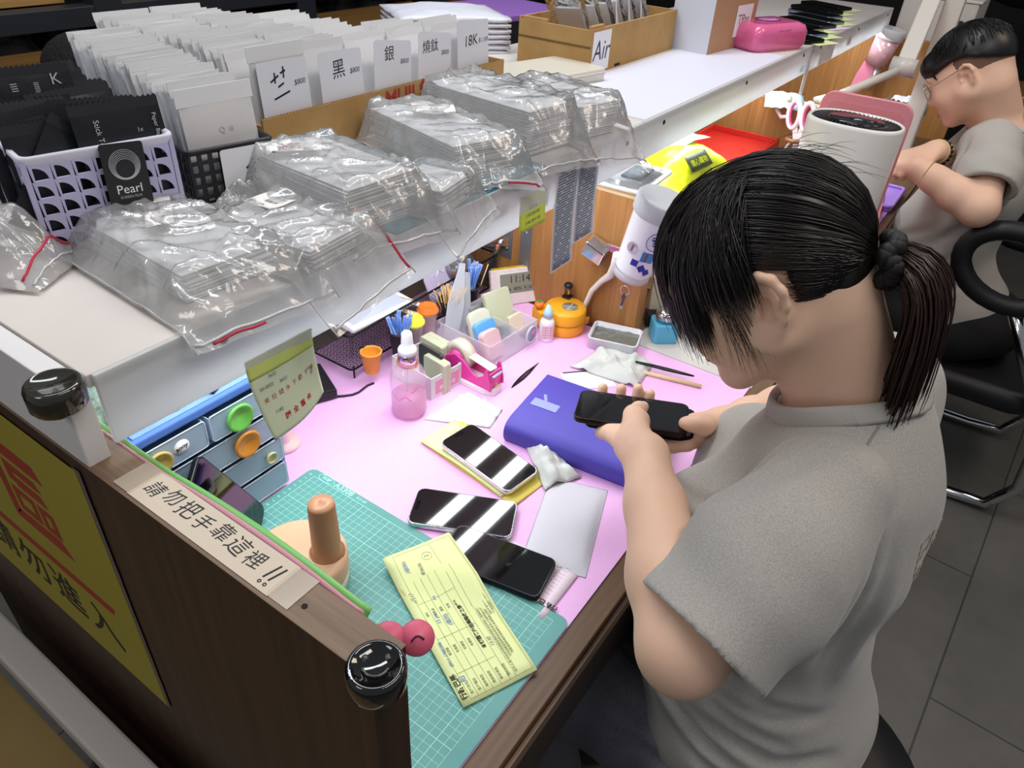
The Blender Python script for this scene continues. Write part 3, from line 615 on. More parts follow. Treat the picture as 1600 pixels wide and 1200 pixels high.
# pliers hooked over the basket's far corner
pl = thing('pliers', 'pliers with grey and orange grips hanging on the far basket corner', 'pliers', (64.8, 13.2, 8.0), 0, None, (0, 0, -35))
GRIP = mat('grip_grey', '#3a3c40', .5)
MB().tube([(0, 0, 3.4), (-1.6, 0, 3.0), (-3.4, .2, 3.6), (-5, .4, 4.6)], [.5, .65, .7, .5], 10).build('handle', GRIP, pl)
MB().tube([(0, -.2, 3.2), (-.9, -.3, 1.2), (-1.8, -.3, -1.5), (-3.2, -.2, -4.2), (-4.6, -.2, -5.2)], [.45, .65, .75, .7, .4], 10).build('handle', GRIP, pl)
for z in (3.2, 2.6): MB().cyl((-.2, -.1, z), (-.9, -.1, z-.2), .58, n=10).build('grip_band', mat('grip_orange', '#e0824f', .5), pl)
MB().lathe([(0, -.5), (.9, -.5), (.9, .5), (0, .5)], n=20, M=xf((.4, 0, 3.6), 90)).build('pivot', STEEL, pl)
for s, e in ((1, (3.0, 0, 6.0)), (-1, (4.3, 0, 3.6))): MB().loft([[(p[0], p[1]-r, p[2]-r), (p[0], p[1]+r, p[2]-r), (p[0], p[1]+r, p[2]+r), (p[0], p[1]-r, p[2]+r)] for p, r in (((.3, 0, 3.6), .55), ((1.7, 0, 3.8+.5*s), .5), (e, .1))], smooth=False).build('jaw', mat('jaw_metal', '#b7a88e', .3, .8), pl)
# mini cups on the front of the basket
CUPB = mat('cup_black', '#2a2b30', .45)
def cup(name, label, x, y, z, c, h=4.4, r=1.9, rz=0, sticks=None, lid=None, inner='#333'):
    t = thing(name, label, 'cup', (x, y, z), rz, 'cups hanging on the wire basket')
    MB().lathe([(0, 0), (r*.72, 0), (r*.76, .1), (r, h), (r*1.1, h+.02), (r*1.1, h+.3), (r*.92, h+.3), (r*.9, h), (r*.68, .4), (0, .4)], n=28).build('cup_body', c, t)
    MB().box((0, r+.2, h-.5), (.8, .7, 1.6)).build('hook', CUPB, t)
    if lid:
        lm = mat('lid_'+lid, lid, .4)
        MB().lathe([(r*1.12, h+.2), (r*1.18, h+.35), (r*1.18, h+.7), (r*1.0, h+.9), (r*.98, h+1.35), (r*.9, h+1.5), (r*.8, h+1.35), (0, h+1.3)], n=32).build('lid', lm, t)
    return t
cup('mini_cup', 'small open yellow orange cup hooked low on the basket front', 23.3, 10.4, 2.4, mat('cup_yellow', '#eca13a', .4), 3.9, 1.75)
ca = cup('mini_cup', 'black cup of blue swab sachets beside the yellow cup', 30.9, 10.6, 2.2, CUPB, 4.6, 1.9)
cup('mini_cup', 'white paper cup with a yellow lid behind the spray bottle', 34.2, 10.2, 2.2, mat('cup_white', '#ded6cc', .5), 4.8, 1.75, lid='#efe44a')
co = cup('mini_cup', 'white paper cup with an orange lid on the basket front', 38.6, 10.6, 2.6, mat('cup_white', '#ded6cc', .5), 4.8, 1.75, lid='#ec7a2e')
MB().tube([(.9, -1.75, 3.2), (1.2, -1.85, 2.4), (1.0, -1.8, 1.6), (.7, -1.75, 2.2)], .1, 6, True).build('carabiner', STEEL, co)
cbb = cup('mini_cup', 'black cup full of wooden cotton swabs on the basket front', 45.3, 10.8, 2.4, CUPB, 4.6, 1.9)
cc = cup('mini_cup', 'black cup of blue swab sachets at the far end of the cup row', 52.0, 10.9, 2.6, CUPB, 4.6, 1.9)
SAC = mat('sachet_blue', '#5b8ddc', .35, vary=(90, '#d5e2f5', (1, 1, .3)))
rs = random.Random(3)
def sachets(cx, cy, cz, n, lab, L=7.4, grp=''):
    p = None
    for i in range(n):
        a = rs.uniform(0, 2*pi); r = rs.uniform(.2, 1.1)
        rot = (rs.uniform(-16, 16), rs.uniform(-16, 16), rs.uniform(0, 180))
        loc = (cx+r*cos(a), cy+r*sin(a), cz+rs.uniform(0, 1.0))
        if p is None:
            p = thing('swab_sachet', lab, 'sachet', loc, 0, grp, rot)
            MB().box((0, 0, L/2), (.75, .12, L)).build('wrapper', SAC, p, bev=.05)
            MB().cyl((0, 0, .3), (0, 0, L-.3), .17, n=8).build('swab', mat('sachet_ridge', '#4a7fd4', .35), p)
        else: copy_thing(p, loc, rot=rot)
sachets(30.9, 10.6, 2.7, 12, 'blue wrapped swab sachet standing in the black cup beside the yellow cup', 7.0, 'sachets in the nearer black cup')
sachets(52.0, 10.9, 3.1, 16, 'blue wrapped swab sachet standing in the farthest black cup', 8.6, 'sachets in the farthest black cup')
p = None
for i in range(34):
    a = rs.uniform(0, 2*pi); r = rs.uniform(.1, 1.2); loc = (45.3+r*cos(a)*.7, 10.8+r*sin(a)*.7, 2.9)
    rot = (-sin(a)*r*17, cos(a)*r*17, 0)
    if p is None:
        p = thing('cotton_swab', 'wooden cotton swab standing in the middle black cup', 'swab', loc, 0, 'wooden swabs in the black cup', rot)
        MB().cyl((0, 0, 0), (0, 0, 7.2), .13, n=6).build('stick', mat('stick_wood', '#d9b478', .6), p)
    else: copy_thing(p, loc, rot=rot)
tag(MB().cyl((0, 0, 0), (0, 0, 9), .12, n=6).build('wooden_stick', mat('stick_wood', '#d9b478'), loc=(53.0, 10.6, 3.2)), 'single wooden stick leaning out of the farthest cup', 'stick').rotation_euler = (.2, .22, 0)
# adapter and cable under the basket
tag(MB().box((0, 0, 1.2), (5.5, 9, 1.8)).build('power_adapter', BLACK, loc=(15.2, 16.5, .2), rz=-25, bev=.3), 'black power adapter on the mat at the near end of the wire basket', 'adapter')
tag(MB().tube([(12+1.2*i, 13.4-.5*i+.8*sin(i*.9), .42) for i in range(10)], .2, 6).build('cable', BLACK), 'thin black cable on the pink mat by the adapter', 'cable')
# organiser box with cases
og = thing('organiser_box', 'clear organiser box of plastic cases behind the tape dispenser', 'organiser', (46.6, 2.6, .2), -4)
OC = mat('clear_acrylic', '#f0eef4', .08, alpha=.38)
for nme, c, d in (('front_wall', (0, -6.6, 2.5), (14.0, .2, 5)), ('back_wall', (0, 6.6, 2.5), (14.0, .2, 5)), ('side_wall', (-6.9, 0, 2.5), (.2, 13, 5)), ('side_wall', (6.9, 0, 2.5), (.2, 13, 5)), ('floor', (0, 0, .1), (14.0, 13.4, .2)), ('divider', (2.2, 0, 2.4), (.15, 13, 4.6))):
    MB().box(c, d).build(nme, OC, og, bev=.04)
ch = thing('ring_charm', 'round clear charm with a pink and teal picture on the organiser front', 'charm', (50.6, -5.0, 3.2), 0)
MB().lathe([(1.5, -.25), (1.75, -.2), (1.75, .2), (1.5, .25), (1.5, -.25)], n=32, M=xf((0, 0, 0), 90), cap=False).build('rim', mat('charm_clear', '#d8d4e2', .1, alpha=.7), ch)
MB().lathe([(0, -.05), (1.45, -.05), (1.45, .05), (0, .05)], n=28, M=xf((0, 0, 0), 90)).build('disc', mat('charm_pic', '#9db6bd', .3), ch)
MB().box((.45, -.15, .4), (1.1, .06, 1.0)).build('picture', mat('charm_pink', '#e59ae0', .3), ch)
CR = mat('case_cream', '#e9e6cf', .35); 
case('pink tinted case with holes at the near end of the clear organiser', (42.6, -.6, .5+2.6), 0, (4.4, 5.4, 1.5), mat('case_pink', '#e8c4c8', .35), 1, rot=(68, 0, -8))
case('sky blue case behind the pink tinted case in the organiser', (44.0, 1.4, .5+2.9), 0, (5.0, 6.0, 1.2), mat('case_sky', '#66b4f0', .3), 1, rot=(68, 0, -8))
case('cream rounded case behind the sky blue case in the organiser', (45.4, 3.8, .5+3.3), 0, (5.2, 6.6, 1.2), CR, 1.4, rot=(68, 0, -8))
case('large frosted lens case leaning at the far end of the organiser', (51.6, 4.0, 5.2), 0, (6.2, 7.0, 1.3), CASE, .5, rot=(62, 0, -14))
case('cream flat case at the far end of the organiser by the glue bottle', (51.8, -.2, 3.0), 0, (3.6, 4.2, 1.0), mat('case_peach', '#ecd9c2', .35), .5, rot=(70, 0, -8))
case('dark edged clear case in the middle of the organiser', (48.2, 5.6, 3.4), 0, (4.2, 6.2, .9), mat('case_smoke', '#8f8f99', .2, alpha=.7), .4, rot=(66, 0, -8))
PAD = mat('clear_paddle', '#dfe2ec', .15, alpha=.6)
for i, (l, h) in enumerate((('taller', 15.5), ('shorter', 12.5))):
    t = thing('squeegee_card', 'clear white plastic paddle standing in the organiser, the %s one' % l, 'paddle', (41.4+3.2*i, 7.6+.6*i, .4), 0, None, (-14, 24, -12))
    k = MB(); k.prism([(-1.8, 0), (1.8, 0), (2.2, h*.5), (1.0, h*.85), (.7, h), (-.7, h), (-1.0, h*.85), (-2.2, h*.5)], -.15, .15, M=xf((0, 0, 0), 90)); k.build('paddle', PAD, t, bev=.08)
# glue bottle
gb = thing('glue_bottle', 'small white dropper bottle with a pale blue cap and red printed label', 'bottle', (55.0, -5.7, .2), -50)
MB().lathe([(0, 0), (1.35, 0), (1.45, .2), (1.45, 4.0), (1.2, 4.6), (.75, 4.9), (.75, 5.3)], n=28).build('bottle_body', mat('bottle_white', '#f1f0f4', .3), gb)
MB().lathe([(.95, 5.2), (.95, 6.3), (.7, 6.6), (.4, 7.6), (0, 7.8)], n=20).build('cap', mat('cap_paleblue', '#b7dbe2', .35), gb)
MB().grid(10, 1, lambda u, v: (1.47*cos(radians(-150+120*u)), 1.47*sin(radians(-150+120*u)), .9+2.9*v)).build('label', mat('label_white', '#f3e2e6', .5), gb)
for i in range(5): text('接著劑 強力', .42, mat('label_red', '#c0566c', .5), gb, frame((0, -1.5, 3.4-.55*i), (1, 0, 0), (0, 0, 1)), 'label_text')
# yellow round mouse-shaped box
yb = thing('lunch_box', 'round yellow plastic box with a latch and a clear window on its lid', 'box', (60.9, -6.2, .2), -28)
YP = mat('box_yellow', '#f2ab24', .35)
def yout(r, e=0): 
    P = circ(r, 40); return [(x-(2.6+e if x < -r*.86 else 0)*0, y) for x, y in P]
MB().lathe([(0, 0), (3.9, 0), (4.1, .2), (4.15, 2.2), (3.95, 2.5), (0, 2.5)], n=44).build('lower_half', YP, yb)
MB().lathe([(0, 2.55), (4.0, 2.55), (4.25, 2.7), (4.25, 3.1), (4.15, 4.7), (3.9, 5.05), (0, 5.1)], n=44).build('upper_half', YP, yb)
MB().box((-4.1, 1.6, 3.2), (3.4, 3.4, 3.0)).build('side_block', YP, yb, bev=.3)
MB().lathe([(0, 5.1), (1.6, 5.1), (1.6, 5.16), (0, 5.17)], n=30, M=xf((.6, -.6, 0))).build('lid_window', mat('window_grey', '#8d8a80', .15), yb)
for a in (35, -40): MB().box((0, 0, 0), (3.0, .12, .03), xf((.6, -.6, 5.2), 0, 0, a)).build('window_bar', mat('bar_light', '#ddd8cc', .3), yb)
MB().box((2.9, -3.2, 2.9), (1.5, .5, 1.5), xf((0, 0, 0), 0, 0, 0)).build('latch', mat('latch_yellow', '#e0a63a', .2, .5), yb, bev=.15)
og2 = thing('persimmon_figurine', 'tiny orange persimmon figurine on the yellow box', 'figurine', (57.2, -2.3, 4.95))
MB().ell((0, 0, .85), (1.0, 1.0, .85), 18).build('fruit', mat('persimmon', '#ee7a2c', .35), og2)
k = MB()
for i in range(5): a = 2*pi*i/5; k.ell((.35*cos(a), .35*sin(a), 1.65), (.4, .2, .1), 8, xf((0, 0, 0), 0, 0, 0))
k.ell((0, 0, 1.8), (.12, .12, .25), 8); k.build('leaf_calyx', mat('leaf_green', '#3f8f52', .4), og2)
for s in (-.3, .3): MB().ell((s-.35, -.86, .95), .1, 8).build('eye', INK, og2)
cf = thing('coffee_cup_figurine', 'tiny brown takeaway coffee cup figurine with black lid on the yellow box', 'figurine', (64.2, -4.5, 5.3))
MB().box((0, 0, .25), (1.7, 1.7, .5)).build('base', BLACK, cf, bev=.1)
MB().lathe([(0, .5), (.6, .5), (.85, 2.5), (0, 2.5)], n=20).build('cup_body', mat('coffee_brown', '#5a3a2a', .4), cf)
MB().lathe([(.9, 2.45), (.95, 2.7), (.75, 3.1), (0, 3.1)], n=20).build('lid', BLACK, cf); MB().box((-.55, -.6, 1.5), (.6, .15, .7), xf((0, 0, 0), 0, 0, 0)).build('label', mat('label_gold', '#d9a43c', .4), cf)
MB().lathe([(.64, .9), (.7, 1.3)], n=20, cap=False).build('band', PAPER, cf)
# desk clock
ck = thing('desk_clock', 'white patterned desk calendar clock with yellow spiral and grey digits', 'clock', (63.0, 7.0, .2), 0, None, (-16, 0, -34))
MB().rprism(11.0, 7.6, .4, 0, 1.2, M=xf((0, .6, 3.8), 90)).build('clock_body', mat('clock_pattern', '#efe8e4', .5, vary=(160, '#e6d3d3')), ck, bev=.1)
MB().box((.4, -.62, 4.5), (7.8, .06, 4.2)).build('display', mat('lcd', '#8e8f80', .25), ck)
MB().box((.4, -.6, 4.5), (8.3, .06, 4.7)).build('display_rim', PAPER, ck)
text('11:14', 2.2, mat('lcd_ink', '#24261f', .4), ck, frame((.9, -.67, 5.3), (1, 0, 0), (0, 0, 1)), 'digits'); text('5.6  80%  9.18', 1.05, mat('lcd_ink', '#24261f', .4), ck, frame((.6, -.67, 3.3), (1, 0, 0), (0, 0, 1)), 'digits')
for i in range(22): MB().ell((-4.9+.46*i, .1, 7.75), (.18, .5, .26), 8).build('spiral_ring', mat('spiral_yellow', '#e8c42a', .35), ck)
# peach desk fan body with post handle
fn_ = thing('desk_fan', 'peach round device with a thick post on the cutting mat by the divider', 'fan', (-14.2, -13.2, .45))
PE = mat('peach_plastic', '#e6b996', .4); PE2 = mat('peach_dark', '#c08d68', .35)
MB().lathe([(0, 0), (5.6, 0), (5.9, .3), (5.9, 2.2), (0, 2.2)], n=48).build('lower_ring', mat('peach_cream', '#efe3c9', .4), fn_)
MB().lathe([(5.95, 2.1), (6.0, 2.4), (6.0, 4.4), (5.8, 4.9), (5.4, 5.1), (0, 5.1)], n=48).build('upper_shell', PE, fn_)
MB().lathe([(2.2, 5.0), (1.95, 5.25), (1.8, 6), (1.62, 13.0), (1.5, 13.4), (.15, 13.45), (.1, 13.35), (0, 13.35)], n=36, M=xf((2.4, -2.6, 0))).build('post', PE2, fn_)
MB().tube([(2.4+2.1*cos(a), -2.6+2.1*sin(a), 5.2) for a in [2*pi*i/24 for i in range(24)]], .1, 6, True).build('seam_ring', mat('peach_line', '#a9784f', .4), fn_)
# smiley hearts on the inner face of the divider
fl = thing('cushion_sticker', 'pink double puff sticker with drawn smiles peeking past the inner front of the divider', 'sticker', (-28.9, -44.6, 31.8), 0)
_q = Vector((-.42, -.5, .76)).to_track_quat('X', 'Z').to_matrix().to_4x4()
for y, z in ((.95, -.1), (-1.0, .15)):
    MB().lathe([(0, -.15), (1.15, -.15), (1.25, .05), (1.15, .3), (0, .4)], n=28, M=_q @ xf((0, y, z), 0, 90)).build('puff', mat('sticker_pink', '#d9607c', .4), fl)
    MB().tube([(.42, y-.45+.09*j, z-.15+(.3 if y > 0 else -.3)*sin(j*.314)) for j in range(11)], .07, 5, M=_q).build('drawn_smile', mat('line_dark', '#4a1c28', .5), fl)
# notes and marks on the divider top
tn_ = thing('handwritten_note', 'white taped strip with black handwriting on the divider top edge', 'note', (-31.45, -27.6, 33.82), -90)
MB().box((0, 0, .01), (16.5, 3.1, .03)).build('paper', mat('note_paper', '#cfc1ae', .7), tn_)
for i, ch_ in enumerate('請勿把手靠這裡'): text(ch_, 1.75+.12*((i*37) % 3-1), INK, tn_, xf((-6.9+1.98*i, .15*((i*53) % 3-1)+.1, .04), rz=((i*29) % 5-2)*3), 'handwriting', shear=.15)
for dx in (0, .55): MB().box((0, 0, 0), (.16, 1.5, .02), xf((6.9+dx, .1, .04), 0, 0, -14)).build('handwriting', INK, tn_); MB().lathe([(.08, 0), (.16, 0), (.16, .02), (.08, .02)], n=10, M=xf((6.8+dx, -1.0, .03)), cap=False).build('handwriting', INK, tn_)
for sx in (-1, 1):
    MB().box((sx*9.1, 0, .03), (2.2, 3.0, .02)).build('clear_tape', mat('tape_glossy', '#d9cbb8', .15, alpha=.4), tn_)
# yellow sign on the outside of the divider
sg = thing('warning_sign', 'yellow poster with red emblem and black characters on the outside of the divider', 'sign', (-33.42, -11.8, 32.2), 0)
# local frame: u along +Y (towards the back), v downward
YS = mat('poster_yellow', '#9c8f33', .6); RS = mat('poster_red', '#9a3526', .6); BS = mat('poster_black', '#211f1c', .6)
SM = lambda u, v, d=0: (-.05-d, u, -v)
def poly3(name, pts, mt, d=.03): MB().add([SM(u, v, d) for u, v in pts], [tuple(range(len(pts)))]).build(name, mt, sg, solid=.02)
ed = [(-.2+.15*nz(i*.9, 3), 35.5*i/22) for i in range(23)]
MB().add([SM(*q) for q in [(45, 0)]+ed+[(45, 35.5)]], [tuple(range(len(ed)+2))]).build('poster', YS, sg, solid=.05)
edge2 = [(-.9+.12*nz(i*1.3, 8), 35.8*i/22-.3) for i in range(23)]
MB().add([SM(q[0], q[1], -.02) for q in edge2]+[SM(q[0]+1.2, q[1], -.02) for q in reversed(edge2)], [tuple(range(len(edge2)*2))]).build('backing_edge', mat('backing_grey', '#6a5d55', .7), sg, solid=.03)
def bar(u0, v0, u1, v1, w, mt=RS, nm='emblem'):
    L_ = math.hypot(u1-u0, v1-v0); a, b = -(v1-v0)/L_*w/2, (u1-u0)/L_*w/2
    poly3(nm, [(u0+a, v0+b), (u0-a, v0-b), (u1-a, v1-b), (u1+a, v1+b)], mt, .05)
# poster print: half of the red block emblem, rule and characters (u towards the front, v down)
def blk(y0, y1, z0, z1, nm='emblem', mt=RS): poly3(nm, [(y0+11.8, 32.2-z0), (y1+11.8, 32.2-z0), (y1+11.8, 32.2-z1), (y0+11.8, 32.2-z1)], mt, .05)
def quad(pts, nm='emblem', mt=RS): poly3(nm, [(y+11.8, 32.2-z) for y, z in pts], mt, .05)
quad([(14, 27.2), (-1.6, 26.9), (-2.6, 25.0), (14, 25.0)]); quad([(8.8, 24.6), (7.2, 24.4), (7.2, 15.6), (8.8, 14.4)])
quad([(8.8, 14.2), (-2.6, 14.2), (-1.0, 16.2), (7.4, 15.9)])
quad([(5.8, 24.2), (-.4, 24.2), (-1.2, 23.0), (5.8, 23.0)]); quad([(5.8, 22.95), (4.4, 22.95), (4.4, 21.4), (5.8, 21.4)]); quad([(4.35, 22.4), (-.6, 22.4), (-1.4, 21.0), (4.35, 21.0)])
for y0, y1 in ((2.0, 6.4), (-1.6, 1.4)):
    z0, z1 = 16.6, 20.2; t_ = .95
    quad([(y0, z0), (y1, z0), (y1, z0+t_), (y0, z0+t_)]); quad([(y0, z1-t_), (y1, z1-t_), (y1, z1), (y0, z1)])
    quad([(y0, z0+t_), (y0+t_, z0+t_), (y0+t_, z1-t_), (y0, z1-t_)]); quad([(y1-t_, z0+t_), (y1, z0+t_), (y1, z1-t_), (y1-t_, z1-t_)])
quad([(30, 10.5), (-8.0, 10.5), (-7.3, 9.2), (30, 9.2)], 'rule')
for i, ch_ in enumerate('請勿進入'): text(ch_, 6.6, BS, sg, frame(SM(30.6-7.35*i, 28.2, .06), (0, -1, 0), (0, 0, 1)), 'characters', weight=.008)

# ------------------------------------------------------------------ things hung on the shelf fascia
LIME = mat('lime_note', '#d3e07c', .75); LIME2 = mat('lime_pale', '#d9e6c6', .75)
n1 = thing('sticky_note', 'large curled lime sticky note with red handwriting hanging from the near fascia', 'note', (-13.2, -14.35, 35.2), 0)
def nf(u, v):
    x = (u-.5)*8.4; z = .8-8.4*v
    return (x+.5*v*v, -.05-1.5*max(0, v-.12)**1.6*(1.2-u)-.6*v*(1-u)-.8*sin(pi*u)*max(0, v-.1)**.8, z-.5*(1-u)*v)
MB().grid(20, 24, nf).build('note_paper', LIME2, n1, solid=.03)
MB().grid(20, 6, lambda u, v: (lambda p: (p[0], p[1]-.03, p[2]))(nf(u, v*.26))).build('glued_strip', LIME, n1, solid=.02)
def on_note(s, u, v, size, ink, nfn=nf, par=n1, **k):
    p = Vector(nfn(u, v)); dx = Vector(nfn(u+.03, v))-p; dy = p-Vector(nfn(u, v+.03)); M = frame((0, 0, 0), dx, dy)
    M.translation = p+M.to_3x3() @ Vector((0, 0, .05)); return text(s, size, ink, par, M, 'handwriting', **k)
for i, s in enumerate(('來', '拉', '錢', '水', '下', '歡', '下', '桌')): on_note(s, .12+.108*i, .55-.004*i, .62, REDINK, shear=.15)
for u, v, s in ((.3, .3, '3652'), (.18, .4, '50-0032'), (.42, .42, '3652'), (.85, .5, '1012'), (.86, .58, '安'), (.22, .72, '1182')): on_note(s, u, v, .5, GREYINK, shear=.2)
for i, s in enumerate(('隱', '全', '舊', '金')): on_note(s, .3+.13*i, .83, .72, REDINK, shear=.1, weight=.03)
n2 = thing('sticky_note', 'small lime sticky note with black numbers hanging under the far bags', 'note', (32.3, -14.35, 36.3), 0)
nf2 = lambda u, v: ((u-.5)*6.6, -.05-.35*v*v, 2.6-5.2*v)
MB().grid(8, 8, nf2).build('note_paper', mat('lime_bright', '#cfe04e', .7), n2, solid=.03)
for i, s in enumerate(('12分 2w', '2,400 200 600', '2,400 2019 700')): on_note(s, .5, .4+.2*i, .62, GREYINK, nf2, n2, shear=.2)
MB().box((3.7, .02, 1.6), (1.0, .05, 4.4), None).build('white_slip', PAPER, n2)
for i, (x0, x1, z0, lab) in enumerate(((38.6, 44.4, 24.4, 'longer printed data sheet in a clear sleeve hanging from the fascia'), (44.7, 50.6, 27.4, 'shorter printed data sheet in a clear sleeve hanging beside the longer one'))):
    t = thing('data_sheet', lab, 'sheet', ((x0+x1)/2, -14.42-.12*i, 40.2), 0); h = 40.2-z0; w = x1-x0
    MB().grid(4, 10, lambda u, v: ((u-.5)*w, -.05-.5*v*v, -h*v)).build('paper', mat('sheet_grey', '#b9c1cd', .6), t, solid=.03)
    MB().grid(2, 10, lambda u, v: ((u-.5)*(w+.8), -.03-.5*v*v, .3-(h+.7)*v)).build('sleeve', mat('sleeve_pale', '#d9dee6', .25, alpha=.7), t)
    k = MB()
    for r in range(int(h/.42)):
        z = -.6-.42*r
        for c in range(9):
            if (r*7+c*3) % 11 != 0: k.box((-w/2+.6+c*(w-1.1)/8.6, -.09-.5*(z/h)**2, z), (.42, .02, .2))
    k.build('printed_table', mat('table_ink', '#4a5566', .6), t)
st = thing('fascia_sticker', 'small brown and pink sticker on the white fascia near the joint', 'sticker', (63.6, -14.32, 37.6), 0)
MB().prism([(-.9, -1.6), (.2, -2.0), (1.0, -.8), (1.3, 1.6), (.4, .6), (-.7, 1.2), (-1.2, 0)], 0, .03, M=xf((0, 0, 0), 90)).build('backing', mat('sticker_white', '#eee6e4', .4), st)
MB().prism([(-.5, -1.3), (.3, -1.5), (.8, -.6), (.5, .2), (-.5, .1)], .03, .05, M=xf((0, 0, 0), 90)).build('print', mat('sticker_brown', '#9a5a54', .5), st)
tag(MB().rprism(3.2, 1.6, .2, 0, .03, M=xf((0, 0, 0), 90)).build('fascia_sticker', mat('sticker_pale', '#d6cfd2', .5), loc=(24.5, -14.3, 38.4)), 'pale grey tag sticker on the fascia under the middle bags', 'sticker')
for i, (x, z, w, h, c, lab) in enumerate(((184, 37.6, 15, 5.4, '#c9c4c6', 'grey printed sheet taped on the far fascia'), (209, 38.3, 5, 4, '#d8b9b4', 'small pinkish photo stuck on the far fascia'))):
    t = thing('taped_sheet', lab, 'sheet', (x, -14.34, z)); MB().box((0, 0, 0), (w, .04, h)).build('paper', mat('taped_%d' % i, c, .6, vary=(60, '#e6e2e2')), t)
tag(MB().box((0, 0, 0), (3.2, .15, 19)).build('acrylic_strip', mat('acrylic_strip', '#dfe1e4', .1, alpha=.55), loc=(166.5, -14.5, 31.0)), 'clear acrylic strip hanging over the fascia joint', 'strip')
text('ASU', 2.2, GREYINK, s2, frame((44, -26.6, -5.2), (1, 0, 0), (0, 0, 1)), 'handwriting', shear=.2)
# ------------------------------------------------------------------ on the partition beside the pink mat
for i, (y, z0, z1, lab) in enumerate(((7.6, 5, 27.8, 'steel strip screwed on the teak partition behind the desk clock'), (12.2, 8, 27.8, 'steel bracket on the teak partition behind the pliers'))):
    t = thing('steel_strip', lab, 'bracket', (66.2, y, z0))
    MB().box((0, 0, (z1-z0)/2), (.2, 2.6, z1-z0)).build('plate', mat('zinc', '#8d8f92', .4, .7), t)
    for z in (2.2, 10, 12.6): MB().lathe([(0, .15), (.35, .12), (.45, 0)], n=14, M=xf((-.12, 0, z), 0, -90)).build('screw', STEEL, t)
tb_ = Vector((61.0, -18.6, 16.2)); tt_ = Vector((61.6, -22.3, 31.5))
ax = (tt_-tb_).normalized(); rotm = ax.to_track_quat('Z', 'Y').to_euler()
tu = thing('tumbler', 'white tumbler with a ridged grey lid and round blue logo hanging at the partition', 'tumbler', tuple(tb_), 0, None, [math.degrees(a) for a in rotm])
MB().lathe([(0, 0), (3.3, 0), (3.4, .3), (3.4, 1.5)], n=40).build('clear_base', mat('tumbler_clear', '#d9dbe0', .08, alpha=.6), tu)
MB().lathe([(0, 1.4), (3.45, 1.4), (3.5, 2), (4.25, 12.6), (4.3, 12.8), (0, 12.8)], n=44).build('tumbler_body', mat('tumbler_white', '#eceef2', .2, coat=.4), tu)
k = MB(); R_ = []
for z, r in ((12.7, 4.4), (13.0, 4.55), (15.6, 4.6), (16.1, 4.3)): R_.append([((r+.09*(kk % 2)*(1 if 12.9 < z < 16 else 0))*cos(2*pi*kk/96), (r+.09*(kk % 2)*(1 if 12.9 < z < 16 else 0))*sin(2*pi*kk/96), z) for kk in range(96)])
k.loft(R_); k.build('ridged_lid', mat('lid_grey', '#c4c7cd', .35), tu)
def on_cyl(a, z, off=.04):
    r = 3.5+(z-2)*.0708+off; a = radians(a)
    return frame((r*cos(a), r*sin(a), z), (-sin(a), cos(a), 0), (0, 0, 1))
# which way the camera lies, in the tumbler's own frame
_d = (rotm.to_matrix().inverted() @ (Vector((-51.2, -66.4, 75.9))-tb_)); A0 = math.degrees(math.atan2(_d.y, _d.x))
NAVY = mat('navy_print', '#2a3f8a', .3)
k = MB(); k.tube([(1.75*cos(a), 1.75*sin(a), .02) for a in [2*pi*i/32 for i in range(32)]], .07, 5, True, M=on_cyl(A0+26, 9.6)); k.build('logo_ring', NAVY, tu)
k = MB()
for pts in ([(.9, .75), (.3, 1.15), (-.9, .75), (-.9, .3), (.9, -.1), (.9, -.5), (.2, -.9), (-.5, -.6)], [(-.7, .35), (.5, .7)], [(-.6, -.15), (.6, -.55)]): k.stroke(pts, .24, .03)
o_ = k.build('logo_mark', NAVY, tu); o_.data.transform(Matrix.Translation(on_cyl(A0+26, 9.6).translation*S) @ on_cyl(A0+26, 9.6).to_3x3().to_4x4())
def sticker(a, z, w, h, c, nm, rz=0): MB().box((0, 0, .02), (w, h, .03), on_cyl(A0+a, z) @ xf((0, 0, 0), 0, 0, rz)).build(nm, mat('st_'+c, c, .4), tu)
MB().lathe([(0, .03), (1.1, .03)], n=24, M=on_cyl(A0-24, 7.0)).build('photo_sticker', mat('st_pale', '#dcd5e4', .4), tu); sticker(-20, 7.0, .9, 1.2, '#8a5a4c', 'photo_sticker')
sticker(22, 6.3, 2.2, 1.9, '#3f86c9', 'photo_sticker'); sticker(26, 6.2, 1.4, 1.7, '#7d5148', 'photo_sticker'); sticker(-4, 4.6, 1.2, 1.2, '#2b2f9a', 'blue_sticker'); sticker(20, 3.9, 1.2, 1.2, '#2b2f9a', 'blue_sticker', 40); sticker(38, 3.2, 1.1, 1.1, '#2b2f9a', 'blue_sticker', 30)
gn = thing('gooseneck', 'white bent gooseneck tube running from behind the tumbler down to the desk', 'tube', (66.0, -11.0, .2))
MB().tube([(-4.6, -4.2, 19), (-3.6, -3.6, 16), (-2.2, -2.4, 13.2), (-1.4, -.4, 11), (-1.0, 1.6, 8), (-.9, 2.8, 4), (-.9, 3.2, 0)], [.75, .75, .75, .6, .55, .5, .5], 12).build('tube', mat('tube_white', '#e6e2da', .4), gn)
kc = thing('key', 'small key on a ring hanging from the tumbler', 'key', (60.2, -18.4, 14.4))
MB().tube([(0, .9*cos(a), .9*sin(a)-1.0) for a in [2*pi*i/24 for i in range(24)]], .09, 6, True).build('ring', CHROME, kc)
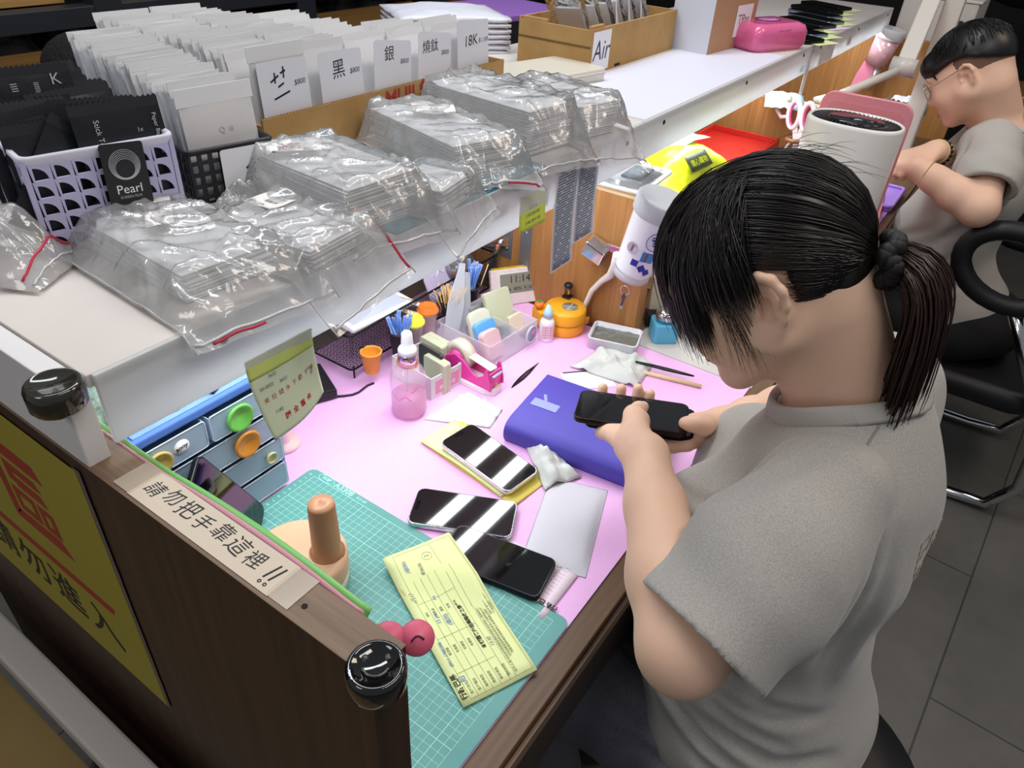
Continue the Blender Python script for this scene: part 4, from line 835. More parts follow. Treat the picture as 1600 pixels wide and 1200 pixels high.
MB().loft([[(x-.1, y, z), (x+.1, y, z), (x+.1, y+w, z), (x-.1, y+w, z)] for x, y, z, w in ((0, -.3, -1.8, .5), (0, -.35, -2.6, .8), (0, -.2, -3.0, .35), (0, .1, -4.6, .35))], smooth=False).build('blade', mat('key_dark', '#4c4c55', .3, .8), kc); MB().ell((0, .2, -4.6), (.15, .5, .45), 10).build('bow', STEEL, kc)
cl_ = thing('bulldog_clip', 'chrome clamp on the teak partition beside the tumbler', 'clip', (65.9, -9.5, 17.0), 0, None, (20, 0, 0))
MB().loft([[(-3.0, y, -1.6), (-3.0, y, 1.2), (-1.2, y, 2.0), (0, y, 2.0), (0, y, -1.6)] for y in (-2.2, 2.2)], smooth=False).build('jaw', CHROME, cl_, bev=.25)
MB().loft([[(-1.6, -1.6-3.4*t, 1.4+1.2*t), (-1.6, -1.0-3.4*t, 2.6+1.2*t), (-.6, -1.0-3.4*t, 2.6+1.2*t), (-.6, -1.6-3.4*t, 1.4+1.2*t)] for t in (0, .4, 1)], smooth=False).build('lever', CHROME, cl_, bev=.2)
MB().box((-1.2, 1.6, -.4), (2.2, 1.2, 3.2)).build('rubber_pad', mat('pad_dark', '#4b433d', .6), cl_, bev=.1)
# ------------------------------------------------------------------ middle station
bxs = thing('storage_crate', 'white crate on the desk under the bright yellow parcel', 'crate', (102, -8, 3.6))
for c, d in (((0, 0, -1.7), (28, 14, 3.4)), ((0, -8, 9.2), (30, .4, 18.4)), ((0, 8, 9.2), (30, .4, 18.4)), ((-15, 0, 9.2), (.4, 16, 18.4)), ((15, 0, 9.2), (.4, 16, 18.4)), ((0, 0, 18.3), (30, 16, .3))): MB().box(c, d).build('board', WHITE, bxs)
yp = thing('parcel_bag', 'bright yellow plastic parcel with a pale sticker on top beside the red tray', 'parcel', (103, -8, 22.2), -6)
NEON = mat('neon_yellow', '#dcea1e', .35, bump=(22, .5, .006))
k = MB(); k.grid(24, 16, lambda u, v: ((u-.5)*26, (v-.5)*15, .4+5.2*(1-abs(2*u-1)**3)*(1-abs(2*v-1)**3)+.5*nz(u*7, v*6, 2))); k.grid(24, 16, lambda u, v: ((u-.5)*26, (v-.5)*15, .1)); k.build('bag', NEON, yp)
MB().grid(12, 8, lambda u, v: (-4+16*u, -.5+6.5*v, 5.95+.3*nz(u*3, v*3, 9)-.6*(abs(2*u-1))**3-1.0*max(0, v-.5))).build('pale_sheet', mat('pale_lime', '#e8f0c2', .6), yp, solid=.05)
MB().grid(8, 3, lambda u, v: (-7+9*u, -6.9+2.6*v, 3.2+2.5*v)).build('label', mat('label_darkgreen', '#3c4a30', .5), yp, solid=.04)
text('開心購物', 1.7, NEON, yp, frame((-2.5, -5.9, 4.35), (1, 0, 0), (0, .7, .7)), 'label_text'); text('舒適好生活', 1.0, mat('ink_green', '#5a6a1c', .5), yp, frame((-2, -7.6, 2.5), (1, 0, 0), (0, .5, .8)), 'label_text')
wt = thing('white_tray', 'white tray holding a crumpled clear bag on top of the teak partition', 'tray', (75, -8, 28.3), 4)
MB().rprism(15, 14, 1.0, 0, .4).build('tray_floor', WHITE, wt); MB().tube([(x, y, .5) for x, y in rrect(15, 14, 1.0)], .3, 8, True).build('rim', WHITE, wt)
MB().grid(22, 18, lambda u, v: ((u-.5)*13, (v-.5)*12, .6+3.2*(1-abs(2*u-1)**2)*(1-abs(2*v-1)**2)+1.1*abs(nz(u*6, v*6, 8)))).build('crumpled_bag', film('dark_film', '#6b7078', .45), wt)
MB().box((2, -2, .7), (7, 4, .4)).build('print_card', mat('print_dark', '#3a4650', .5, vary=(50, '#9aa6ac')), wt)
rb = thing('red_tray', 'red open tray behind the yellow parcel', 'tray', (138, -5, 0), 0)
RED = mat('tray_red', '#b5241c', .35)
for nme, c, d in (('side_wall', (0, -9.5, 9.5), (38, .6, 19)), ('side_wall', (0, 9.5, 9.5), (38, .6, 19)), ('end_wall', (-19, 0, 9.5), (.6, 19, 19)), ('end_wall', (19, 0, 9.5), (.6, 19, 19)), ('floor', (0, 0, .3), (38, 19, .6)), ('inner_shelf', (0, 0, 17.2), (37, 18.4, .5))): MB().box(c, d).build(nme, RED, rb, bev=.1)
sx = thing('scissors', 'white scissors with pink lined handles standing point down in a brown ring', 'scissors', (150, -21.5, 10), 62, None, (0, 6, 62))
for s in (-1, 1):
    M_ = xf((s*2.3, 0, 17.5), 90, 0, 0)
    MB().tube([(s*2.3+1.9*cos(a), 0, 17.5+3.4*sin(a)) for a in [2*pi*i/24 for i in range(24)]], .65, 8, True).build('handle', WHITE, sx)
    MB().tube([(s*2.3+1.35*cos(a), 0, 17.5+2.8*sin(a)) for a in [2*pi*i/24 for i in range(24)]], .35, 8, True).build('handle_lining', mat('lining_pink', '#e0589a', .4), sx)
    MB().loft([[(s*1.2-.8, -.2, 14.5), (s*1.2+.8, -.2, 14.5), (s*1.2+.8, .2, 14.5), (s*1.2-.8, .2, 14.5)], [(-s*.3-.6, -.15, 9), (-s*.3+.6, -.15, 9), (-s*.3+.6, .15, 9), (-s*.3-.6, .15, 9)], [(-s*.6-.1, -.05, 0), (-s*.6+.1, -.05, 0), (-s*.6+.1, .05, 0), (-s*.6-.1, .05, 0)]], smooth=False).build('blade', WHITE, sx)
MB().tube([(2.6*cos(a), 2.2*sin(a), 11.5) for a in [2*pi*i/20 for i in range(20)]], .55, 8, True).build('ring_holder', mat('ring_brown', '#9a6a4a', .4), sx)
for x, y, z, r in ((-4.4, .3, 16, 1.5), (-4.0, -.4, 13.2, 1.0), (4.4, .6, 21, .9)): MB().ell((x, y, z), r, 14).build('bead', mat('bead_beige', '#d8d2c0', .3), sx)
MB().tube([(4.2, 0, 16.8), (6.5, 0, 16.2), (8.3, 0, 17.6), (9.2, 0, 20.0)], .5, 8).build('cable_hook', WHITE, sx); MB().tube([(1.5, .4, 11), (3.2, .4, 8), (3.8, .4, 3), (3.4, .4, -5)], .32, 8).build('cable', WHITE, sx)
tag(MB().lathe([(0, 0), (7, 0), (7, 1.2), (2, 3.2), (0, 3.4)], n=30).build('stand_base', mat('base_dark', '#33302e', .4), loc=(149, -22.5, .1)), 'dark round stand base under the hanging scissors', 'base')
tag(MB().grid(14, 10, lambda u, v: ((u-.5)*17, (v-.5)*10, .4+1.2*abs(nz(u*5, v*5, 1))+1.4*(1-abs(2*u-1)**2))).build('face_mask', mat('mask_blue', '#b9d9ea', .7), loc=(160, -12, 27.5), rz=20, solid=.05), 'pale blue folded mask lying on the partition behind the scissors', 'mask')
# air purifier
ap = thing('air_purifier', 'tall white oval air purifier with a black louvred top beside the pink board', 'air purifier', (130, -36.6, 0), 90)
def oval(a, b, n=64): return [(a*cos(2*pi*k/n)*abs(cos(2*pi*k/n))**-.25 if abs(cos(2*pi*k/n)) > 1e-6 else 0, b*sin(2*pi*k/n)*abs(sin(2*pi*k/n))**-.12 if abs(sin(2*pi*k/n)) > 1e-6 else 0) for k in range(n)]
def ovr(s, z, a=10.4, b=7.4): return [(x*s, y*s, z) for x, y in oval(a, b)]
PUW = mat('purifier_white', '#e2dfdb', .3)
MB().loft([ovr(.93, 0), ovr(.97, .6), ovr(1, 3), ovr(1, 33.2), ovr(.985, 33.8), ovr(.94, 34.1), ovr(.93, 33.2)]).build('shell', PUW, ap)
MB().loft([ovr(.935, 33.0), ovr(.93, 33.6), ovr(.6, 33.4)]).build('top_recess', mat('purifier_black', '#141415', .4), ap)
k = MB()
for i in range(56):
    a = 2*pi*i/56; p0 = Vector((10.4*.9*cos(a), 7.4*.9*sin(a), 33.9)); p1 = Vector((10.4*.56*cos(a-.22), 7.4*.52*sin(a-.22), 33.8)); k.tube([p0, (p0+p1)/2+Vector((0, 0, .15)), p1], .13, 4)
k.build('louvre_ring', mat('louvre_black', '#26262a', .35), ap)
MB().loft([ovr(.58, 33.3), ovr(.58, 34.1), ovr(.55, 34.25), ovr(.0, 34.25)]).build('control_panel', mat('panel_black', '#101012', .15, coat=.4), ap)
MB().loft([ovr(.3, 34.2), ovr(.3, 34.45), ovr(.0, 34.5)], M=xf((-1.2, -.3, 0))).build('display', mat('panel_dark2', '#232326', .1, coat=.6), ap)
k = MB()
for r in range(9):
    for c in range(26): a = radians(-158+c*5.3+2.6*(r % 2)); k.ell((10.4*1.0*cos(a)*abs(cos(a))**-.25, 7.4*sin(a)*abs(sin(a))**-.12, 2.5+.95*r), .16, 6)
k.build('perforations', mat('perf_grey', '#8d8984', .6), ap)
pb = thing('pink_board', 'pink rounded board standing behind the white air purifier', 'board', (140.6, -36.2, 0), 0)
MB().rprism(20.5, 37, 3.0, -.6, .6, (0, 18.5), M=frame((0, 0, 0), (0, 1, 0), (0, 0, 1)), e=.2).build('board', mat('board_pink', '#e2909a', .4), pb)
MB().rprism(17, 33, 2.0, .6, .75, (0, 18.5), M=frame((0, 0, 0), (0, -1, 0), (0, 0, 1))).build('inner_panel', mat('board_pink2', '#d98a92', .5), pb)
pk = thing('pink_case', 'pink flat case with a clear window on the desk edge beyond the purifier', 'case', (170, -38.5, 0), 8)
MB().rprism(34, 11, 1.2, 0, 2.4, e=.3).build('case_body', mat('case_salmon', '#eba199', .4), pk); MB().rprism(13, 7, .8, 2.4, 2.5, (8, 0)).build('window', mat('case_window', '#d9bcc0', .15), pk); MB().rprism(11, 6.5, .8, 2.4, 2.46, (-8, 0)).build('panel', mat('case_salmon2', '#e58f88', .5), pk)
tag(MB().rprism(46, 12, 1, 0, .5).build('lilac_mat', mat('lilac_mat', '#c79be0', .5), loc=(180, -39, .02)), 'lilac mat under the pink flat case by the far person', 'mat')
lt = thing('lilac_tray', 'lilac tray under the hands of the far person', 'tray', (186, -39.5, .6), 0)
MB().rprism(20, 12, 1.5, 0, 1.2).build('tray_floor', mat('tray_lilac', '#b18be6', .4), lt); MB().tube([(x, y, 1.6) for x, y in rrect(20, 12, 1.5)], .5, 8, True).build('rim', mat('tray_lilac', '#b18be6'), lt)
# far station: lamp, tumbler, stack
lp = thing('desk_lamp', 'white jointed desk lamp arm rising over the far station', 'lamp', (226, -37.6, 0))
LW = mat('lamp_white', '#dcd6cd', .35)
MB().lathe([(0, 0), (8, 0), (8, 1.5), (2.5, 2.2), (0, 2.2)], n=30).build('base', LW, lp)
MB().box((0, 0, 31), (4.6, 5.4, 60)).build('post', LW, lp, bev=.5)
MB().loft([[(x-1.4, y-2.4*q, z) for q in (1,)]+[(x+1.4, y-2.4, z), (x+1.4, y+2.4, z), (x-1.4, y+2.4, z)] for x, y, z in ((-24, 4.6, 34.5), (-10, 5.4, 48), (4, 6.2, 62))], smooth=False).build('arm', LW, lp, bev=.4)
MB().cyl((-24, 8.2, 34), (-24, 1.2, 34), 2.6, n=24).build('joint', mat('joint_white', '#d2ccc6', .3), lp)
MB().tube([(-24, 5, 33.5), (-36, 10.4, 30.8), (-48, 16, 28)], 1.15, 12).build('rod', LW, lp)
MB().lathe([(0, 0), (4.4, .3), (4.6, 1.2), (2, 2.4), (0, 2.6)], n=24, M=xf((-50, 16.8, 25.8))).build('lamp_head', LW, lp)
t2 = thing('tumbler', 'glossy pink tumbler with a ridged clear lid on the far partition', 'tumbler', (262.5, -15.2, 23.6), 0, None, (10, 0, 0))
MB().lathe([(0, 0), (3.9, 0), (4.4, 9), (0, 9)], n=36).build('tumbler_body', mat('tumbler_pink', '#e9b9c2', .15, .35), t2)
R_ = [[((r+.12*(kk % 2))*cos(2*pi*kk/80), (r+.12*(kk % 2))*sin(2*pi*kk/80), z) for kk in range(80)] for z, r in ((8.9, 4.6), (9.2, 4.75), (12.0, 4.8), (12.4, 4.4))]
MB().loft(R_).build('ridged_lid', mat('lid_clear', '#dcdde2', .2), t2)
MB().loft([[(x-.3, y-w, z), (x+.3, y-w, z), (x+.3, y+w, z), (x-.3, y+w, z)] for x, y, z, w in ((0, .5, 0, 3.4), (0, 1.2, -5, 3.4), (0, 3.2, -9.5, 1.4))], smooth=False).build('hanging_flap', mat('flap_pink', '#e58aa6', .4), t2, bev=.2)
MB().cyl((0, -1.4, 0), (0, -1.8, -9), 1.5, .9, n=16).build('clamp_stem', mat('stem_chrome', '#d8c4c8', .2, .6), t2)
tw = thing('turntable', 'grey metal ring stand with crumpled white papers on the far desk', 'stand', (246, -31.4, 0), 0)
MB().lathe([(0, 0), (6.5, 0), (6.5, .6), (3, 1.0), (3, 12.6), (7.6, 13), (7.6, 15.6), (7.0, 15.6), (7.0, 13.6), (0, 13.4)], n=40).build('ring_stand', mat('galvanised', '#a3a09c', .4, .6, bump=(90, .5, .003)), tw)
for i in range(3): MB().grid(8, 8, lambda u, v: ((u-.5)*9-1+2*i, (v-.5)*7-1+1.1*i, 14.6+1.4*abs(nz(u*4+i, v*4, i))+.8*i)).build('crumpled_paper', PAPER, tw, solid=.05)
mc = thing('white_machine', 'white cabinet machine with a black knob beyond the far partition', 'machine', (297, -27.6, -74), 0)
MB().box((0, 0, 59.5), (36, 25, 119)).build('cabinet', mat('machine_white', '#dbd5cf', .4), mc, bev=.6); MB().box((0, 0, 119.4), (37, 26.5, .9)).build('lid_board', mat('machine_top', '#e6e1da', .4), mc, bev=.2)
MB().lathe([(0, 1.6), (1.5, 1.5), (1.7, 0)], n=24, M=xf((-18, -8.5, 111.5), 0, -90)).build('knob', BLACK, mc); MB().box((-18.2, -11.2, 111.5), (.6, 2.2, 3.2)).build('knob_plate', BLACK, mc); MB().ell((-18.1, -7, 115.6), .5, 10).build('bolt', WHITE, mc)
tag(MB().box((0, 0, 1.4), (20, 13, 2.8)).build('folder', mat('folder_blue', '#6f9be0', .5), loc=(303, -26, 45.9), rz=-6, bev=.3), 'light blue folder on top of the white cabinet machine', 'folder')
wd_ = thing('wooden_chest', 'pale wooden chest frame in the dark behind the far person', 'chest', (350, -75, 10), 20)
PINE = wood('pine', '#8a6236', '#a87d4a', 0, 5)
for nme, c, d in (('rail', (0, 0, 0), (40, 3, 4)), ('rail', (0, 0, 14), (40, 3, 3)), ('stile', (-19, 0, 7), (3, 3, 17)), ('stile', (19, 0, 7), (3, 3, 17)), ('floor', (0, 10, -1), (38, 20, 1))): MB().box(c, d).build(nme, PINE, wd_)
tag(MB().ell((0, 0, 0), (16, 20, 13), 24).build('black_bag', mat('bag_black', '#0b0b0d', .7, bump=(8, .6, .03)), loc=(345, -50, 52)), 'black bag hanging beyond the white machine', 'bag')

# near edge of the middle station, seen past the pink mat
tag(MB().box((117.2, -31.7, .08), (104, 24.8, .16)).build('desk_mat', mat('pale_mat', '#cfccc8', .6)), 'pale grey desk mat on the middle station beyond the pink one', 'desk mat')
cx = thing('cream_stand', 'cream upright panel with a black base beyond the teak partition front', 'stand', (76.5, -22.0, .2), -52)
MB().box((0, 1.6, 5.2), (8.5, 1.4, 9.6)).build('panel', mat('cream_panel', '#e6dfcb', .5), cx, bev=.2); MB().box((0, 0, 1.4), (9.5, 3.2, 2.8)).build('base_block', BLACK, cx, bev=.2)
gp_ = thing('cutting_pad', 'small yellow green pad with a dark phone on it on the middle station', 'pad', (80.5, -30.5, .2), -40)
MB().rprism(13, 9, .6, 0, .2).build('pad_sheet', mat('pad_green', '#c9d69a', .5), gp_)
phone('dark phone lying on the small yellow green pad at the middle station', (80.8, -30.2, .45), -50, '#33343c', island=False, L=9.5, Wd=5.6)
pf = thing('plush_toy', 'small orange and white plush lying by the edge of the pink mat', 'plush', (73.5, -37.5, .2), 30)
ORG = mat('plush_orange', '#d98f3a', .9, sheen=.5); WPL2 = mat('plush_white', '#eae6df', .9, sheen=.5)
MB().ell((0, 0, 2.2), (4.0, 2.6, 2.1), 18).build('body', ORG, pf); MB().ell((-3.0, .4, 2.2), (2.2, 2.1, 2.0), 16).build('head', WPL2, pf); MB().ell((3.6, .6, 1.4), (2.0, 1.1, 1.0), 12).build('tail', WPL2, pf)
for q in (-1, 1): MB().lathe([(0, 0), (.9, .1), (.5, 1.2), (0, 1.8)], n=12, M=xf((-3.2, .4+1.2*q, 3.6))).build('ear', ORG, pf); MB().ell((-.8+2.2*q, -2.2, .9), (.9, 1.2, .8), 10).build('paw', WPL2, pf)
# ------------------------------------------------------------------ on the white shelf
ZS = 41.6
# lavender basket with fan-shaped holes
LAV = mat('basket_lavender', '#b9b4d6', .4); LAVR = mat('basket_rim', '#d5d2e2', .4)
bk2 = thing('plastic_basket', 'lavender plastic basket with fan shaped holes full of black sachets', 'basket', (-15.4, 5.6, ZS), -11.5)
BW, BD, BH = 13.6, 26.0, 10.0
def hole_panel(name, w, h, n, rows, M):
    """flat panel with quarter-round holes, as one mesh"""
    b = bmesh.new(); k = MB(); cw, chh = w/n, h/rows
    for i in range(n):
        for j in range(rows):
            x0, z0 = -w/2+i*cw, j*chh; s_ = min(cw, chh)*.36; cx, cz = x0+cw*.5, z0+chh*.45
            inner = [(cx-s_, cz-s_)]+[(cx-s_+2*s_*cos(a), cz-s_+2*s_*sin(a)) for a in [radians(q*9) for q in range(11)]]
            outer = []
            for px, pz in inner:     # project to the cell border
                dx, dz = px-cx, pz-cz; t = min((cw/2)/abs(dx) if dx else 1e9, ((z0+chh-cz) if dz > 0 else (cz-z0))/abs(dz) if dz else 1e9); outer.append((cx+dx*t, cz+dz*t))
            m_ = len(inner); vs = [(x, 0, z) for x, z in inner]+[(x, 0, z) for x, z in outer]
            k.add(vs, [(q, (q+1) % m_, m_+(q+1) % m_, m_+q) for q in range(m_)], M=M)
            for cxn, czn in ((x0, z0), (x0+cw, z0), (x0, z0+chh), (x0+cw, z0+chh)):   # fill the corner wedges
                best = None
                for q in range(m_):
                    a, b2 = outer[q], outer[(q+1) % m_]
                    if abs(a[0]-b2[0]) > 1e-4 and abs(a[1]-b2[1]) > 1e-4:
                        if (abs(a[0]-cxn) < 1e-3 or abs(b2[0]-cxn) < 1e-3) and (abs(a[1]-czn) < 1e-3 or abs(b2[1]-czn) < 1e-3): best = (a, b2)
                if best: k.add([(best[0][0], 0, best[0][1]), (cxn, 0, czn), (best[1][0], 0, best[1][1])], [(0, 1, 2)], M=M)
    return k.build(name, LAV, bk2, solid=.22)
hole_panel('front_wall', BW-.6, BH-1.6, 7, 5, xf((0, 0, .9)))
hole_panel('side_wall', BD-.6, BH-1.6, 12, 5, xf((-BW/2, BD/2, .9), 0, 0, 90))
hole_panel('side_wall', BD-.6, BH-1.6, 12, 5, xf((BW/2, BD/2, .9), 0, 0, 90))
for c, d in (((0, BD, BH/2), (BW, .25, BH)), ((0, BD/2, .2), (BW, BD, .35))): MB().box(c, d).build('plain_wall', LAV, bk2)
for c, d in (((0, 0, .5), (BW, .28, 1.0)), ((-BW/2, 0, BH/2), (.5, .4, BH)), ((BW/2, 0, BH/2), (.5, .4, BH))): MB().box(c, d).build('corner_bar', LAV, bk2, bev=.1)
k = MB(); k.loft([[(x*s_, BD/2+y*s2, z) for x, y in rrect(BW, BD, .8)] for s_, s2, z in ((1.01, 1.005, BH-.9), (1.06, 1.03, BH-.2), (1.05, 1.025, BH+.15), (.98, .99, BH+.05), (.97, .985, BH-.9))], cap=False); k.build('rim', LAVR, bk2)
# black sachets
SBK = mat('sachet_black', '#1c1d21', .32, bump=(18, .4, .006)); SBK2 = mat('sachet_seal', '#2b2c31', .3)
def pouch(k, w, h, t, zig=False, n=10):
    for s in (-1, 1):
        k.grid(n, n, lambda u, v: ((u-.5)*w, s*(t*(1-(2*u-1)**4)*(1-(2*v-1)**4)+.015), v*h))
def make_sachet(parent, seal=True):
    k = MB(); pouch(k, 8.6, 10.4, .28); k.build('pouch', SBK, parent)
    n = 34; poly = [(-4.3, 10.2)]+[(4.3, 10.2)]+[(4.3-8.6*i/n, 11.1+(.22 if i % 2 else 0)) for i in range(n+1)]
    k = MB(); k.prism(poly, -.04, .04, M=xf((0, 0, 0), 90)); k.build('serrated_seal', SBK2, parent)
PR = mat('print_light', '#b9bcc2', .5)
rs = random.Random(11); first = None; a0 = radians(-11.5)
def inb(x, y, z): return (-15.4+x*cos(a0)-y*sin(a0), 5.6+x*sin(a0)+y*cos(a0), ZS+z)
for c in range(2):
    for r in range(13):
        x = -2.9+5.4*c+rs.uniform(-.4, .4); y = 1.4+r*1.75+c*.7; lean = rs.uniform(-4, 12)
        rot = (-14+rs.uniform(-7, 5), rs.uniform(-4, 4), -11.5+rs.uniform(-7, 7)); loc = inb(x, y, .4+rs.uniform(0, 1.1))
        if first is None:
            first = thing('black_sachet', 'black sachet packed with others behind the printed front ones in the lavender basket', 'sachet', loc, 0, 'black sachets in the lavender basket', rot); make_sachet(first)
        else: copy_thing(first, loc, rot=rot)
def front_sachet(label, loc, rot, prints):
    t = thing('black_sachet', label, 'sachet', loc, 0, None, rot); make_sachet(t)
    for s, sz, x, z, up in prints: text(s, sz, PR, t, frame((x, -.36, z), (0, 0, -1) if up else (1, 0, 0), (1, 0, 0) if up else (0, 0, 1)), 'printed_text')
    return t
front_sachet('black sachet printed with white words at the right front of the lavender basket', inb(2.9, .1, 2.4), (-10, 0, -9), [('Stick To Quality', .75, -2.2, 7.2, 1), ('Paper Bag Inside', .6, 3.4, 7.6, 1), ('1x', .6, 1.7, 8.2, 0), ('1x', .6, 1.7, 6.6, 0)])
front_sachet('tilted black sachet with a camera drawing at the left front of the lavender basket', inb(-6.0, .5, 1.6), (-12, 38, -11.5), [('1x', .8, 2.6, 3.6, 0), ('[ o ]', 1.0, 2.4, 6.0, 0)])
front_sachet('black sachet with white print sticking up highest at the back of the lavender basket', inb(-1.0, 13.5, 3.4), (-12, 0, -12), [('IIII', .9, -1.5, 9.2, 1), ('IIIIII', .7, .6, 9.0, 1), ('K', 1.6, 2.6, 9.6, 0)])
pc_ = thing('hang_tag', 'black card with white rings and the word Pearl stuck on the lavender basket front', 'tag', inb(1.4, -1.1, 3.6), 0, None, (-4, 3, -11.5))
MB().rprism(4.1, 6.4, .3, 0, .06, (0, 3.4), M=xf((0, 0, 0), 90)).build('card', mat('tag_black', '#1f2023', .5), pc_)
k = MB()
for i in range(6): k.tube([((1.45-.1*i)*cos(a), -.09, 4.5-.12*i*.6+(1.45-.1*i)*sin(a)) for a in [2*pi*q/28 for q in range(28)]], .03, 4, True)
k.build('printed_rings', PR, pc_); text('Pearl', 1.25, mat('print_white', '#e4e5ea', .5), pc_, frame((0, -.09, 2.1), (1, 0, 0), (0, 0, 1)), 'printed_word'); text('SCREEN FILM', .36, PR, pc_, frame((0, -.09, 1.35), (1, 0, 0), (0, 0, 1)), 'printed_word')
# white packets
PKW = mat('packet_white', '#dfe0e2', .75, bump=(9, .25, .006)); PKW2 = mat('packet_white2', '#d2d0d0', .7, bump=(9, .3, .006))
pk0 = None
def packet_mesh(m_=PKW, w=8.6, h=11.4, t=.22, flap=True):
    k = MB(); pouch(k, w, h, t, n=6)
    if flap: k.box((0, .05, h+.5), (w+.1, .08, 1.1))
    return k.build('paper_packet', m_)
rs = random.Random(5)
pk0 = packet_mesh(); used = False
def column(xc, y0, y1, n, z0, label, group, hj=.8, rx=-9, drift=0):
    global used
    for i in range(n):
        y = y0+(y1-y0)*i/max(1, n-1)
        if not used: o = pk0; used = True
        else: o = pk0.copy(); col.objects.link(o)
        o.location = W(xc+drift*(y-y0)+rs.uniform(-.35, .35), y, z0+rs.uniform(0, hj)); o.rotation_euler = (radians(rx+rs.uniform(-3, 3)), radians(rs.uniform(-1.5, 1.5)), radians(rs.uniform(-2.5, 2.5)))
        tag(o, label, 'packet', group)
column(-.9, 7.6, 38, 39, ZS+.5, 'white paper packet in the long row standing in the black wire basket', 'white packets in the black basket', drift=.21)
column(14.6, 17.5, 47, 38, ZS+.5, 'white paper packet in the row behind the first price card', 'white packets behind the first card')
column(24.6, 16.5, 49, 38, ZS+.4, 'white paper packet in the row behind the second price card', 'white packets behind the second card')
column(34.4, 16.0, 36, 22, ZS+.2, 'white paper packet in the row behind the third price card', 'white packets behind the third card', rx=-16)
column(44.0, 15.6, 22, 7, ZS, 'white paper packet in the short row behind the fourth price card', 'white packets behind the fourth card', rx=-14)
column(53.4, 15.6, 19, 4, ZS, 'white paper packet in the short row behind the fifth price card', 'white packets behind the fifth card', rx=-12)
def one_packet(label, loc, rot, mark=None):
    o = thing('paper_packet', label, 'packet', loc, 0, None, rot)
    k = MB(); pouch(k, 8.8, 10.6, .35); k.build('pouch', PKW2, o); MB().box((0, -.05, 11.2), (9.3, .1, 1.9)).build('flap', PKW, o, bev=.03)
    if mark: text(mark, .9, mat('faint_print', '#b4b4b8', .7), o, frame((.4, -.42, 7.4), (1, 0, 0), (0, 0, 1)), 'printed_text')
    return o
one_packet('white paper packet with a wide flap standing frontmost in the black wire basket', (-.6, 6.4, ZS+.8), (-6, 0, -6), 'Q  iii')
one_packet('white paper packet with a bent flap right behind the first price card', (14.8, 14.6, ZS+2.0), (-3, 0, 0))
# black wire basket holding the first row
wb2 = thing('wire_basket', 'black slatted basket with a white name card holding the first row of packets', 'basket', (-1.2, 5.2, ZS), -12)
MB().box((0, 14, .2), (9.8, 28, .3)).build('floor', BLACK, wb2)
for nme, o_, ux, L_, n_ in (('front_wall', (-4.9, 0), (1, 0), 9.8, 8), ('side_wall', (-4.9, 0), (0, 1), 28, 22), ('side_wall', (4.9, 0), (0, 1), 28, 22)):
    k = MB()
    for i in range(n_+1): p = (o_[0]+ux[0]*L_*i/n_, o_[1]+ux[1]*L_*i/n_); k.box((p[0], p[1], 3.3), (.5 if ux[0] else .2, .2 if ux[0] else .5, 6.4))
    for z in (.4, 1.7, 3.0, 4.3, 5.6, 6.7): k.box((o_[0]+ux[0]*L_/2, o_[1]+ux[1]*L_/2, z), (L_ if ux[0] else .22, .22 if ux[0] else L_, .42))
    k.build(nme, mat('basket_black', '#1f2026', .35), wb2)
MB().box((0, 28, 3.4), (9.8, .25, 6.8)).build('back_wall', BLACK, wb2)
MB().tube([(x, 14+y, 6.9) for x, y in rrect(10.1, 28.2, .6)], .28, 8, True).build('rim', mat('basket_black', '#1f2026'), wb2)
nc = thing('name_card', 'white card with a black handwritten character on the front of the black basket', 'card', (.9, 4.35, ZS+.2), -12)
MB().rprism(7.4, 6.4, .3, 0, .05, (0, 3.3), M=xf((0, 0, 0), 90)).build('card', PAPER, nc)
text('紅', 3.2, INK, nc, frame((.2, -.08, 3.4), (1, 0, 0), (0, 0, 1)), 'handwriting', shear=.2)
# cardboard box with the price cards
cb = thing('cardboard_box', 'open cardboard box of white packets with five price cards on its front', 'box', (36.2, 32.5, ZS), 0)
for nme, c, d in (('front_wall', (0, -19.5, 3.0), (53.4, .4, 6.0)), ('back_wall', (0, 19.5, 3.2), (53.4, .4, 6.4)), ('side_wall', (-26.6, 0, 2.6), (.4, 39, 5.2)), ('side_wall', (26.6, 0, 3.0), (.4, 39, 6.0)), ('floor', (0, 0, .15), (53, 39, .3))): MB().box(c, d).build(nme, CARD, cb)
k = MB()
for i in range(107): k.box((-26.5+.5*i, -19.5, 6.02), (.22, .22, .1))
k.build('corrugation', mat('card_dark', '#6b5230', .9), cb)
text('MUJI 無印', 3.4, mat('box_red', '#a83a36', .6), cb, frame((3.2, -19.73, 4.3), (1, 0, 0), (0, 0, 1)), 'box_print', weight=.03)
CDW = mat('price_card', '#dcdde6', .5)
def price_card(label, x, tilt, hand, price, w=8.1, h=7.6, rzz=0):
    t = thing('price_card', label, 'card', (x, 13.75, ZS+4.6), 0, None, (-5, tilt, rzz))
    MB().rprism(w, h, .5, 0, .06, (0, h/2), M=xf((0, 0, 0), 90)).build('card', CDW, t)
    hand(t, h); text(price, .95, INK, t, frame((w/2-1.55, -.08, h*.62), (1, 0, .05), (0, 0, 1)), 'price', shear=.2)
def strokes(t, L_, w=.24):
    k = MB()
    for s in L_: k.stroke(s, w, 0)
    o = k.build('handwriting', INK, t); o.data.transform(Matrix.Translation((0, -.08*S, 0)) @ Matrix.Rotation(pi/2, 4, 'X'))
price_card('white price card with crosses and two bars, nearest of the five on the cardboard box', 14.7, 1, lambda t, h: strokes(t, [[(-2.2, 5.2), (-.8, 5.9)], [(-1.4, 6.3), (-1.5, 5.0)], [(-.5, 6.1), (.4, 6.4)], [(.1, 6.9), (.0, 5.5)], [(-1.1, 4.5), (-.1, 4.9)], [(-2.0, 3.1), (.7, 3.8)]]), '$800')
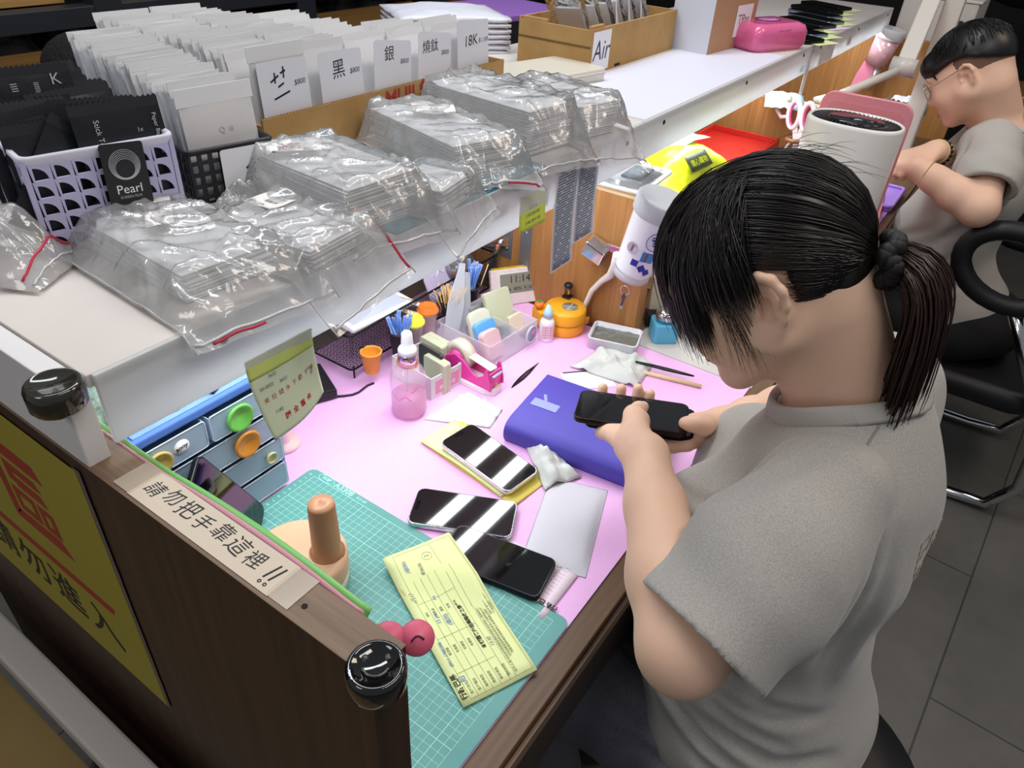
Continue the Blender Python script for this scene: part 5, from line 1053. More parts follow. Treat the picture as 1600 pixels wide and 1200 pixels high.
price_card('white price card with the black character for black, second on the cardboard box', 24.8, 2, lambda t, h: text('黑', 2.6, INK, t, frame((-.6, -.08, h*.66), (1, 0, .1), (-.1, 0, 1)), 'handwriting', shear=.1), '$800')
price_card('white price card with the character for silver, third on the cardboard box', 35.0, 7, lambda t, h: text('銀', 2.2, INK, t, frame((-.9, -.08, h*.74), (1, 0, .1), (-.1, 0, 1)), 'handwriting', shear=.1), '$800')
price_card('white price card with two characters, fourth on the cardboard box', 44.8, 7, lambda t, h: text('燒鈦', 2.0, INK, t, frame((-1.2, -.08, h*.72), (1, 0, .12), (-.12, 0, 1)), 'handwriting', shear=.1), '$800')
price_card('white price card marked 18K, farthest of the five on the cardboard box', 55.2, 3, lambda t, h: text('18K', 2.3, INK, t, frame((-.8, -.08, h*.62), (1, 0, .1), (-.1, 0, 1)), 'handwriting', shear=.2), '$1,100', w=8.6, h=8.4)
# ------------------------------------------------------------------ bagged stacks of packets
FILM = film('bag_film', haze=.25); ZIPR = mat('zip_red', '#c8284a', .35); ZIPW = film('zip_white', haze=.5)
flat0 = None
def edge_z(x, y):
    return ZS+.15-(max(0, -14.3-y)*.95 if y < -14.3 else 0)
def stack_bag(name_l, cx, cy, rz, sw, sl, h, n, margin, label_bag, label_pk, seed, lab=None, zip_=None, jitter=.25, wr=1.0, front=2.5, pk_m=None):
    """n flat packets lying in a pile, loosely covered by a clear bag"""
    global flat0
    R = random.Random(seed); th = h/n; a = radians(rz); ca, sa = cos(a), sin(a)
    ov = max(0, -14.3-(cy-sl/2*ca-abs(sw/2*sa)))
    for i in range(n):
        loc = W(cx+R.uniform(-jitter, jitter), cy+R.uniform(-jitter, jitter), ZS+.25+th*i)
        if flat0 is None:
            k = MB(); 
            for s in (0, 1): k.grid(8, 8, lambda u, v: ((u-.5)*1, (v-.5)*1, (.5+(s-.5)*(.45+.55*(1-(2*u-1)**6)*(1-(2*v-1)**6)))))
            k.box((0, 0, .5), (1, 1, .45))
            flat0 = k.build('paper_packet', PKW2); o = flat0
        else: o = flat0.copy(); col.objects.link(o)
        o.location = loc; o.scale = (sw, sl, th*.96); o.rotation_euler = (0, 0, a+radians(R.uniform(-1.4, 1.4)))
        tag(o, label_pk, 'packet', label_pk.replace('white paper packet', 'packets'))
    t = thing('plastic_bag', label_bag, 'bag', (cx, cy, ZS), rz)
    mx, my = margin; W_, L_ = sw/2+mx, sl/2+my
    def top(x, y):
        dx = max(0, abs(x)-sw/2-.15); dy = max(0, abs(y)-sl/2-.15); d = math.hypot(dx/mx, dy/(my if y > 0 else my+front)); d = min(1, d)
        wn = nz(x*.16+seed, y*.13, seed*1.7); f = abs(nz(x*.33+wn*2+seed*3, y*.27-wn, 2.5))
        rid = (1-min(1, abs(nz(x*.21+y*.12+seed, y*.22-x*.09, 7.7))*5))
        wx, wy = cx+x*ca-y*sa, cy+x*sa+y*ca
        z = (h+.75)*(1-d)**1.25*(1-.08*d)+.25+wr*(.9*f+.75*rid)*(.3+.9*math.sin(pi*min(1, d+.12)))
        return z+edge_z(wx, wy)-ZS if wy < -14.3 else z
    MB().grid(58, 64, lambda u, v: ((2*u-1)*W_, -L_-front+(2*L_+front)*v, top((2*u-1)*W_, -L_-front+(2*L_+front)*v))).build('bag_film', FILM, t)
    if lab:
        x0, y0, w, l, ang, lines = lab; c_, s_ = cos(radians(ang)), sin(radians(ang))
        pos = lambda u, v: (x0+(u*c_-v*s_), y0+(u*s_+v*c_))
        hh = lambda x, y: (h+1.0)*(1 if abs(x) < sw/2 and abs(y) < sl/2 else .9)+.25*nz(x*.4, y*.4, 2)
        MB().grid(8, 6, lambda u, v: (*pos((u-.5)*l, (v-.5)*w), hh(*pos((u-.5)*l, (v-.5)*w))+.6*(2*u-1)**2*.4)).build('paper_label', mat('label_paper', '#e6e0dc', .7), t, solid=.03)
        for i, (s, ink) in enumerate(lines):
            p = pos(0, w*.36-i*w*.72/max(1, len(lines)-1)); text(s, w*.13+.12, ink, t, frame((p[0], p[1], hh(*p)+.09), (c_, s_, 0), (-s_, c_, 0)), 'label_text')
    if zip_:
        pts = [(x*W_, -L_-front+.1+y) for x, y in zip_]
        P3 = [(x, y, top(x, y)+.12) for x, y in pts]
        MB().tube(P3, .13, 6).build('zip_strip', ZIPR, t)
    P3 = [(x, -L_-front+.5, top(x, -L_-front+.5)+.1) for x in [W_*(-.96+1.92*i/20) for i in range(21)]]
    MB().tube(P3, .16, 6).build('zip_ridge', ZIPW, t)
    for s in (-1, 1):
        P3 = [(s*W_*.985, -L_-front+(2*L_+front)*i/20, top(s*W_*.985, -L_-front+(2*L_+front)*i/20)+.05) for i in range(21)]
        MB().tube(P3, .08, 5).build('side_seam', ZIPW, t)
    return t
TXT = [('規格 16pm 保護貼', GREYINK), ('藍框 霧面 50入', GREYINK), ('批號 2024-05', GREYINK)]
stack_bag('a', -14.3, -2.6, -3, 9.2, 16.6, 2.9, 10, (3.4, 2.6), 'clear zip bag of packets at the near shelf corner below the lavender basket', 'white paper packet in the near front corner bag', 1, (1.0, 4.6, 2.6, 9.5, 62, TXT), [(-.75+.045*i, .2) for i in range(16)], front=3.2)
stack_bag('b', -4.6, -8.2, 7, 8.8, 12.5, 2.5, 9, (2.4, 2.0), 'clear zip bag of packets between the corner bag and the large labelled bag', 'white paper packet in the bag right of the near corner bag', 2, (1.5, 4.4, 3.4, 4.6, 80, TXT), [(.93-.012*i, .4+.5*i) for i in range(14)], front=2.4)
stack_bag('c', 5.9, -3.4, -5, 9.8, 16.5, 5.2, 18, (3.2, 2.6), 'large clear bag of packets with a printed label in front of the black basket', 'white paper packet in the large labelled bag', 3, (-1.2, 5.4, 4.8, 6.2, -35, TXT[:2]+[('霧面 3K', REDINK), ('共100片 白', GREYINK)]), None, front=2.0)
stack_bag('c2', 14.4, -11.0, 12, 7.2, 6.6, 3.0, 10, (2.2, 1.6), 'small clear bag of packets on the teal sheet at the shelf edge', 'white paper packet in the small bag on the teal sheet', 4, None, None, front=2.0)
stack_bag('d', 28.6, -.6, -15, 9.6, 20.0, 4.6, 18, (2.6, 2.2), 'clear bag of packets in front of the second and third price cards', 'white paper packet in the bag before the second card', 5, (1.2, 3.2, 4.4, 6.0, -30, TXT), [(.1+.045*i, .3) for i in range(18)], front=2.6)
stack_bag('e', 42.0, -.8, -7, 9.8, 20.5, 6.5, 20, (2.4, 2.2), 'tall clear bag of packets in front of the fifth price card', 'white paper packet in the tall bag before the fifth card', 6, None, [(.93, .3+.32*i) for i in range(18)], front=3.0)
stack_bag('f', 54.6, -4.6, -12, 9.0, 16.0, 5.0, 14, (2.8, 2.4), 'clear bag of packets hanging over the fascia nearest the shelf joint', 'white paper packet in the bag by the shelf joint', 7, None, None, front=3.2)
def loose_bag(label, x, y, rz, w, l, h, seed, zz=ZS+.2, zips=True):
    t = thing('plastic_bag', label, 'bag', (x, y, zz), rz)
    f = lambda u, v: ((u-.5)*w, (v-.5)*l, h*(1-abs(2*u-1)**2)*(1-abs(2*v-1)**2)*(.6+.7*abs(nz(u*3+seed, v*3, 2)))+.8*abs(nz(u*7, v*7, seed))+.1)
    MB().grid(30, 30, f).build('bag_film', FILM, t)
    if zips:
        for q, m_ in ((.04, ZIPW), (.09, ZIPR)):
            MB().tube([(lambda p: (p[0], p[1], p[2]+.15))(f(.05+.9*i/20, q)) for i in range(21)], .12, 6).build('zip_strip', m_, t)
    return t
loose_bag('puffed empty clear zip bag lying at the near left side of the lavender basket', -27.0, 10.5, 30, 9.0, 17, 9.5, 21)
loose_bag('rumpled clear bag film bunched in front of the black basket name card', -2.2, 3.2, -10, 8, 3.6, 4.0, 23, zips=False)
tag(MB().box((20, -3.6, ZS+.13), (31, 21.4, .22)).build('foam_sheet', mat('teal_foam', '#3f8195', .6, bump=(70, .5, .003))), 'teal foam sheet under the middle bags at the shelf edge', 'sheet')
fb = thing('frosted_case', 'flat frosted clear case between the tall bag and the Air box', 'case', (78, 13.5, ZS+.05), -12)
MB().rprism(22, 13, .8, 0, 2.4, e=.2).build('case_body', mat('frosted_clear', '#e9e4d6', .3, alpha=.75), fb); MB().rprism(22.4, 13.4, .8, 1.5, 1.8).build('seam', mat('frosted_seam', '#d6d0c4', .3), fb)
# white wrapped pile behind the cards
wp = thing('wrapped_pile', 'pile of white plastic mailing bags behind the price cards', 'pile', (88, 47, ZS), -35)
WPL = mat('mailer_white', '#d9dae4', .35, bump=(10, .6, .012))
for i in range(7):
    MB().grid(12, 12, lambda u, v: ((u-.5)*25+rs.random()*.2, (v-.5)*19, 1.1*i+.1+1.3*(1-abs(2*u-1)**3)*(1-abs(2*v-1)**3)+.35*nz(u*4+i, v*4, i))).build('mailer', WPL, wp, solid=.6)
# Air box
ab = thing('cardboard_box', 'open cardboard box with a white card reading Air holding clear bags', 'box', (108.6, 18.2, ZS), 0)
for nme, c, d in (('front_wall', (0, -8.6, 4.3), (40.6, .5, 8.6)), ('back_wall', (0, 8.6, 4.4), (40.6, .5, 8.8)), ('side_wall', (-20.1, 0, 4.2), (.5, 17.4, 8.4)), ('side_wall', (20.1, 0, 4.3), (.5, 17.4, 8.6)), ('floor', (0, 0, .15), (40, 17, .3)), ('corner_flap', (-17.6, -8.2, 4.9), (5, .9, 8.4)), ('corner_flap', (-19.8, 5, 4.8), (.9, 6, 8.4))): MB().box(c, d).build(nme, CARD, ab, bev=.05)
MB().box((-8, -8.9, .5), (2.4, .05, .5)).build('hand_slot', mat('hole', '#1a120c'), ab); MB().box((-20.4, 0, 5.2), (.06, 17.6, .35)).build('crease', mat('card_dark', '#6b5230'), ab)
ac = thing('name_card', 'white card reading Air taped on the front corner of the cardboard box', 'card', (92.6, 9.3, ZS+.3), 0)
MB().box((0, 0, 3.9), (7.4, .06, 7.6)).build('card', PAPER, ac); text('Air', 5.4, mat('pen_navy', '#3a3d5c', .6), ac, frame((0, -.06, 3.9), (1, 0, 0), (0, 0, 1)), 'handwriting', shear=.15)
for i in range(6):
    o = loose_bag('clear bag of small goods in the Air box, number %s from its near end' % ('one', 'two', 'three', 'four', 'five', 'six')[i], 93.5+5.9*i, 18.5, 90, 14, 9, 3.0, 40+i, zips=i == 2); o['label'] = ['puffed clear bag at the near end of the Air box', 'clear bag second from the near end of the Air box', 'clear bag with a red zip strip in the middle of the Air box', 'clear bag just past the red zipped one in the Air box', 'clear bag second from the far end of the Air box', 'clear bag at the far end of the Air box'][i]
    o.rotation_euler = (radians(-8), radians(52), radians(0)); o.location = W(95.5+5.4*i, 18.5, ZS+7)
    MB().box((0, 0, .7), (9, 6, .5)).build('white_card', PAPER, o)
for i in range(3):
    t = thing('divider_card', ['white card with black print nearest the middle of the Air box', 'white card with writing in the middle of the Air box', 'white card marked C60 at the far end of the Air box'][i], 'card', (110+6*i, 14.5, ZS+3), 0, None, (-10, 18, 20)); MB().rprism(9, 9, .4, 0, .06, (0, 4.6), M=xf((0, 0, 0), 90)).build('card', PAPER, t)
    text(('15P', 'Pro', 'C60')[i], 1.6, INK, t, frame((0, -.07, 6.6), (1, 0, 0), (0, 0, 1)), 'handwriting')
# white paper lining
tag(MB().box((106, -2.8, ZS+.04), (77, 22, .05)).build('lining_paper', mat('paper_lilac', '#dadbea', .6)), 'large white paper sheet lining the middle shelf section', 'paper')
tall = thing('carton', 'tall brown carton with a pasted white paper label behind the pink pack', 'carton', (141.0, 4.4, ZS), -6)
MB().box((0, 0, 12), (23, 10.5, 24)).build('carton_body', mat('carton_brown', '#b48a68', .7), tall, bev=.1); MB().box((-11.55, 0, 12), (.1, 10.6, 24.1)).build('side_face', mat('carton_white', '#cfd2dc', .6), tall)
lb2 = MB().box((4.6, -5.36, 6.2), (8.4, .05, 7.0)).build('paper_label', PAPER, tall); text('TPas', 3.2, mat('label_mauve', '#8d6472', .6), tall, frame((4.6, -5.42, 6.4), (1, 0, 0), (0, 0, 1)), 'label_text')
# pink wipes
wp2 = thing('wipes_pack', 'shiny pink pack of wipes with printed flowers on the middle shelf', 'pack', (151.5, -5.6, ZS), -22)
PKF = mat('wipes_pink', '#e0679a', .2, coat=.5, bump=(14, .5, .008))
k = MB(); k.loft([[(x, y, z) for x, y in rrect(19.5*s_, 12*s2, 2)] for s_, s2, z in ((.9, .9, 0), (1, 1, 1.2), (1, 1, 4.2), (.94, .92, 5.6), (.78, .74, 6.2))]); k.build('pack_body', PKF, wp2)
MB().lathe([(0, 6.25), (3.1, 6.25), (3.1, 6.4), (0, 6.45)], n=30, M=Matrix.Diagonal((1.15, .75, 1, 1))).build('oval_label', mat('wipes_label', '#f0a8cb', .3), wp2)
k = MB(); k.tube([(3.5*cos(a), 2.3*sin(a), 6.45) for a in [2*pi*i/28 for i in range(28)]], .14, 5, True); k.build('oval_outline', mat('wipes_purple', '#8a3f9a', .4), wp2)
text('baby', 1.6, mat('wipes_purple', '#8a3f9a'), wp2, xf((0, .1, 6.5)), 'printed_word'); text('pure water', 1.0, mat('wipes_dark', '#8c2a5c', .4), wp2, frame((0, -6.0, 4.8), (1, 0, 0), (0, -.5, .8)), 'printed_word')
for x, y, c in ((6.6, 1.2, '#f08a3c'), (-6.2, 2.0, '#f2c84a'), (7.4, -2.6, '#f2963c'), (-5.8, -2.4, '#f4d76a')):
    k = MB()
    for i in range(5): k.ell((x+.6*cos(2*pi*i/5), y+.6*sin(2*pi*i/5), 5.9), (.5, .5, .25), 8)
    k.build('printed_flower', mat('flower_'+c, c, .4), wp2)
MB().box((8.6, 3.4, 5.4), (5, 2.2, .1), xf((0, 0, 0), 0, 6)).build('orange_sticker', mat('st_orange', '#f08a4a', .4), wp2)
# phones waiting on slips
for i, (x, y, rz, c, lab) in enumerate(((171, -7.2, 66, '#1d2422', 'dark phone nearest the pink wipes pack on the far shelf'), (181, -5.4, 68, '#8f9fb8', 'blue edged phone second from the pink wipes pack'), (188.5, -2.2, 69, '#c9c4b0', 'pale edged phone third from the pink wipes pack'), (199, -3.0, 68, '#44464c', 'black phone in the middle of the waiting phones'), (209, -2.8, 67, '#9aa4b4', 'grey blue phone fifth from the pink wipes pack'), (219, 0.2, 68, '#a6aed0', 'lilac blue phone third from the shelf end'), (230, 2.8, 67, '#26272b', 'black phone second from the shelf end'), (243, 3.2, 68, '#1a1b1e', 'long black phone nearest the shelf end'))):
    phone(lab, (x, y, ZS+.25), rz, c, island=False, L=16.5, Wd=7.8)
    t = thing('paper_slip', 'yellow slip under the %s' % lab.split(' on the')[0], 'slip', (x+2.2, y-1.5, ZS+.06), rz+4); MB().grid(6, 4, lambda u, v: ((u-.5)*19, (v-.5)*9.5, .06+.1*abs(nz(u*3+i, v*3, 1)))).build('paper', YEL if i not in (3, ) else PKP, t)
loose_bag('clear bag standing between the tall carton and the waiting phones', 166, 6.5, 60, 12, 9, 8, 61, zips=False)
# things behind the shelf
bpx = thing('storage_box', 'black box with a purple lid behind the Air box', 'box', (122, 58, ZS-8), -8); MB().box((0, 0, 5), (34, 22, 10)).build('box_body', mat('box_black', '#1f2226', .5), bpx, bev=.2); MB().box((0, 0, 10.8), (35, 23, 1.6)).build('lid', mat('lid_purple', '#8d62b4', .5), bpx, bev=.3)
rk = thing('storage_rack', 'black steel rack with wooden crates behind the shelf', 'rack', (60, 128, -74))
RKM = mat('rack_black', '#1d2127', .5)
for x in (-70, -12, 46, 104, 162): MB().box((x, -14, 85), (6.5, 5, 170)).build('post', RKM, rk, bev=.2); MB().box((x, 22, 85), (5, 5, 170)).build('post', RKM, rk, bev=.2)
for z in (58, 89, 117.2, 152): MB().box((46, -14, z), (236, 4.5, 4.2)).build('beam', RKM, rk, bev=.2); MB().box((46, 5, z), (236, 34, 1.6)).build('rack_shelf', RKM, rk)
OAK = wood('crate_wood', '#8f6a3c', '#b58d55', 0, 5)
cn = 0
for (x0, x1, z0, h, lab) in ((-6.5, 43, 45.6-.4, 18, 'wooden crate on the upper rack level, near the left'), (51, 99, 45.6-.4, 18, 'wooden crate on the upper rack level behind the white packets'), (-64, -18, 45.6-.4, 18, 'wooden crate on the upper rack level, outermost left'), (-6.5, 43, 17.6, 18.6, 'wooden crate with a white model label on the lower rack level'), (51, 99, 17.6, 18.6, 'wooden crate of clear bags on the lower rack level behind the white packets'), (-64, -18, 17.6, 18.6, 'wooden crate on the lower rack level, outermost left'), (108, 158, 17.6, 17, 'wooden crate behind the price cards on the rack'), (108, 158, 45.6, 18, 'wooden crate on the upper rack level above the price cards')):
    t = thing('wooden_crate', lab, 'crate', (60+(x0+x1)/2, 132.5, z0)); w = x1-x0
    for nme, c, d in (('front_board', (0, -13.4, h/2), (w, 1.2, h)), ('back_board', (0, 13.4, h/2), (w, 1.2, h)), ('side_board', (-w/2+.6, 0, h/2), (1.2, 25.6, h)), ('side_board', (w/2-.6, 0, h/2), (1.2, 25.6, h)), ('floor', (0, 0, .6), (w-2.4, 25.6, 1.2))): MB().box(c, d).build(nme, OAK, t, bev=.1)
    if 'model' in lab: MB().box((-6, -14.06, h-5), (22, .06, 8)).build('paper_label', PAPER, t); text('15pro/17air/17', 2.4, INK, t, frame((-6, -14.1, h-4), (1, 0, 0), (0, 0, 1)), 'label_text'); 
    if 'near the left' in lab: text('x 15S', 3.4, mat('crate_ink', '#5a3c1c', .7), t, frame((-17, -14.06, 6.5), (1, 0, 0), (0, 0, 1)), 'pencil_mark')
    if z0 < 30:
        for q in range(3):
            x = -w*.3+w*.3*q; b_ = loose_bag('%s clear bag in the %s' % (('left', 'middle', 'right')[q], lab.replace('wooden ', '').replace(' on the lower rack level', ' low on the rack').replace(' with a white model label', ' with the white label').replace(' behind the white packets', ' behind the packets')), 60+(x0+x1)/2+x, 131, 0, 15, 18, 12, 70+cn, z0+h-5.5, zips=False); cn += 1
            MB().ell((0, 0, 2.2), (5.6, 6.2, 2.6), 12).build('contents', mat('bag_goods_%d' % (cn % 3), ('#c9c8c4', '#5d5c58', '#8c9490')[cn % 3], .6), b_)
hs = thing('hat_stand', 'fuzzy black cap on a stand in front of the labelled rack crate', 'cap', (33, 98, -74))
MB().ell((0, 0, 110.5), (9, 8, 7), 24).build('cap', mat('bundle_black', '#0a0a0c', .9, bump=(60, .8, .01)), hs); MB().cyl((0, 0, 0), (0, 0, 105), 1.5, n=12).build('pole', RKM, hs); MB().lathe([(0, 0), (14, 0), (14, 1.5), (0, 2)], n=24).build('base', RKM, hs)
# ------------------------------------------------------------------ people: smooth blended bodies, clothing and hair
class Field:
    """signed distance grid (cm) with smooth unions, turned into one continuous mesh"""
    def __init__(s, lo, hi, h):
        s.lo = np.array(lo, float); s.h = h; s.n = np.ceil((np.array(hi)-s.lo)/h).astype(int)+1
        s.D = np.full(s.n, 9.0, np.float32)
    def sub(s, lo, hi):
        a = np.clip(np.floor((np.array(lo)-s.lo)/s.h).astype(int), 0, s.n-1); b = np.clip(np.ceil((np.array(hi)-s.lo)/s.h).astype(int)+1, 1, s.n)
        if (b <= a).any(): return None
        ax = [(s.lo[i]+s.h*np.arange(a[i], b[i])).astype(np.float32) for i in range(3)]
        return (slice(a[0], b[0]), slice(a[1], b[1]), slice(a[2], b[2])), np.meshgrid(*ax, indexing='ij', sparse=True)
    def put(s, lo, hi, fn, k, op):
        q = s.sub(np.array(lo)-k-1.5, np.array(hi)+k+1.5)
        if q is None: return s
        sl, (x, y, z) = q; d = fn(x, y, z).astype(np.float32); D = s.D[sl]
        if op == 'add':
            e = np.maximum(k-np.abs(D-d), 0)/k; s.D[sl] = np.minimum(D, d)-e*e*k*.25
        else:
            d = -d; e = np.maximum(k-np.abs(D-d), 0)/k; s.D[sl] = np.maximum(D, d)+e*e*k*.25
        return s
    def cone(s, a, b, r0, r1=None, k=1.5, op='add'):
        r1 = r0 if r1 is None else r1; a, b = np.array(a, float), np.array(b, float); ba = b-a; L2 = max(ba@ba, 1e-6); r = max(r0, r1)
        def fn(x, y, z):
            px, py, pz = x-a[0], y-a[1], z-a[2]; t = np.clip((px*ba[0]+py*ba[1]+pz*ba[2])/L2, 0, 1)
            return np.sqrt((px-t*ba[0])**2+(py-t*ba[1])**2+(pz-t*ba[2])**2)-(r0+(r1-r0)*t)
        return s.put(np.minimum(a, b)-r, np.maximum(a, b)+r, fn, k, op)
    def chain(s, P, R, k=1.0, op='add'):
        for i in range(len(P)-1): s.cone(P[i], P[i+1], R[i], R[i+1], k, op)
        return s
    def ell(s, c, r, k=2.0, op='add', A=None):
        c, r = np.array(c, float), np.array(r, float); A = np.eye(3) if A is None else np.array(A)   # rows: local axes
        R = r.max()
        def fn(x, y, z):
            p = [x-c[0], y-c[1], z-c[2]]; q = [(p[0]*A[i, 0]+p[1]*A[i, 1]+p[2]*A[i, 2]) for i in range(3)]
            k0 = np.sqrt(sum((q[i]/r[i])**2 for i in range(3))); k1 = np.sqrt(sum((q[i]/r[i]**2)**2 for i in range(3)))+1e-6
            return k0*(k0-1)/k1
        return s.put(c-R, c+R, fn, k, op)
    def settle(s, p, it=4):
        """move a point onto the surface"""
        p = np.array(p, float)
        for _ in range(it):
            i = np.clip(((p-s.lo)/s.h).round().astype(int), 1, s.n-2); d = s.D[tuple(i)]; g = np.array([s.D[tuple(i+e)]-s.D[tuple(i-e)] for e in np.eye(3, dtype=int)])
            L_ = np.linalg.norm(g)
            if L_ < 1e-6: break
            p = p-g/L_*np.clip(d, -3, 3)*.8
        return p
    def crease(s, pts, w, depth):
        """a fold line: groove with a soft ridge on both sides, fading out at its ends"""
        Q = []
        for a, b in zip(pts[:-1], pts[1:]):
            Q += [np.array(a)*(1-t)+np.array(b)*t for t in (0, .25, .5, .75)]
        Q = [s.settle(q) for q in Q+[np.array(pts[-1], float)]]; N_ = len(Q)-1
        lo, hi = np.min(Q, 0)-7.5*w, np.max(Q, 0)+7.5*w; q = s.sub(lo, hi)
        if q is None: return s
        sl, (x, y, z) = q; best = None
        for i, (a, b) in enumerate(zip(Q[:-1], Q[1:])):
            ba = b-a; L2 = max(ba@ba, 1e-6); px, py, pz = x-a[0], y-a[1], z-a[2]; t = np.clip((px*ba[0]+py*ba[1]+pz*ba[2])/L2, 0, 1)
            d2 = (px-t*ba[0])**2+(py-t*ba[1])**2+(pz-t*ba[2])**2; u = (i+t)/N_
            best = (d2, u) if best is None else (np.minimum(d2, best[0]), np.where(d2 < best[0], u, best[1]))
        d2, u = best; s.D[sl] += (depth*(np.exp(-d2/w**2)-.55*np.exp(-d2/(2.4*w)**2))*np.sin(pi*np.clip(u*.86+.07, 0, 1))*1.5).astype(np.float32)
        return s
    def ripple(s, f, amp):
        q = s.sub(s.lo, s.lo+s.h*s.n); sl, (x, y, z) = q; s.D += (amp*f(x, y, z)).astype(np.float32); return s
    def cut(s, p, n):
        """drop everything on the side n points to"""
        q = s.sub(s.lo, s.lo+s.h*s.n); sl, (x, y, z) = q; n = np.array(n, float); n /= np.linalg.norm(n)
        d = ((x-p[0])*n[0]+(y-p[1])*n[1]+(z-p[2])*n[2]).astype(np.float32); s.D = np.maximum(s.D, d); return s
    def mesh(s, name, m, parent, relax=2):
        D = s.D; D[0] = D[-1] = 1; D[:, 0] = D[:, -1] = 1; D[:, :, 0] = D[:, :, -1] = 1
        S_ = D < 0; n = s.n; c = np.zeros(n-1, np.uint8)
        off = [(i, j, k) for i in (0, 1) for j in (0, 1) for k in (0, 1)]
        for i, j, k in off: c += S_[i:n[0]-1+i, j:n[1]-1+j, k:n[2]-1+k]
        act = np.argwhere((c > 0) & (c < 8)); ids = np.full(n-1, -1, np.int32); ids[tuple(act.T)] = np.arange(len(act))
        acc = np.zeros((len(act), 3)); cnt = np.zeros(len(act))
        dv = {o: D[tuple((act+o).T)] for o in off}
        for o in off:
            for ax in range(3):
                if o[ax] == 0:
                    o2 = tuple(o[i]+(i == ax) for i in range(3)); a, b = dv[o], dv[o2]; mk = (a < 0) != (b < 0)
                    t = np.where(mk, a/np.where(a == b, 1, a-b), 0); p = np.tile(np.array(o, float), (len(act), 1)); p[:, ax] += t
                    acc[mk] += p[mk]; cnt[mk] += 1
        V = (act+acc/cnt[:, None])*s.h+s.lo; F = []
        for ax in range(3):
            b, c2 = (ax+1) % 3, (ax+2) % 3; sl0 = [slice(None)]*3; sl1 = [slice(None)]*3; sl0[ax] = slice(0, -1); sl1[ax] = slice(1, None)
            A, B = S_[tuple(sl0)], S_[tuple(sl1)]; e = np.argwhere(A != B); e = e[(e[:, b] > 0) & (e[:, c2] > 0)]; fl = A[tuple(e.T)]
            u = np.zeros(3, int); u[b] = 1; w = np.zeros(3, int); w[c2] = 1
            q = np.stack([ids[tuple((e-u-w).T)], ids[tuple((e-w).T)], ids[tuple(e.T)], ids[tuple((e-u).T)]], 1); q[~fl] = q[~fl][:, ::-1]; F.append(q)
        F = np.concatenate(F)
        for _ in range(relax):
            acc = np.zeros_like(V); cnt = np.zeros(len(V))
            for i in range(4):
                a, b = F[:, i], F[:, (i+1) % 4]
                for q_ in range(3): acc[:, q_] += np.bincount(a, V[b, q_], len(V))+np.bincount(b, V[a, q_], len(V))
                cnt += np.bincount(a, minlength=len(V))+np.bincount(b, minlength=len(V))
            V = V*.5+.5*acc/np.maximum(cnt, 1)[:, None]
        me = bpy.data.meshes.new(name); me.vertices.add(len(V)); rt = parent.parent or parent; o = np.array(rt.location)
        P = V*S; P[:, 2] += ZD; P -= o
        me.vertices.foreach_set('co', P.astype(np.float32).ravel()); me.loops.add(F.size); me.loops.foreach_set('vertex_index', F.astype(np.int32).ravel())
        me.polygons.add(len(F)); me.polygons.foreach_set('loop_start', np.arange(0, F.size, 4, dtype=np.int32)); me.polygons.foreach_set('loop_total', np.full(len(F), 4, np.int32))
        me.update(calc_edges=True); me.validate(); me.polygons.foreach_set('use_smooth', np.ones(len(me.polygons), bool)); me.materials.append(m)
        ob = bpy.data.objects.new(name, me); col.objects.link(ob); ob.parent = parent
        return ob
def strands(name, paths, r, m, parent, n=3):
    root = parent.parent or parent
    """many thin tapering hair strands as one mesh"""
    k = MB(); o = np.array(root.location)
    for P in paths:
        P = [Vector(((p[0]*S-o[0])/S, (p[1]*S-o[1])/S, (p[2]*S+ZD-o[2])/S)) for p in P]; m_ = len(P)
        k.tube(P, [r*(1-.75*(i/(m_-1))**3)*(.35+.65*min(1, i/2)) for i in range(m_)], n)
    return k.build(name, m, parent, fix=False)
SKIN = mat('skin', '#e8bfa5', .48, sss=.12, spec=.4, bump=(260, .06, .0006)); LIPS = mat('lips', '#b9665f', .4)
HAIRD = mat('hair_dark', '#17110f', .36, spec=.6); HAIRB = mat('hair_brown', '#2b1914', .4, spec=.5); HAIRK = mat('hair_black', '#0d0c0d', .4, spec=.55)
EYEW = mat('eye_white', '#e8e4de', .2); EYED = mat('eye_dark', '#1d1410', .1)
TEE = mat('heather_grey', '#b4b0aa', .9, vary=(620, '#9b9791', (1, 1, 1)), sheen=.25, bump=(500, .35, .0008)); TEE2 = mat('heather_light', '#b9b5af', .9, vary=(600, '#aca8a2'), bump=(500, .3, .0008))
TRO = mat('trouser_grey', '#77777f', .85, vary=(300, '#686870'), bump=(420, .3, .0008))
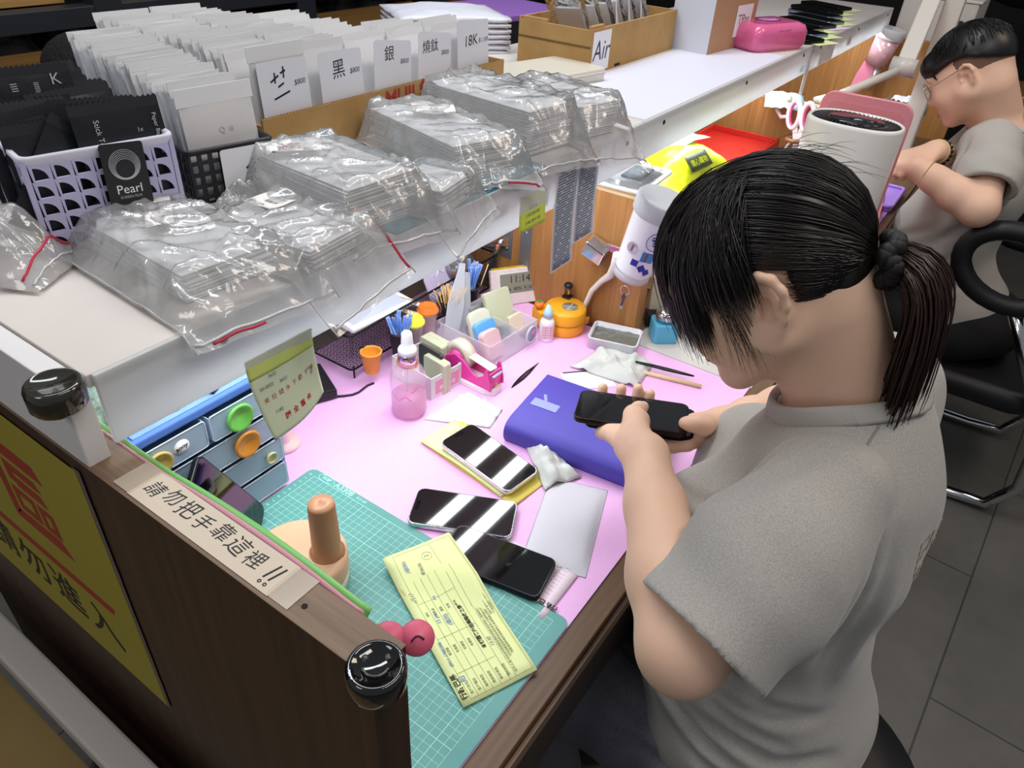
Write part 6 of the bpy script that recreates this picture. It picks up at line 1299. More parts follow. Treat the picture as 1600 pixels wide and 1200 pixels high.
class Head:
    def __init__(s, H, pitch, yaw):
        p, y = radians(pitch), radians(yaw); s.H = np.array(H, float)
        s.f = np.array([-sin(y)*cos(p), cos(y)*cos(p), -sin(p)]); s.r = np.array([cos(y), sin(y), 0]); s.u = np.cross(s.r, s.f); s.A = np.array([s.r, s.f, s.u])
    def __call__(s, r, f, u): return s.H+r*s.r+f*s.f+u*s.u
    def build(s, F, fem=True, full=1.0):
        A = s.A
        F.ell(s(0, -.5, 1.5), (6.9, 9.2, 8.3), 1, A=A).ell(s(0, 3.4, -3.4), (6.4*full, 6.0, 7.4), 2.5, A=A)
        for q in (-1, 1):
            F.cone(s(q*5.5*full, .2, -5.2), s(q*1.4, 6.6, -10.0), 2.5*full, 1.9, 2.2).ell(s(q*3.7*full, 5.9, -4.4), (2.8, 2.6, 2.8), 2.2, A=A)
        F.ell(s(0, 7.1, -10.3), (2.1, 1.7, 1.6), 1.8, A=A).ell(s(0, 8.3, 1.4), (5.2, 1.5, 1.6), 2.0, A=A)
        F.cone(s(0, 8.9, -.2), s(0, 10.7, -4.2), .75, 1.0, 1.3).ell(s(0, 9.9, -4.8), (1.7, 1.1, .8), .9, A=A)
        for q in (-1, 1): F.ell(s(q*3.1, 9.6, -.9), (1.9, 1.3, 1.0), 1.0, 'sub', A).ell(s(q*3.1, 8.1, -.9), (1.5, 1.0, .95), .5, A=A)
        F.ell(s(0, 9.0, -7.2), (2.2, .8, .5), .7, A=A).ell(s(0, 8.9, -8.2), (1.9, .85, .6), .7, A=A).ell(s(0, 9.9, -7.7), (2.2, .8, .16), .25, 'sub', A)
        for q in (-1, 1):       # ears: helix, antihelix, bowl, tragus, lobe
            X = lambda o, f, u: s(q*(6.7+o), -1.0+f, -1.8+u)
            F.ell(X(.3, -.3, 0), (.75, 1.75, 2.7), .8, A=A)
            rim = [X(.3, .9, .3), X(.6, 1.2, 1.6), X(.95, .7, 2.7), X(1.3, -.5, 3.05), X(1.6, -1.6, 2.5), X(1.7, -2.2, 1.2), X(1.5, -2.0, -.3), X(1.2, -1.3, -1.6), X(.8, -.5, -2.5)]
            F.chain(rim, [.34, .42, .46, .5, .5, .46, .4, .38, .45], .35).ell(X(.75, .15, -2.7), (.55, .8, .85), .5, A=A)
            F.ell(X(1.05, .2, -.3), (.95, .95, 1.35), .3, 'sub', A).chain([X(.95, -1.0, 1.6), X(1.05, -1.15, .2), X(.95, -.7, -1.2)], [.3, .36, .32], .35)
            F.ell(X(.75, 1.0, -.5), (.45, .4, .6), .35, A=A).chain([X(1.15, -1.5, 1.9), X(1.2, -1.6, .6)], [.2, .2], .25, 'sub')
    def face(s, parent, brow=HAIRD):
        o = np.array(parent.location)
        loc = lambda p: tuple((p[i]*S+(ZD if i == 2 else 0)-o[i])/S for i in range(3))
        for q in (-1, 1):
            MB().ell(loc(s(q*3.1, 8.15, -.95)), 1.02, 16).build('eye', EYEW, parent)
            MB().ell(loc(s(q*3.05, 8.75, -1.25)), .5, 12).build('iris', EYED, parent)
            MB().tube([loc(s(q*(1.9+.27*i), 8.95-.13*abs(i-3), -.45+.16*sin(i*.4))) for i in range(9)], .12, 5).build('eyelashes', HAIRK, parent)
            MB().tube([loc(s(q*(1.5+.42*i), 9.2-.07*(1.5+.42*i)**2*.8, 1.1+.28*sin(i*.4))) for i in range(9)], .22, 6).build('eyebrow', brow, parent)
        for u_, w_ in ((-7.25, .34), (-8.2, .42)): MB().tube([loc(s(x, 9.62-.10*x*x, u_+.05*x*x*(1 if u_ < -8 else -.6))) for x in [-1.7+.34*i for i in range(11)]], [w_*(.35+.65*sin(pi*i/10)) for i in range(11)], 8).build('lip', LIPS, parent)
# ---- the woman in front
wo = thing('person', 'person with a dark ponytail in a grey T-shirt holding two phones at the near desk', 'person', (23, -70, -34))
hd = Head((18.1, -51.3, 45.3), 35, 4)
LS, LE, LW = np.array((8, -64, 27.5)), np.array((-6.6, -58.8, 17.2)), np.array((12.2, -45.0, 20.6))
RS_, RE, RW = np.array((37, -64, 27.5)), np.array((47, -56.5, 12)), np.array((30.2, -48.8, 15.6))
PH = np.array((22.6, -38.4, 17.4)); pa = np.array((.35, -.935, .06)); pa /= np.linalg.norm(pa); pbv = np.array((-.93, -.35, .05)); pbv -= pa*(pa@pbv); pbv /= np.linalg.norm(pbv); pn = np.cross(pa, pbv); pn = pn if pn[2] > 0 else -pn
pt = lambda a, b, n: PH+pa*a+pbv*b+pn*n
F = Field((-16, -80, 4), (54, -26, 58), .3)
hd.build(F)
F.cone(hd(0, -3.4, -5.5), (22.3, -62.5, 30), 5.3, 6.2, 3)
F.chain([(11, -63.5, 25), (22, -63.5, 27), (33, -63.5, 25)], [3.4, 5.6, 3.4], 3).ell((22, -63.5, 16), (14, 9, 15), 4)
F.chain([LS+np.array((2, .5, -2)), LE], [4.0, 4.2], 2).chain([LE, LE*.68+LW*.32, LE*.3+LW*.7, LW], [4.1, 4.15, 3.2, 2.55], 1.5)
F.chain([RS_, RE], [5.0, 4.2], 2).chain([RE, RE*.68+RW*.32, RE*.3+RW*.7, RW], [4.1, 4.1, 3.2, 2.55], 1.5)
# left hand: palm against the near long edge, thumb over the screen, fingers under and up the far edge
pk = pt(-1.2, 4.9, .7)
F.cone(LW, pk*.4+LW*.6, 2.55, 2.5, 1.2)
for a0_, b0_, n0_ in ((-2.2, 4.5, -.5), (-.8, 4.7, -.2), (.7, 4.8, -.1), (2.2, 5.0, -.1)): F.cone(LW*.75+pk*.25+np.array((0, 0, -.3)), pt(a0_, b0_, n0_), 1.75, 1.15, 1.0)
F.chain([LW+np.array((.8, 1.6, .6)), pt(.9, 5.0, 2.2), pt(.4, 3.6, 2.2), pt(.9, 1.6, 1.75), pt(1.4, .1, 1.3)], [1.6, 1.6, 1.15, .98, .8], .7)
for a0_, a1_, up in ((-3.1, -4.6, .55), (-1.2, -2.0, .9), (.7, .3, 1.25), (2.4, 2.0, .7)):
    F.chain([pt(a0_*.75, 4.6, -.5), pt(a0_*.8+a1_*.2, 2.6, -1.9), pt(a0_*.4+a1_*.6, -1.6, -1.9), pt(a1_, -4.0, -.9), pt(a1_*.98, -4.35, up)], [1.05, .95, .88, .8, .72], .4)
# right hand: palm under the right end, thumb along the end, fingers curled beneath
rk_ = pt(8.6, -.6, -1.2)
F.cone(RW, rk_, 2.5, 2.0, 1.2)
for i, (b0_, a1_, b1_) in enumerate(((2.4, 3.2, 3.7), (.9, 2.9, 2.6), (-.6, 3.1, 1.2), (-2.0, 3.6, -.2))):
    F.cone(RW*.55+rk_*.45+np.array((0, 0, -.7)), pt(7.6, b0_, -1.9), 1.6, 1.05, .9)
    F.chain([pt(7.6, b0_, -1.9), pt(5.9, b0_+.5, -2.3), pt(4.3, b0_+1.0, -2.2), pt(a1_, b1_+.9, -1.6)], [1.0, .92, .85, .74], .35)
F.chain([RW+np.array((-1.6, .8, .8)), pt(9.2, 1.7, .9), pt(8.5, 2.3, 1.3), pt(7.6, 2.4, 1.25), pt(6.9, 2.2, 1.1)], [1.7, 1.4, 1.05, .92, .8], .6)
F.mesh('body', SKIN, wo, 1)
hd.face(wo)
NAIL = mat('nail', '#e8b8ac', .25)
# T-shirt
F = Field((-4, -94, -32), (54, -34, 40), .42)
F.ell((20.5, -62.6, 15), (14.6, 10.8, 17), 4).ell((20.5, -66.6, 18), (13.5, 8.2, 14), 5).ell((20.5, -61, -3), (16.5, 14.8, 17), 6).ell((20.5, -65, -18), (18, 16, 14), 6)
F.chain([(11, -64.3, 26), (21.5, -64.2, 28.6), (32, -64.3, 26)], [5.6, 6.4, 5.6], 4)
for q in (13.5, 28): F.ell((q, -53.5, 12.5), (8.0, 6.6, 8.5), 4)
F.cone(RS_+np.array((-3, 0, -.5)), RS_*.15+RE*.85, 7.0, 6.4, 4)
F.cone(hd(0, -1, -5), (22.3, -62.6, 31.5), 5.9, 6.9, .5, 'sub')
F.ripple(lambda x, y, z: np.sin(x*.21+y*.33+z*.12)*np.sin(z*.26-x*.17+1.3)*.5+np.sin(z*.5+.25*x+.6*np.sin(y*.2))*.22, .6)
for P_, w_, d_ in (([(-1, -54.5, 25), (6, -52, 18), (9, -50.5, 9)], 1.1, 1.0), ([(2, -56, 29), (8, -52.8, 22), (13, -48.5, 17)], 1.0, .7), ([(6, -71.5, 26), (3, -73, 14), (4.5, -75, 4)], 1.6, 1.0), ([(1, -69, 20), (.5, -67, 10), (2, -66, 2)], 1.5, 1.3), ([(9, -75, 27), (6.5, -77, 16), (7, -78.5, 6)], 1.3, .6), ([(2.5, -60, -6), (3.4, -72, -9), (8, -84, -8)], 1.2, .9), ([(2, -58, -12), (2.2, -72, -15), (7, -86, -14)], 1.3, 1.0), ([(2.5, -60, 0), (3, -70, -2), (7, -80, -1)], 1.1, .6), ([(4, -52, -4), (3, -62, -10), (2, -74, -12)], 1.1, .7), ([(20, -79.5, 18), (27, -80, 8), (35, -79, 2)], 1.6, .6)):
    F.crease(P_, w_, d_)
F.cut((22, -70, -24), (0, .35, -1))
for P_, w_, d_ in (([(6.5, -70, 24), (4.5, -70, 16), (6, -66, 8)], 1.0, 1.1), ([(8, -73.5, 20), (7.5, -74, 10), (9, -73, 2)], 1.3, .8), ([(3.5, -62, 4), (4, -68, 0), (8, -74, -2)], 1.0, .8), ([(4, -55, 4), (3.5, -62, -3), (6, -72, -7)], 1.0, .9), ([(6, -50, 4), (4, -56, -7), (4, -68, -13)], 1.1, .9), ([(16, -76, 24), (18, -77, 12), (24, -76, 2)], 1.8, .6), ([(5, -52, 20), (10, -48.5, 13), (14, -46.5, 8)], .9, .8)): F.crease(P_, w_, d_)
sh = F.mesh('t_shirt', TEE, wo, 2)
o_ = np.array(wo.location); lc = lambda p: tuple((p[i]*S+(ZD if i == 2 else 0)-o_[i])/S for i in range(3))
from mathutils.bvhtree import BVHTree
def bvh(ob): return BVHTree.FromPolygons([v.co.copy() for v in ob.data.vertices], [tuple(p.vertices) for p in ob.data.polygons])
def collar(shirt, lcf, top, end, r, mt):
    """ribbed band standing on the neckline"""
    tr_ = bvh(shirt); axd = (np.array(end)-np.array(top)); axd /= np.linalg.norm(axd); e1 = np.cross(axd, (0, 0, 1)); e1 /= np.linalg.norm(e1); e2 = np.cross(axd, e1); hits = []
    for j in range(60):
        a = 2*pi*j/60; o1 = np.array(end)-axd*12+(e1*cos(a)+e2*sin(a))*r; h_ = tr_.ray_cast(Vector(lcf(o1))*S, Vector(axd))
        hits.append((np.array(h_[0])/S if h_[0] is not None else None, e1*cos(a)+e2*sin(a)))
    T_ = [float(h[0]@axd) for h in hits if h[0] is not None]; md = sorted(T_)[len(T_)//2]
    t_ = np.array([float(h[0]@axd) if h[0] is not None else md for h in hits]); t_ = np.clip(t_, md-3, md+3)
    for _ in range(3): t_ = (np.roll(t_, 1)+t_*2+np.roll(t_, -1))/4
    c0 = np.array(lcf(np.array(end))); k = MB(); R_ = []
    for (h, d), t in zip(hits+hits[:1], list(t_)+[t_[0]]):
        p = c0+d*r+axd*(t-float((c0+d*r)@axd)); R_.append([tuple(p+d*u_-axd*w_) for u_, w_ in ((.75, -.25), (.7, .2), (-.1, 1.25), (-.55, 1.55), (-.8, 1.3), (-.7, .4), (-.2, -.6))])
    k.loft(R_, cap=False); return k.build('collar_rib', mt, shirt)
collar(sh, lc, hd(0, -1, -5), (22.3, -62.6, 31.5), 7.5, mat('rib_grey', '#b0aca6', .9, bump=(620, .6, .001)))
dl = (LE-LS)/np.linalg.norm(LE-LS); SL = LS*.1+LE*.9+np.array((.5, -.9, .9)); SR0 = LS+np.array((3.2, -.2, -.2))
F = Field((-18, -80, 4), (22, -46, 40), .36)
F.cone(SR0, LS*.6+LE*.4+np.array((.6, -.6, 0)), 6.1, 7.0, 3).cone(LS*.6+LE*.4+np.array((.6, -.6, 0)), SL+dl*4, 7.0, 6.9, 3)
F.ripple(lambda x, y, z: np.sin(x*.42+z*.3)*np.sin(y*.35-z*.28+.8)*.6, .5)
for P_, w_, d_ in (([(4, -71, 27), (0, -68.5, 19), (-3, -66.5, 13)], 1.4, .6), ([(9, -58, 31), (4, -55.5, 25), (0, -53.5, 20)], 1.2, .7), ([(10, -70.5, 24), (5, -71, 18), (1, -69, 12)], 1.3, .8)): F.crease(P_, w_, d_)
for P_, w_, d_ in (([(7, -70, 22), (-1, -67.5, 15), (-6, -65, 11)], 1.0, .7), ([(8, -57.5, 29), (-1, -53.8, 20), (-6, -52.5, 16)], .9, .6), ([(6, -70.5, 18), (0, -69, 10), (-4, -66, 7)], 1.2, .8), ([(9, -63, 34), (6, -60, 33.5), (2, -57, 30)], 1.2, .4)): F.crease(P_, w_, d_)
F.cut(SL+dl*1.3, dl).cone(SL-dl*1.6, SL+dl*9, 5.5, 7.2, .4, 'sub')
F.mesh('sleeve', TEE, sh, 2)
bt = bvh(sh); PRT = mat('shirt_print', '#c2b3a4', .7)
ROWS = ['1111.1..11.1.1', '1..1.11.1..1.1', '1.111..11.11.1', '1.1..1.1...1.1', '1......1..11..', '', '..111.1.1.....', '..1.1..1......', '..111.1.1.....']
for j, row in enumerate(ROWS):
    for i, c_ in enumerate(row):
        if c_ == '1':
            o1 = Vector(lc((13.5+i*.95, -110, 22.5-j*1.0)))*S; h_ = bt.ray_cast(o1, Vector((.05, 1, .0)))
            if h_[0] is not None:
                n_ = h_[1] if h_[1].y < 0 else -h_[1]; M_ = frame((0, 0, 0), n_.cross(Vector((0, 0, 1))) if abs(n_.z) < .99 else (1, 0, 0), (0, 0, 1)); p_ = h_[0]/S+n_*.05
                k_ = MB() if (j, i) == (0, 0) else k_
                ux = Vector((0, 0, 1)).cross(n_).normalized(); uy = n_.cross(ux); k_.add([tuple(p_+ux*a*.38+uy*b*.4) for a, b in ((-1, -1), (1, -1), (1, 1), (-1, 1))], [(0, 1, 2, 3)])
k_.build('back_print', PRT, sh, solid=.02)
def seam(name, P3, par, tree, dirv, m_, r=.13):
    L_ = []
    for a, b in zip(P3[:-1], P3[1:]):
        for t in [i/8 for i in range(8)]:
            p = Vector(lc(tuple(np.array(a)*(1-t)+np.array(b)*t)))*S; h_ = tree.ray_cast(p-Vector(dirv)*.3, Vector(dirv))
            if h_[0] is not None: L_.append(tuple(h_[0]/S+h_[1]*.02))
    if len(L_) > 3: MB().tube(L_, r, 5).build(name, m_, par)
SEAM = mat('seam_grey', '#8f8b86', .9)
seam('shoulder_seam', [(15.5, -66.2, 40), (12, -65.8, 40), (9.5, -65.4, 40)], sh, bt, (0, 0, -1), SEAM)
pass
# trousers
F = Field((-12, -98, -76), (56, -26, -8), .6)
F.ell((21, -66, -23.5), (17.5, 15, 10), 5)
for q in (-1, 1): F.chain([(21+q*9, -66, -24.5), (22+q*11.5, -40, -24.5), (22+q*11, -36, -40), (22+q*10, -42, -68)], [10.2, 8.2, 6.8, 5.4], 3)
F.ripple(lambda x, y, z: np.sin(y*.5+x*.3+z*.2)*np.sin(y*.22-z*.4), .35)
for P_ in ([(4, -62, -16), (5.5, -52, -15.5), (9, -45, -16)], [(2.5, -66, -18), (4.5, -56, -20), (6, -47, -22)], [(3, -70, -15.5), (3, -60, -18), (4, -52, -25)], [(8, -60, -14.2), (12, -52, -14.5), (15, -46, -16)]): F.crease(P_, 1.0, .7)
F.mesh('trousers', TRO, wo, 2)
for q in (-1, 1):
    F = Field((22+q*10-8, -52, -75), (22+q*10+8, -20, -62), .5); F.cone((22+q*10, -42, -70.2), (22+q*10.6, -29, -71.5), 4.4, 3.2, 2).cut((0, 0, -73.7), (0, 0, -1)); F.mesh('shoe', mat('shoe_dark', '#202024', .6), wo, 1)
# hair: swept back cap, ponytail, fringe
capc = (0, -.5, 1.7); capr = (7.45, 9.7, 8.6)
F = Field(tuple(hd.H-17), tuple(hd.H+17), .35)
F.ell(hd(*capc), capr, 1, A=hd.A).ell(hd(0, -6.2, -2.6), (4.0, 2.2, 3.0), 2, A=hd.A)
# keep only the hair-covered side of the head
n1_ = hd.f*.95-hd.u*.55; F.cut(hd(0, 6.6, 2.0), n1_)
q_ = F.sub(F.lo, F.lo+F.h*F.n); _, (x, y, z) = q_
P0 = np.stack(np.broadcast_arrays(x-hd.H[0], y-hd.H[1], z-hd.H[2])); fr = P0[0]*hd.r[0]+P0[1]*hd.r[1]+P0[2]*hd.r[2]; ff = P0[0]*hd.f[0]+P0[1]*hd.f[1]+P0[2]*hd.f[2]; uu = P0[0]*hd.u[0]+P0[1]*hd.u[1]+P0[2]*hd.u[2]
low = np.where(ff > -1.2, 1.0-.5*np.clip(ff-.6, 0, 6)-uu, (-7.6+ (ff+9)*.75)-uu); low = np.where((ff > -3.4) & (ff <= -1.2), (1.6-uu), low)
F.D = np.maximum(F.D, low.astype(np.float32)*.8)
hr = F.mesh('hair', HAIRD, wo, 3)
R = random.Random(9)
def on_cap(d, ex=.12):
    d = np.array(d, float); d /= np.linalg.norm(d); t = 1/math.sqrt((d[0]/capr[0])**2+(d[1]/capr[1])**2+(d[2]/capr[2])**2); return hd(*(np.array(capc)+d*(t+ex)))
tie = hd(0, -10.3, -3.2); tied = np.array((0, -9.6, -4.4))
P_ = []
for i in range(1150):
    a = R.uniform(-1.0, 1.0)*1.75; b = R.uniform(0, 1.0)
    s0 = np.array((sin(a)*1.0, cos(a)*.75+.12, .28+.62*b*abs(cos(a)))); s0 /= np.linalg.norm(s0)
    t0 = tied/np.linalg.norm(tied)+np.array((sin(a)*.18, 0, .12*b)); t0 /= np.linalg.norm(t0)
    om = math.acos(max(-1, min(1, float(s0@t0)))); L_ = []
    ph = R.uniform(0, 6); ex = R.uniform(.0, .28)
    for j in range(12):
        t = j/11; d = (sin((1-t)*om)*s0+sin(t*om)*t0)/max(sin(om), 1e-3); d = d+np.array((0, 0, .05*sin(pi*t)))+.012*sin(ph+t*7)*np.array((1, 1, 1)); L_.append(on_cap(d, ex*(.3+sin(pi*t))))
    if all((p-hd.H)@hd.u > 1.3 or (p-hd.H)@hd.f < -3.8 for p in L_): P_.append(L_)
for i in range(560):
    sd = -1 if i < 430 else 1; s0 = np.array((sd*R.uniform(.75, 1.0), R.uniform(-.62, -.36), R.uniform(-.85, .25))); s0 /= np.linalg.norm(s0)
    t0 = tied/np.linalg.norm(tied)+np.array((sd*.12, 0, R.uniform(-.1, .05))); t0 /= np.linalg.norm(t0); om = math.acos(max(-1, min(1, float(s0@t0)))); L_ = []; ex = R.uniform(.02, .2)
    for j in range(8): t = j/7; d = (sin((1-t)*om)*s0+sin(t*om)*t0)/max(sin(om), 1e-3); L_.append(on_cap(d, ex*(.4+sin(pi*t))))
    P_.append(L_)
strands('hair_strands', P_, .085, HAIRD, hr)
# fringe: combed forward from the crown, then falling over the brow and temples
P_ = []
for i in range(1350):
    a = R.uniform(-1.62, 1.3) if i < 900 else R.uniform(-1.65, -.9); s0 = np.array((sin(a)*R.uniform(.2, .75), R.uniform(-.3, .2)+.5*max(0, cos(a))*R.random(), .95)); a += R.uniform(-.2, .2); e0 = np.array((sin(a)*1.02, cos(a)*.92+.10, .16+.16*cos(a)))
    s0 /= np.linalg.norm(s0); e0 /= np.linalg.norm(e0); om = math.acos(max(-1, min(1, float(s0@e0)))); ex = R.uniform(.2, 1.5); L_ = []; t0 = R.uniform(0, .75)
    for j in range(7):
        t = t0+(1-t0)*j/6; d = (sin((1-t)*om)*s0+sin(t*om)*e0)/max(sin(om), 1e-3); L_.append(on_cap(d, ex*(.25+t)))
    p = L_[-1]; v = L_[-1]-L_[-2]; v /= np.linalg.norm(v); ln = (R.uniform(4.5, 9.0) if a > -1.05 else R.uniform(2.0, 4.8))*(1.15 if -1.0 < a < -.35 else 1)
    sw = R.uniform(-.12, .12)
    for j in range(8):
        v = v*.72+(-hd.u*.9-hd.f*.10+hd.r*(-.16*sin(a)*.5+sw)+np.array((0, 0, -.25)))*.28; v /= np.linalg.norm(v); p = p+v*ln/8
        q3 = np.array([(p-hd.H)@hd.r, (p-hd.H)@hd.f, (p-hd.H)@hd.u]); e3 = np.array((7.7, 10.9, 15.0)); c3 = np.array((0, .3, 1)); dd = math.sqrt(((q3+c3)/e3)@((q3+c3)/e3))
        if dd < 1: p = hd(*((q3+c3)/dd-c3))
        L_.append(p)
    P_.append(L_)
strands('fringe', P_, .075, HAIRD, hr)
# wispy locks beside the cheek and flyaways
P_ = []
for i in range(46):
    p = hd(-7.5+R.uniform(-.2, .2), 2.6+R.uniform(-.9, 1.4), 1.0+R.uniform(-.8, .8)); L_ = [p]; v = -hd.u+hd.f*R.uniform(-.25, .15)
    for j in range(8): p = p+v*R.uniform(.8, 1.35)+hd.r*(-.07+.12*math.sin(j*.7)); L_.append(p)
    P_.append(L_)
for i in range(70):
    d = np.array((R.uniform(-1, 1), R.uniform(-.8, .6), R.uniform(.3, 1))); p = on_cap(d, .2); v = np.array((R.uniform(-.4, .4), -.8, R.uniform(-.1, .5))); L_ = [p]
    for j in range(7): p = p+(v[0]*hd.r+v[1]*hd.f+v[2]*hd.u)*.75; v = v+np.array((0, 0, -.14)); L_.append(p)
    P_.append(L_)
strands('flyaway_hair', P_, .028, HAIRD, hr)
# scrunchie and ponytail
tx = lambda p: lc(p)
ta = -hd.f*.8-hd.u*.35; ta /= np.linalg.norm(ta); b1_ = np.cross(ta, hd.r); b1_ /= np.linalg.norm(b1_); k = MB()
for i in range(26):
    a = 2*pi*i/26; c_ = tie+(hd.r*cos(a)+b1_*sin(a))*1.9+ta*R.uniform(-.5, .5); k.ell(lc(c_), (.95, .95, .95), 8)
k.build('scrunchie', mat('scrunchie_black', '#08080a', .6), hr)
P_ = []
for i in range(900):
    a = R.uniform(0, 2*pi); q = math.sqrt(R.random()); o1 = (hd.r*cos(a)+b1_*sin(a))*1.5*q; p = tie+o1; v = ta*1.0+o1*.28+np.array((0, 0, .25)); L_ = [p]; ln = R.uniform(12, 19.5)
    for j in range(13):
        tgt = np.array((.05, -.06, -1.0))+(o1*.16 if j < 6 else -o1*.06)+np.array((0, -.25 if j < 3 else .02, 0)); v = v*.62+tgt*.38; v /= np.linalg.norm(v); p = p+v*ln/13+np.array((R.uniform(-.06, .06), R.uniform(-.06, .06), 0)); L_.append(p)
    P_.append(L_)
strands('ponytail', P_, .11, HAIRB, hr)
# the two phones she holds
Mph = Matrix((Vector(pa), Vector(-pbv), Vector(pn))).transposed()
e_ = Mph.to_euler(); hp_ = phone('black brown framed smartphone held screen up in the seated person\'s hands', tuple(pt(0, 0, -.4)), 0, '#3a2c2a', rot=[math.degrees(a) for a in e_], island=False)
h2 = phone('second dark phone held under the first one by the same person', tuple(pt(1.2, -.5, -1.35)), 0, '#17171b', rot=[math.degrees(a) for a in e_], island=False, L=14.2, Wd=7.0)
# stool
stl = thing('stool', 'black padded swivel stool under the person with the ponytail', 'stool', (23, -73, -74))
MB().lathe([(0, 33), (19, 33), (21.5, 34.5), (22, 37.5), (20.5, 40.0), (14, 41), (0, 41)], n=48).build('seat', mat('stool_black', '#121214', .5), stl)
MB().cyl((0, 0, 6), (0, 0, 33), 2.6, n=20).build('column', STEEL, stl)
for i in range(5):
    a = 2*pi*i/5; t = MB().tube([(0, 0, 7), (13*cos(a), 13*sin(a), 5.5), (26*cos(a), 26*sin(a), 4.6)], [2.2, 1.8, 1.3], 8).build('foot', BLACK, stl)
    MB().cyl((26*cos(a)-1*sin(a), 26*sin(a)+cos(a), 2.4), (26*cos(a)+sin(a), 26*sin(a)-cos(a), 2.4), 2.4, n=16).build('caster', BLACK, t)
# ---- the man at the far station
mn = thing('person', 'person with short black hair and glasses in a grey T-shirt working at the far station', 'person', (184, -70, -34))
hm = Head((180, -51.5, 39.8), 35, -13)
LS, LE, LW = np.array((172, -63, 23)), np.array((158.5, -66, 13.0)), np.array((160.2, -49.4, 18.6))
RS_, RE, RW = np.array((197, -63, 23)), np.array((193, -55, 12)), np.array((168.5, -51.5, 21.6))
F = Field((146, -80, 2), (210, -30, 54), .42)
hm.build(F, False, 1.06)
F.cone(hm(0, -3.4, -5.5), (184, -62.5, 26), 5.6, 6.4, 3).chain([(173, -64, 23), (184, -64, 24), (196, -64, 23)], [4.6, 6.5, 4.6], 3).ell((184, -63.5, 12), (14, 9, 12), 4)
F.chain([LS, LE], [5.2, 4.6], 2).chain([LE, LE*.65+LW*.35, LE*.3+LW*.7, LW], [4.4, 4.3, 3.4, 2.8], 1.5)
F.chain([RS_, RE], [5.2, 4.6], 2).chain([RE, RE*.65+RW*.35, RE*.3+RW*.7, RW], [4.4, 4.3, 3.4, 2.8], 1.5)
v_ = np.array((.62, .55, -.28)); 
for W_, d_, s_ in ((LW, np.array((.55, .80, -.2)), 1), (RW, np.array((-.72, .66, -.25)), -1)):
    d_ = d_/np.linalg.norm(d_); sd = np.cross(d_, (0, 0, 1)); sd /= np.linalg.norm(sd); kn = W_+d_*7.5
    for i in range(4):
        o1 = sd*(2.7-1.8*i)*s_; F.cone(W_+o1*.35+d_*1, kn+o1, 1.9, 1.15, 1.0)
        L_ = (3.6, 4.3, 4.0, 3.1)[i] if s_ == 1 else (3.1, 4.0, 4.3, 3.6)[i]
        F.chain([kn+o1, kn+o1+d_*L_*.7+np.array((0, 0, -.9)), kn+o1+d_*L_*.95+np.array((0, 0, -2.6)), kn+o1+d_*L_*.7+np.array((0, 0, -3.9))], [1.05, .95, .85, .75], .4)
    F.chain([W_+d_*2+sd*2*s_, W_+d_*5+sd*4.0*s_+np.array((0, 0, -.6)), W_+d_*7.6+sd*3.8*s_+np.array((0, 0, -1.4))], [1.6, 1.15, .85], .7)
F.mesh('body', SKIN, mn, 2); hm.face(mn, HAIRK)
F = Field((158, -94, -34), (214, -36, 36), .55)
F.ell((184, -63, 10), (15.5, 11.5, 16), 4).ell((184, -68, 13), (15, 9, 14), 5).ell((184, -60, -8), (17, 15, 17), 6).ell((184, -68, -22), (18.5, 16, 12), 6)
F.chain([(174, -64.3, 21.5), (184, -64.2, 23), (195, -64.3, 21.5)], [5.6, 6.4, 5.6], 4).cone(RS_+np.array((-2, 0, 0)), RS_*.3+RE*.7, 7.0, 6.6, 4)
F.cone(hm(0, -1, -5), (184, -62.6, 28), 6.1, 7.0, .5, 'sub')
F.ripple(lambda x, y, z: np.sin(x*.23+y*.35+z*.2)*np.sin(z*.3-x*.2+1.3)*.5, .6)
for P_, w_, d_ in (([(172, -70, 16), (169, -66, 6), (170, -58, -4)], 1.5, .9), ([(168, -66, -4), (169, -57, -10), (176, -48, -14)], 1.4, 1.0), ([(167, -72, -10), (168, -60, -16), (174, -52, -20)], 1.4, .9), ([(168, -58, 2), (172, -50, -4), (180, -46, -6)], 1.3, .7)): F.crease(P_, w_, d_)
F.cut((184, -66, -27), (0, .2, -1)); sm_ = F.mesh('t_shirt', TEE2, mn, 2); o_ = np.array(mn.location); lm = lambda p: tuple((p[i]*S+(ZD if i == 2 else 0)-o_[i])/S for i in range(3)); collar(sm_, lm, hm(0, -1, -5), (184, -62.6, 28), 7.6, mat('rib_grey2', '#b4b0aa', .9))
dl = (LE-LS)/np.linalg.norm(LE-LS); F = Field((150, -80, 2), (186, -46, 36), .5)
mid = LS*.5+LE*.5+np.array((0, -.5, .5)); F.cone(LS+np.array((3, 0, 0)), mid, 7.4, 7.2, 3).cone(mid, LE+dl*3, 7.2, 6.8, 3)
F.ripple(lambda x, y, z: np.sin(x*.4+z*.3)*np.sin(y*.35-z*.3+.8)*.6, .6)
for P_, w_, d_ in (([(168, -70, 20), (164, -71, 13), (160, -70, 8)], 1.3, .9), ([(170, -57, 26), (165, -57, 21), (161, -58, 17)], 1.2, .7)): F.crease(P_, w_, d_)
F.cut(LS*.28+LE*.72, dl).cone(LS*.55+LE*.45, LE+dl*8, 5.9, 7.0, .4, 'sub'); F.mesh('sleeve', TEE2, sm_, 2)
F = Field((158, -98, -76), (210, -26, -10), .8)
F.ell((184, -74, -26), (18.5, 17, 10.5), 5)
for q in (-1, 1): F.chain([(184+q*9.5, -72, -27), (184+q*11.5, -40, -26), (184+q*11, -38, -42), (184+q*10, -44, -68)], [9.6, 7.6, 6.4, 5.2], 3)
F.mesh('trousers', mat('trouser_black', '#17171a', .8), mn, 1)
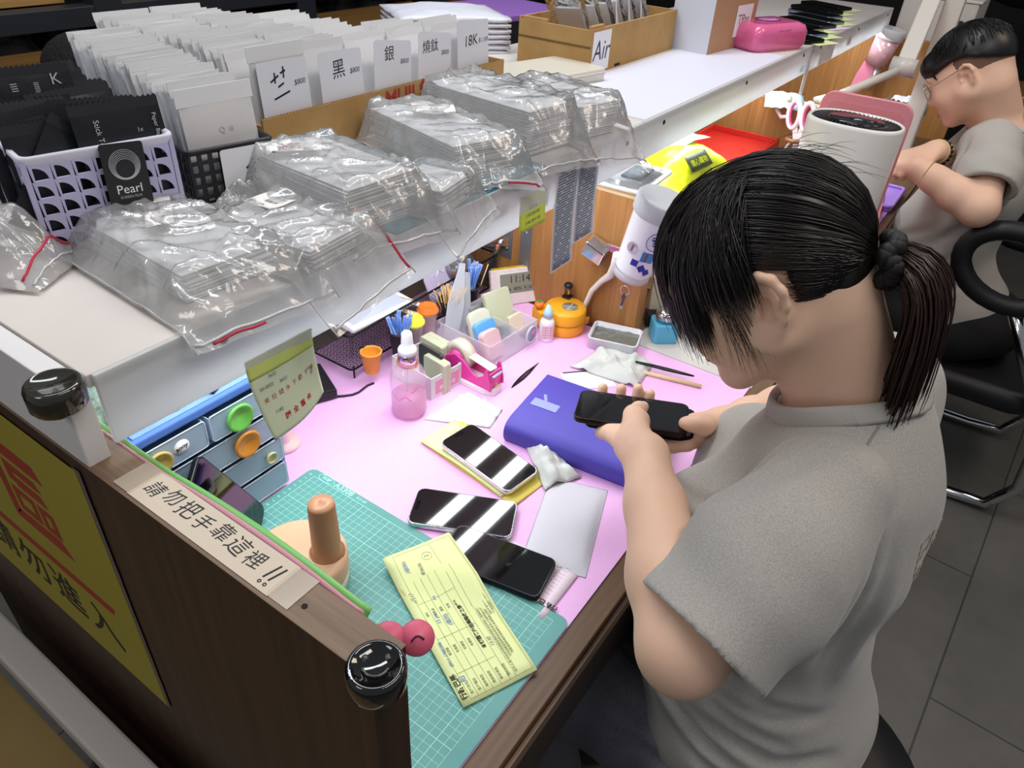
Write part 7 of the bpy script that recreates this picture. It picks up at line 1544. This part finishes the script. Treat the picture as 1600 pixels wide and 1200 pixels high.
o_ = np.array(mn.location); lm = lambda p: tuple((p[i]*S+(ZD if i == 2 else 0)-o_[i])/S for i in range(3))
for q in (-1, 1):
    F = Field((184+q*10-8, -56, -75), (184+q*10+8, -22, -62), .6); F.cone((184+q*10, -45, -70.2), (184+q*10.6, -31, -71.5), 4.4, 3.2, 2).cut((0, 0, -73.7), (0, 0, -1)); F.mesh('shoe', mat('shoe_grey', '#8d8d90', .6), mn, 1)
# bowl of short black hair over shaved sides
F = Field(tuple(hm.H-16), tuple(hm.H+16), .4)
F.ell(hm(0, -.6, 2.3), (7.9, 10.1, 8.8), 1, A=hm.A).ell(hm(0, 7.8, 4.2), (6.4, 2.8, 3.2), 2.5, A=hm.A)
q_ = F.sub(F.lo, F.lo+F.h*F.n); _, (x, y, z) = q_
P0 = np.stack(np.broadcast_arrays(x-hm.H[0], y-hm.H[1], z-hm.H[2])); ff = P0[0]*hm.f[0]+P0[1]*hm.f[1]+P0[2]*hm.f[2]; uu = P0[0]*hm.u[0]+P0[1]*hm.u[1]+P0[2]*hm.u[2]
F.D = np.maximum(F.D, ((3.2-.26*np.clip(ff-1, 0, 9)-.48*np.clip(-ff-1.5, 0, 9))-uu).astype(np.float32))
hr2 = F.mesh('hair', HAIRK, mn, 3)
F = Field(tuple(hm.H-16), tuple(hm.H+16), .4); F.ell(hm(0, -.5, 1.5), (7.0, 9.32, 8.42), 1, A=hm.A)
F.D = np.maximum(F.D, np.maximum((-3.6+.25*ff+.0*uu-uu), ff-1.5).astype(np.float32)); F.mesh('shaved_hair', mat('hair_shaved', '#75594b', .8), hr2, 2)
R = random.Random(4); P_ = []; cr = (7.9, 10.1, 8.8)
for i in range(620):
    a = R.uniform(-pi, pi); el = R.uniform(.25, 1.5); d = np.array((sin(a)*cos(el), cos(a)*cos(el), sin(el)*.95+.22)); wh = np.array((.1, -.5, .9)); L_ = []
    g_ = np.array((sin(a)*.9, cos(a)*.9+.15, -.35)); 
    for j in range(7):
        dd = d+g_*(.075*j); dd /= np.linalg.norm(dd); t = 1/math.sqrt((dd[0]/cr[0])**2+(dd[1]/cr[1])**2+(dd[2]/cr[2])**2); p3 = np.array((0, -.6, 2.3))+dd*(t+.2+.14*sin(j))
        lw = 3.2-.26*max(0, p3[1]-1)-.48*max(0, -p3[1]-1.5)
        if p3[2] < lw: p3[2] = lw-.3*R.random()
        L_.append(hm(*p3))
    P_.append(L_)
for i in range(150):
    x0 = R.uniform(-6.2, 6.2); p = hm(x0, 8.6-.08*x0*x0, 5.4); L_ = [p]
    for j in range(6): p = p+(-hm.u*.85+hm.f*(.32-.12*j)+hm.r*R.uniform(-.06, .06)); L_.append(p)
    P_.append(L_)
strands('hair_strands', P_, .1, HAIRK, hr2)
# glasses, bracelets
gl = thing('glasses', 'thin gold rimmed glasses worn by the person at the far station', 'glasses', tuple(hm(0, 9.6, -1.2)))
og_ = np.array(gl.location); lg_ = lambda p: tuple((p[i]*S+(ZD if i == 2 else 0)-og_[i])/S for i in range(3)); GOLD = mat('rim_gold', '#cbb79a', .2, .9)
for q in (-1, 1):
    P3 = [lg_(hm(q*3.4+2.5*cos(a), 10.3-.05*(q*3.4+2.5*cos(a))**2*.5, -1.4+2.1*sin(a))) for a in [2*pi*i/28 for i in range(28)]]
    MB().tube(P3, .11, 6, True).build('rim', GOLD, gl); MB().add(P3, [tuple(range(28))]).build('lens', mat('lens_glass', '#ffffff', .02, alpha=.12), gl)
    MB().tube([lg_(hm(q*5.9, 9.4, -.8)), lg_(hm(q*7.4, 6, -.6)), lg_(hm(q*7.9, .2, .6)), lg_(hm(q*7.7, -1.6, .4)), lg_(hm(q*7.6, -3.2, -1.0))], .11, 6).build('temple', GOLD, gl)
MB().tube([lg_(hm(-.9, 10.2, -1.1)), lg_(hm(0, 10.6, -.8)), lg_(hm(.9, 10.2, -1.1))], .12, 6).build('bridge', GOLD, gl)
def bracelet(label, a, b, t, r, beads, m_):
    c_ = a*(1-t)+b*t; d_ = (b-a)/np.linalg.norm(b-a); e1 = np.cross(d_, (0, 0, 1)); e1 /= np.linalg.norm(e1); e2 = np.cross(e1, d_); th = thing('bracelet', label, 'bracelet', tuple(c_))
    if beads:
        for i in range(18): a_ = 2*pi*i/18; MB().ell(tuple(e1*cos(a_)*r+e2*sin(a_)*r), .52, 8).build('bead', m_, th)
    else: MB().tube([tuple(e1*cos(a_)*r+e2*sin(a_)*r+d_*.4*sin(a_)) for a_ in [2*pi*i/28 for i in range(28)]], .14, 6, True).build('band', m_, th)
bracelet('black beaded bracelet on the right wrist of the person at the far station', RE, RW, .88, 3.2, True, mat('bead_black', '#17130f', .2)); bracelet('yellow cord bracelet beside the beaded one on the right wrist', RE, RW, .94, 3.0, False, mat('cord_yellow', '#d8cf7a', .5))
bracelet('thin gold bracelet on the left wrist of the person at the far station', LE, LW, .84, 3.15, False, mat('cord_gold', '#a08448', .3, .7))
# office chair
oc = thing('office_chair', 'black office chair with looped armrest and chrome legs under the far person', 'chair', (184, -78, -74)); OCM = mat('chair_black', '#141417', .5)
MB().rprism(46, 44, 8, 33, 40, e=2.5).build('seat', OCM, oc)
MB().rprism(44, 42, 8, -2.2, 2.2, (0, 66), M=frame((0, -21, 0), (1, 0, 0), (0, -.16, 1)), e=1.5).build('backrest', OCM, oc)
for q in (-1, 1):
    MB().tube([(q*25, -1+12*cos(a)+2*sin(a), 74+9.5*sin(a)) for a in [2*pi*i/28 for i in range(28)]], 2.5, 10, True).build('armrest', OCM, oc)
    MB().tube([(q*24.5, -4, 66), (q*23.5, -16, 46), (q*22, -25, 33), (q*22, -27, 12), (q*22, -22, 3.0), (q*22, -12, 1.9), (q*22, 16, 1.9), (q*22, 22, 4), (q*22, 20, 20), (q*22, 17, 33)], 1.7, 12).build('leg', CHROME, oc)
MB().box((0, -27, 58), (5, 2, 34)).build('back_support', OCM, oc, bev=.4)
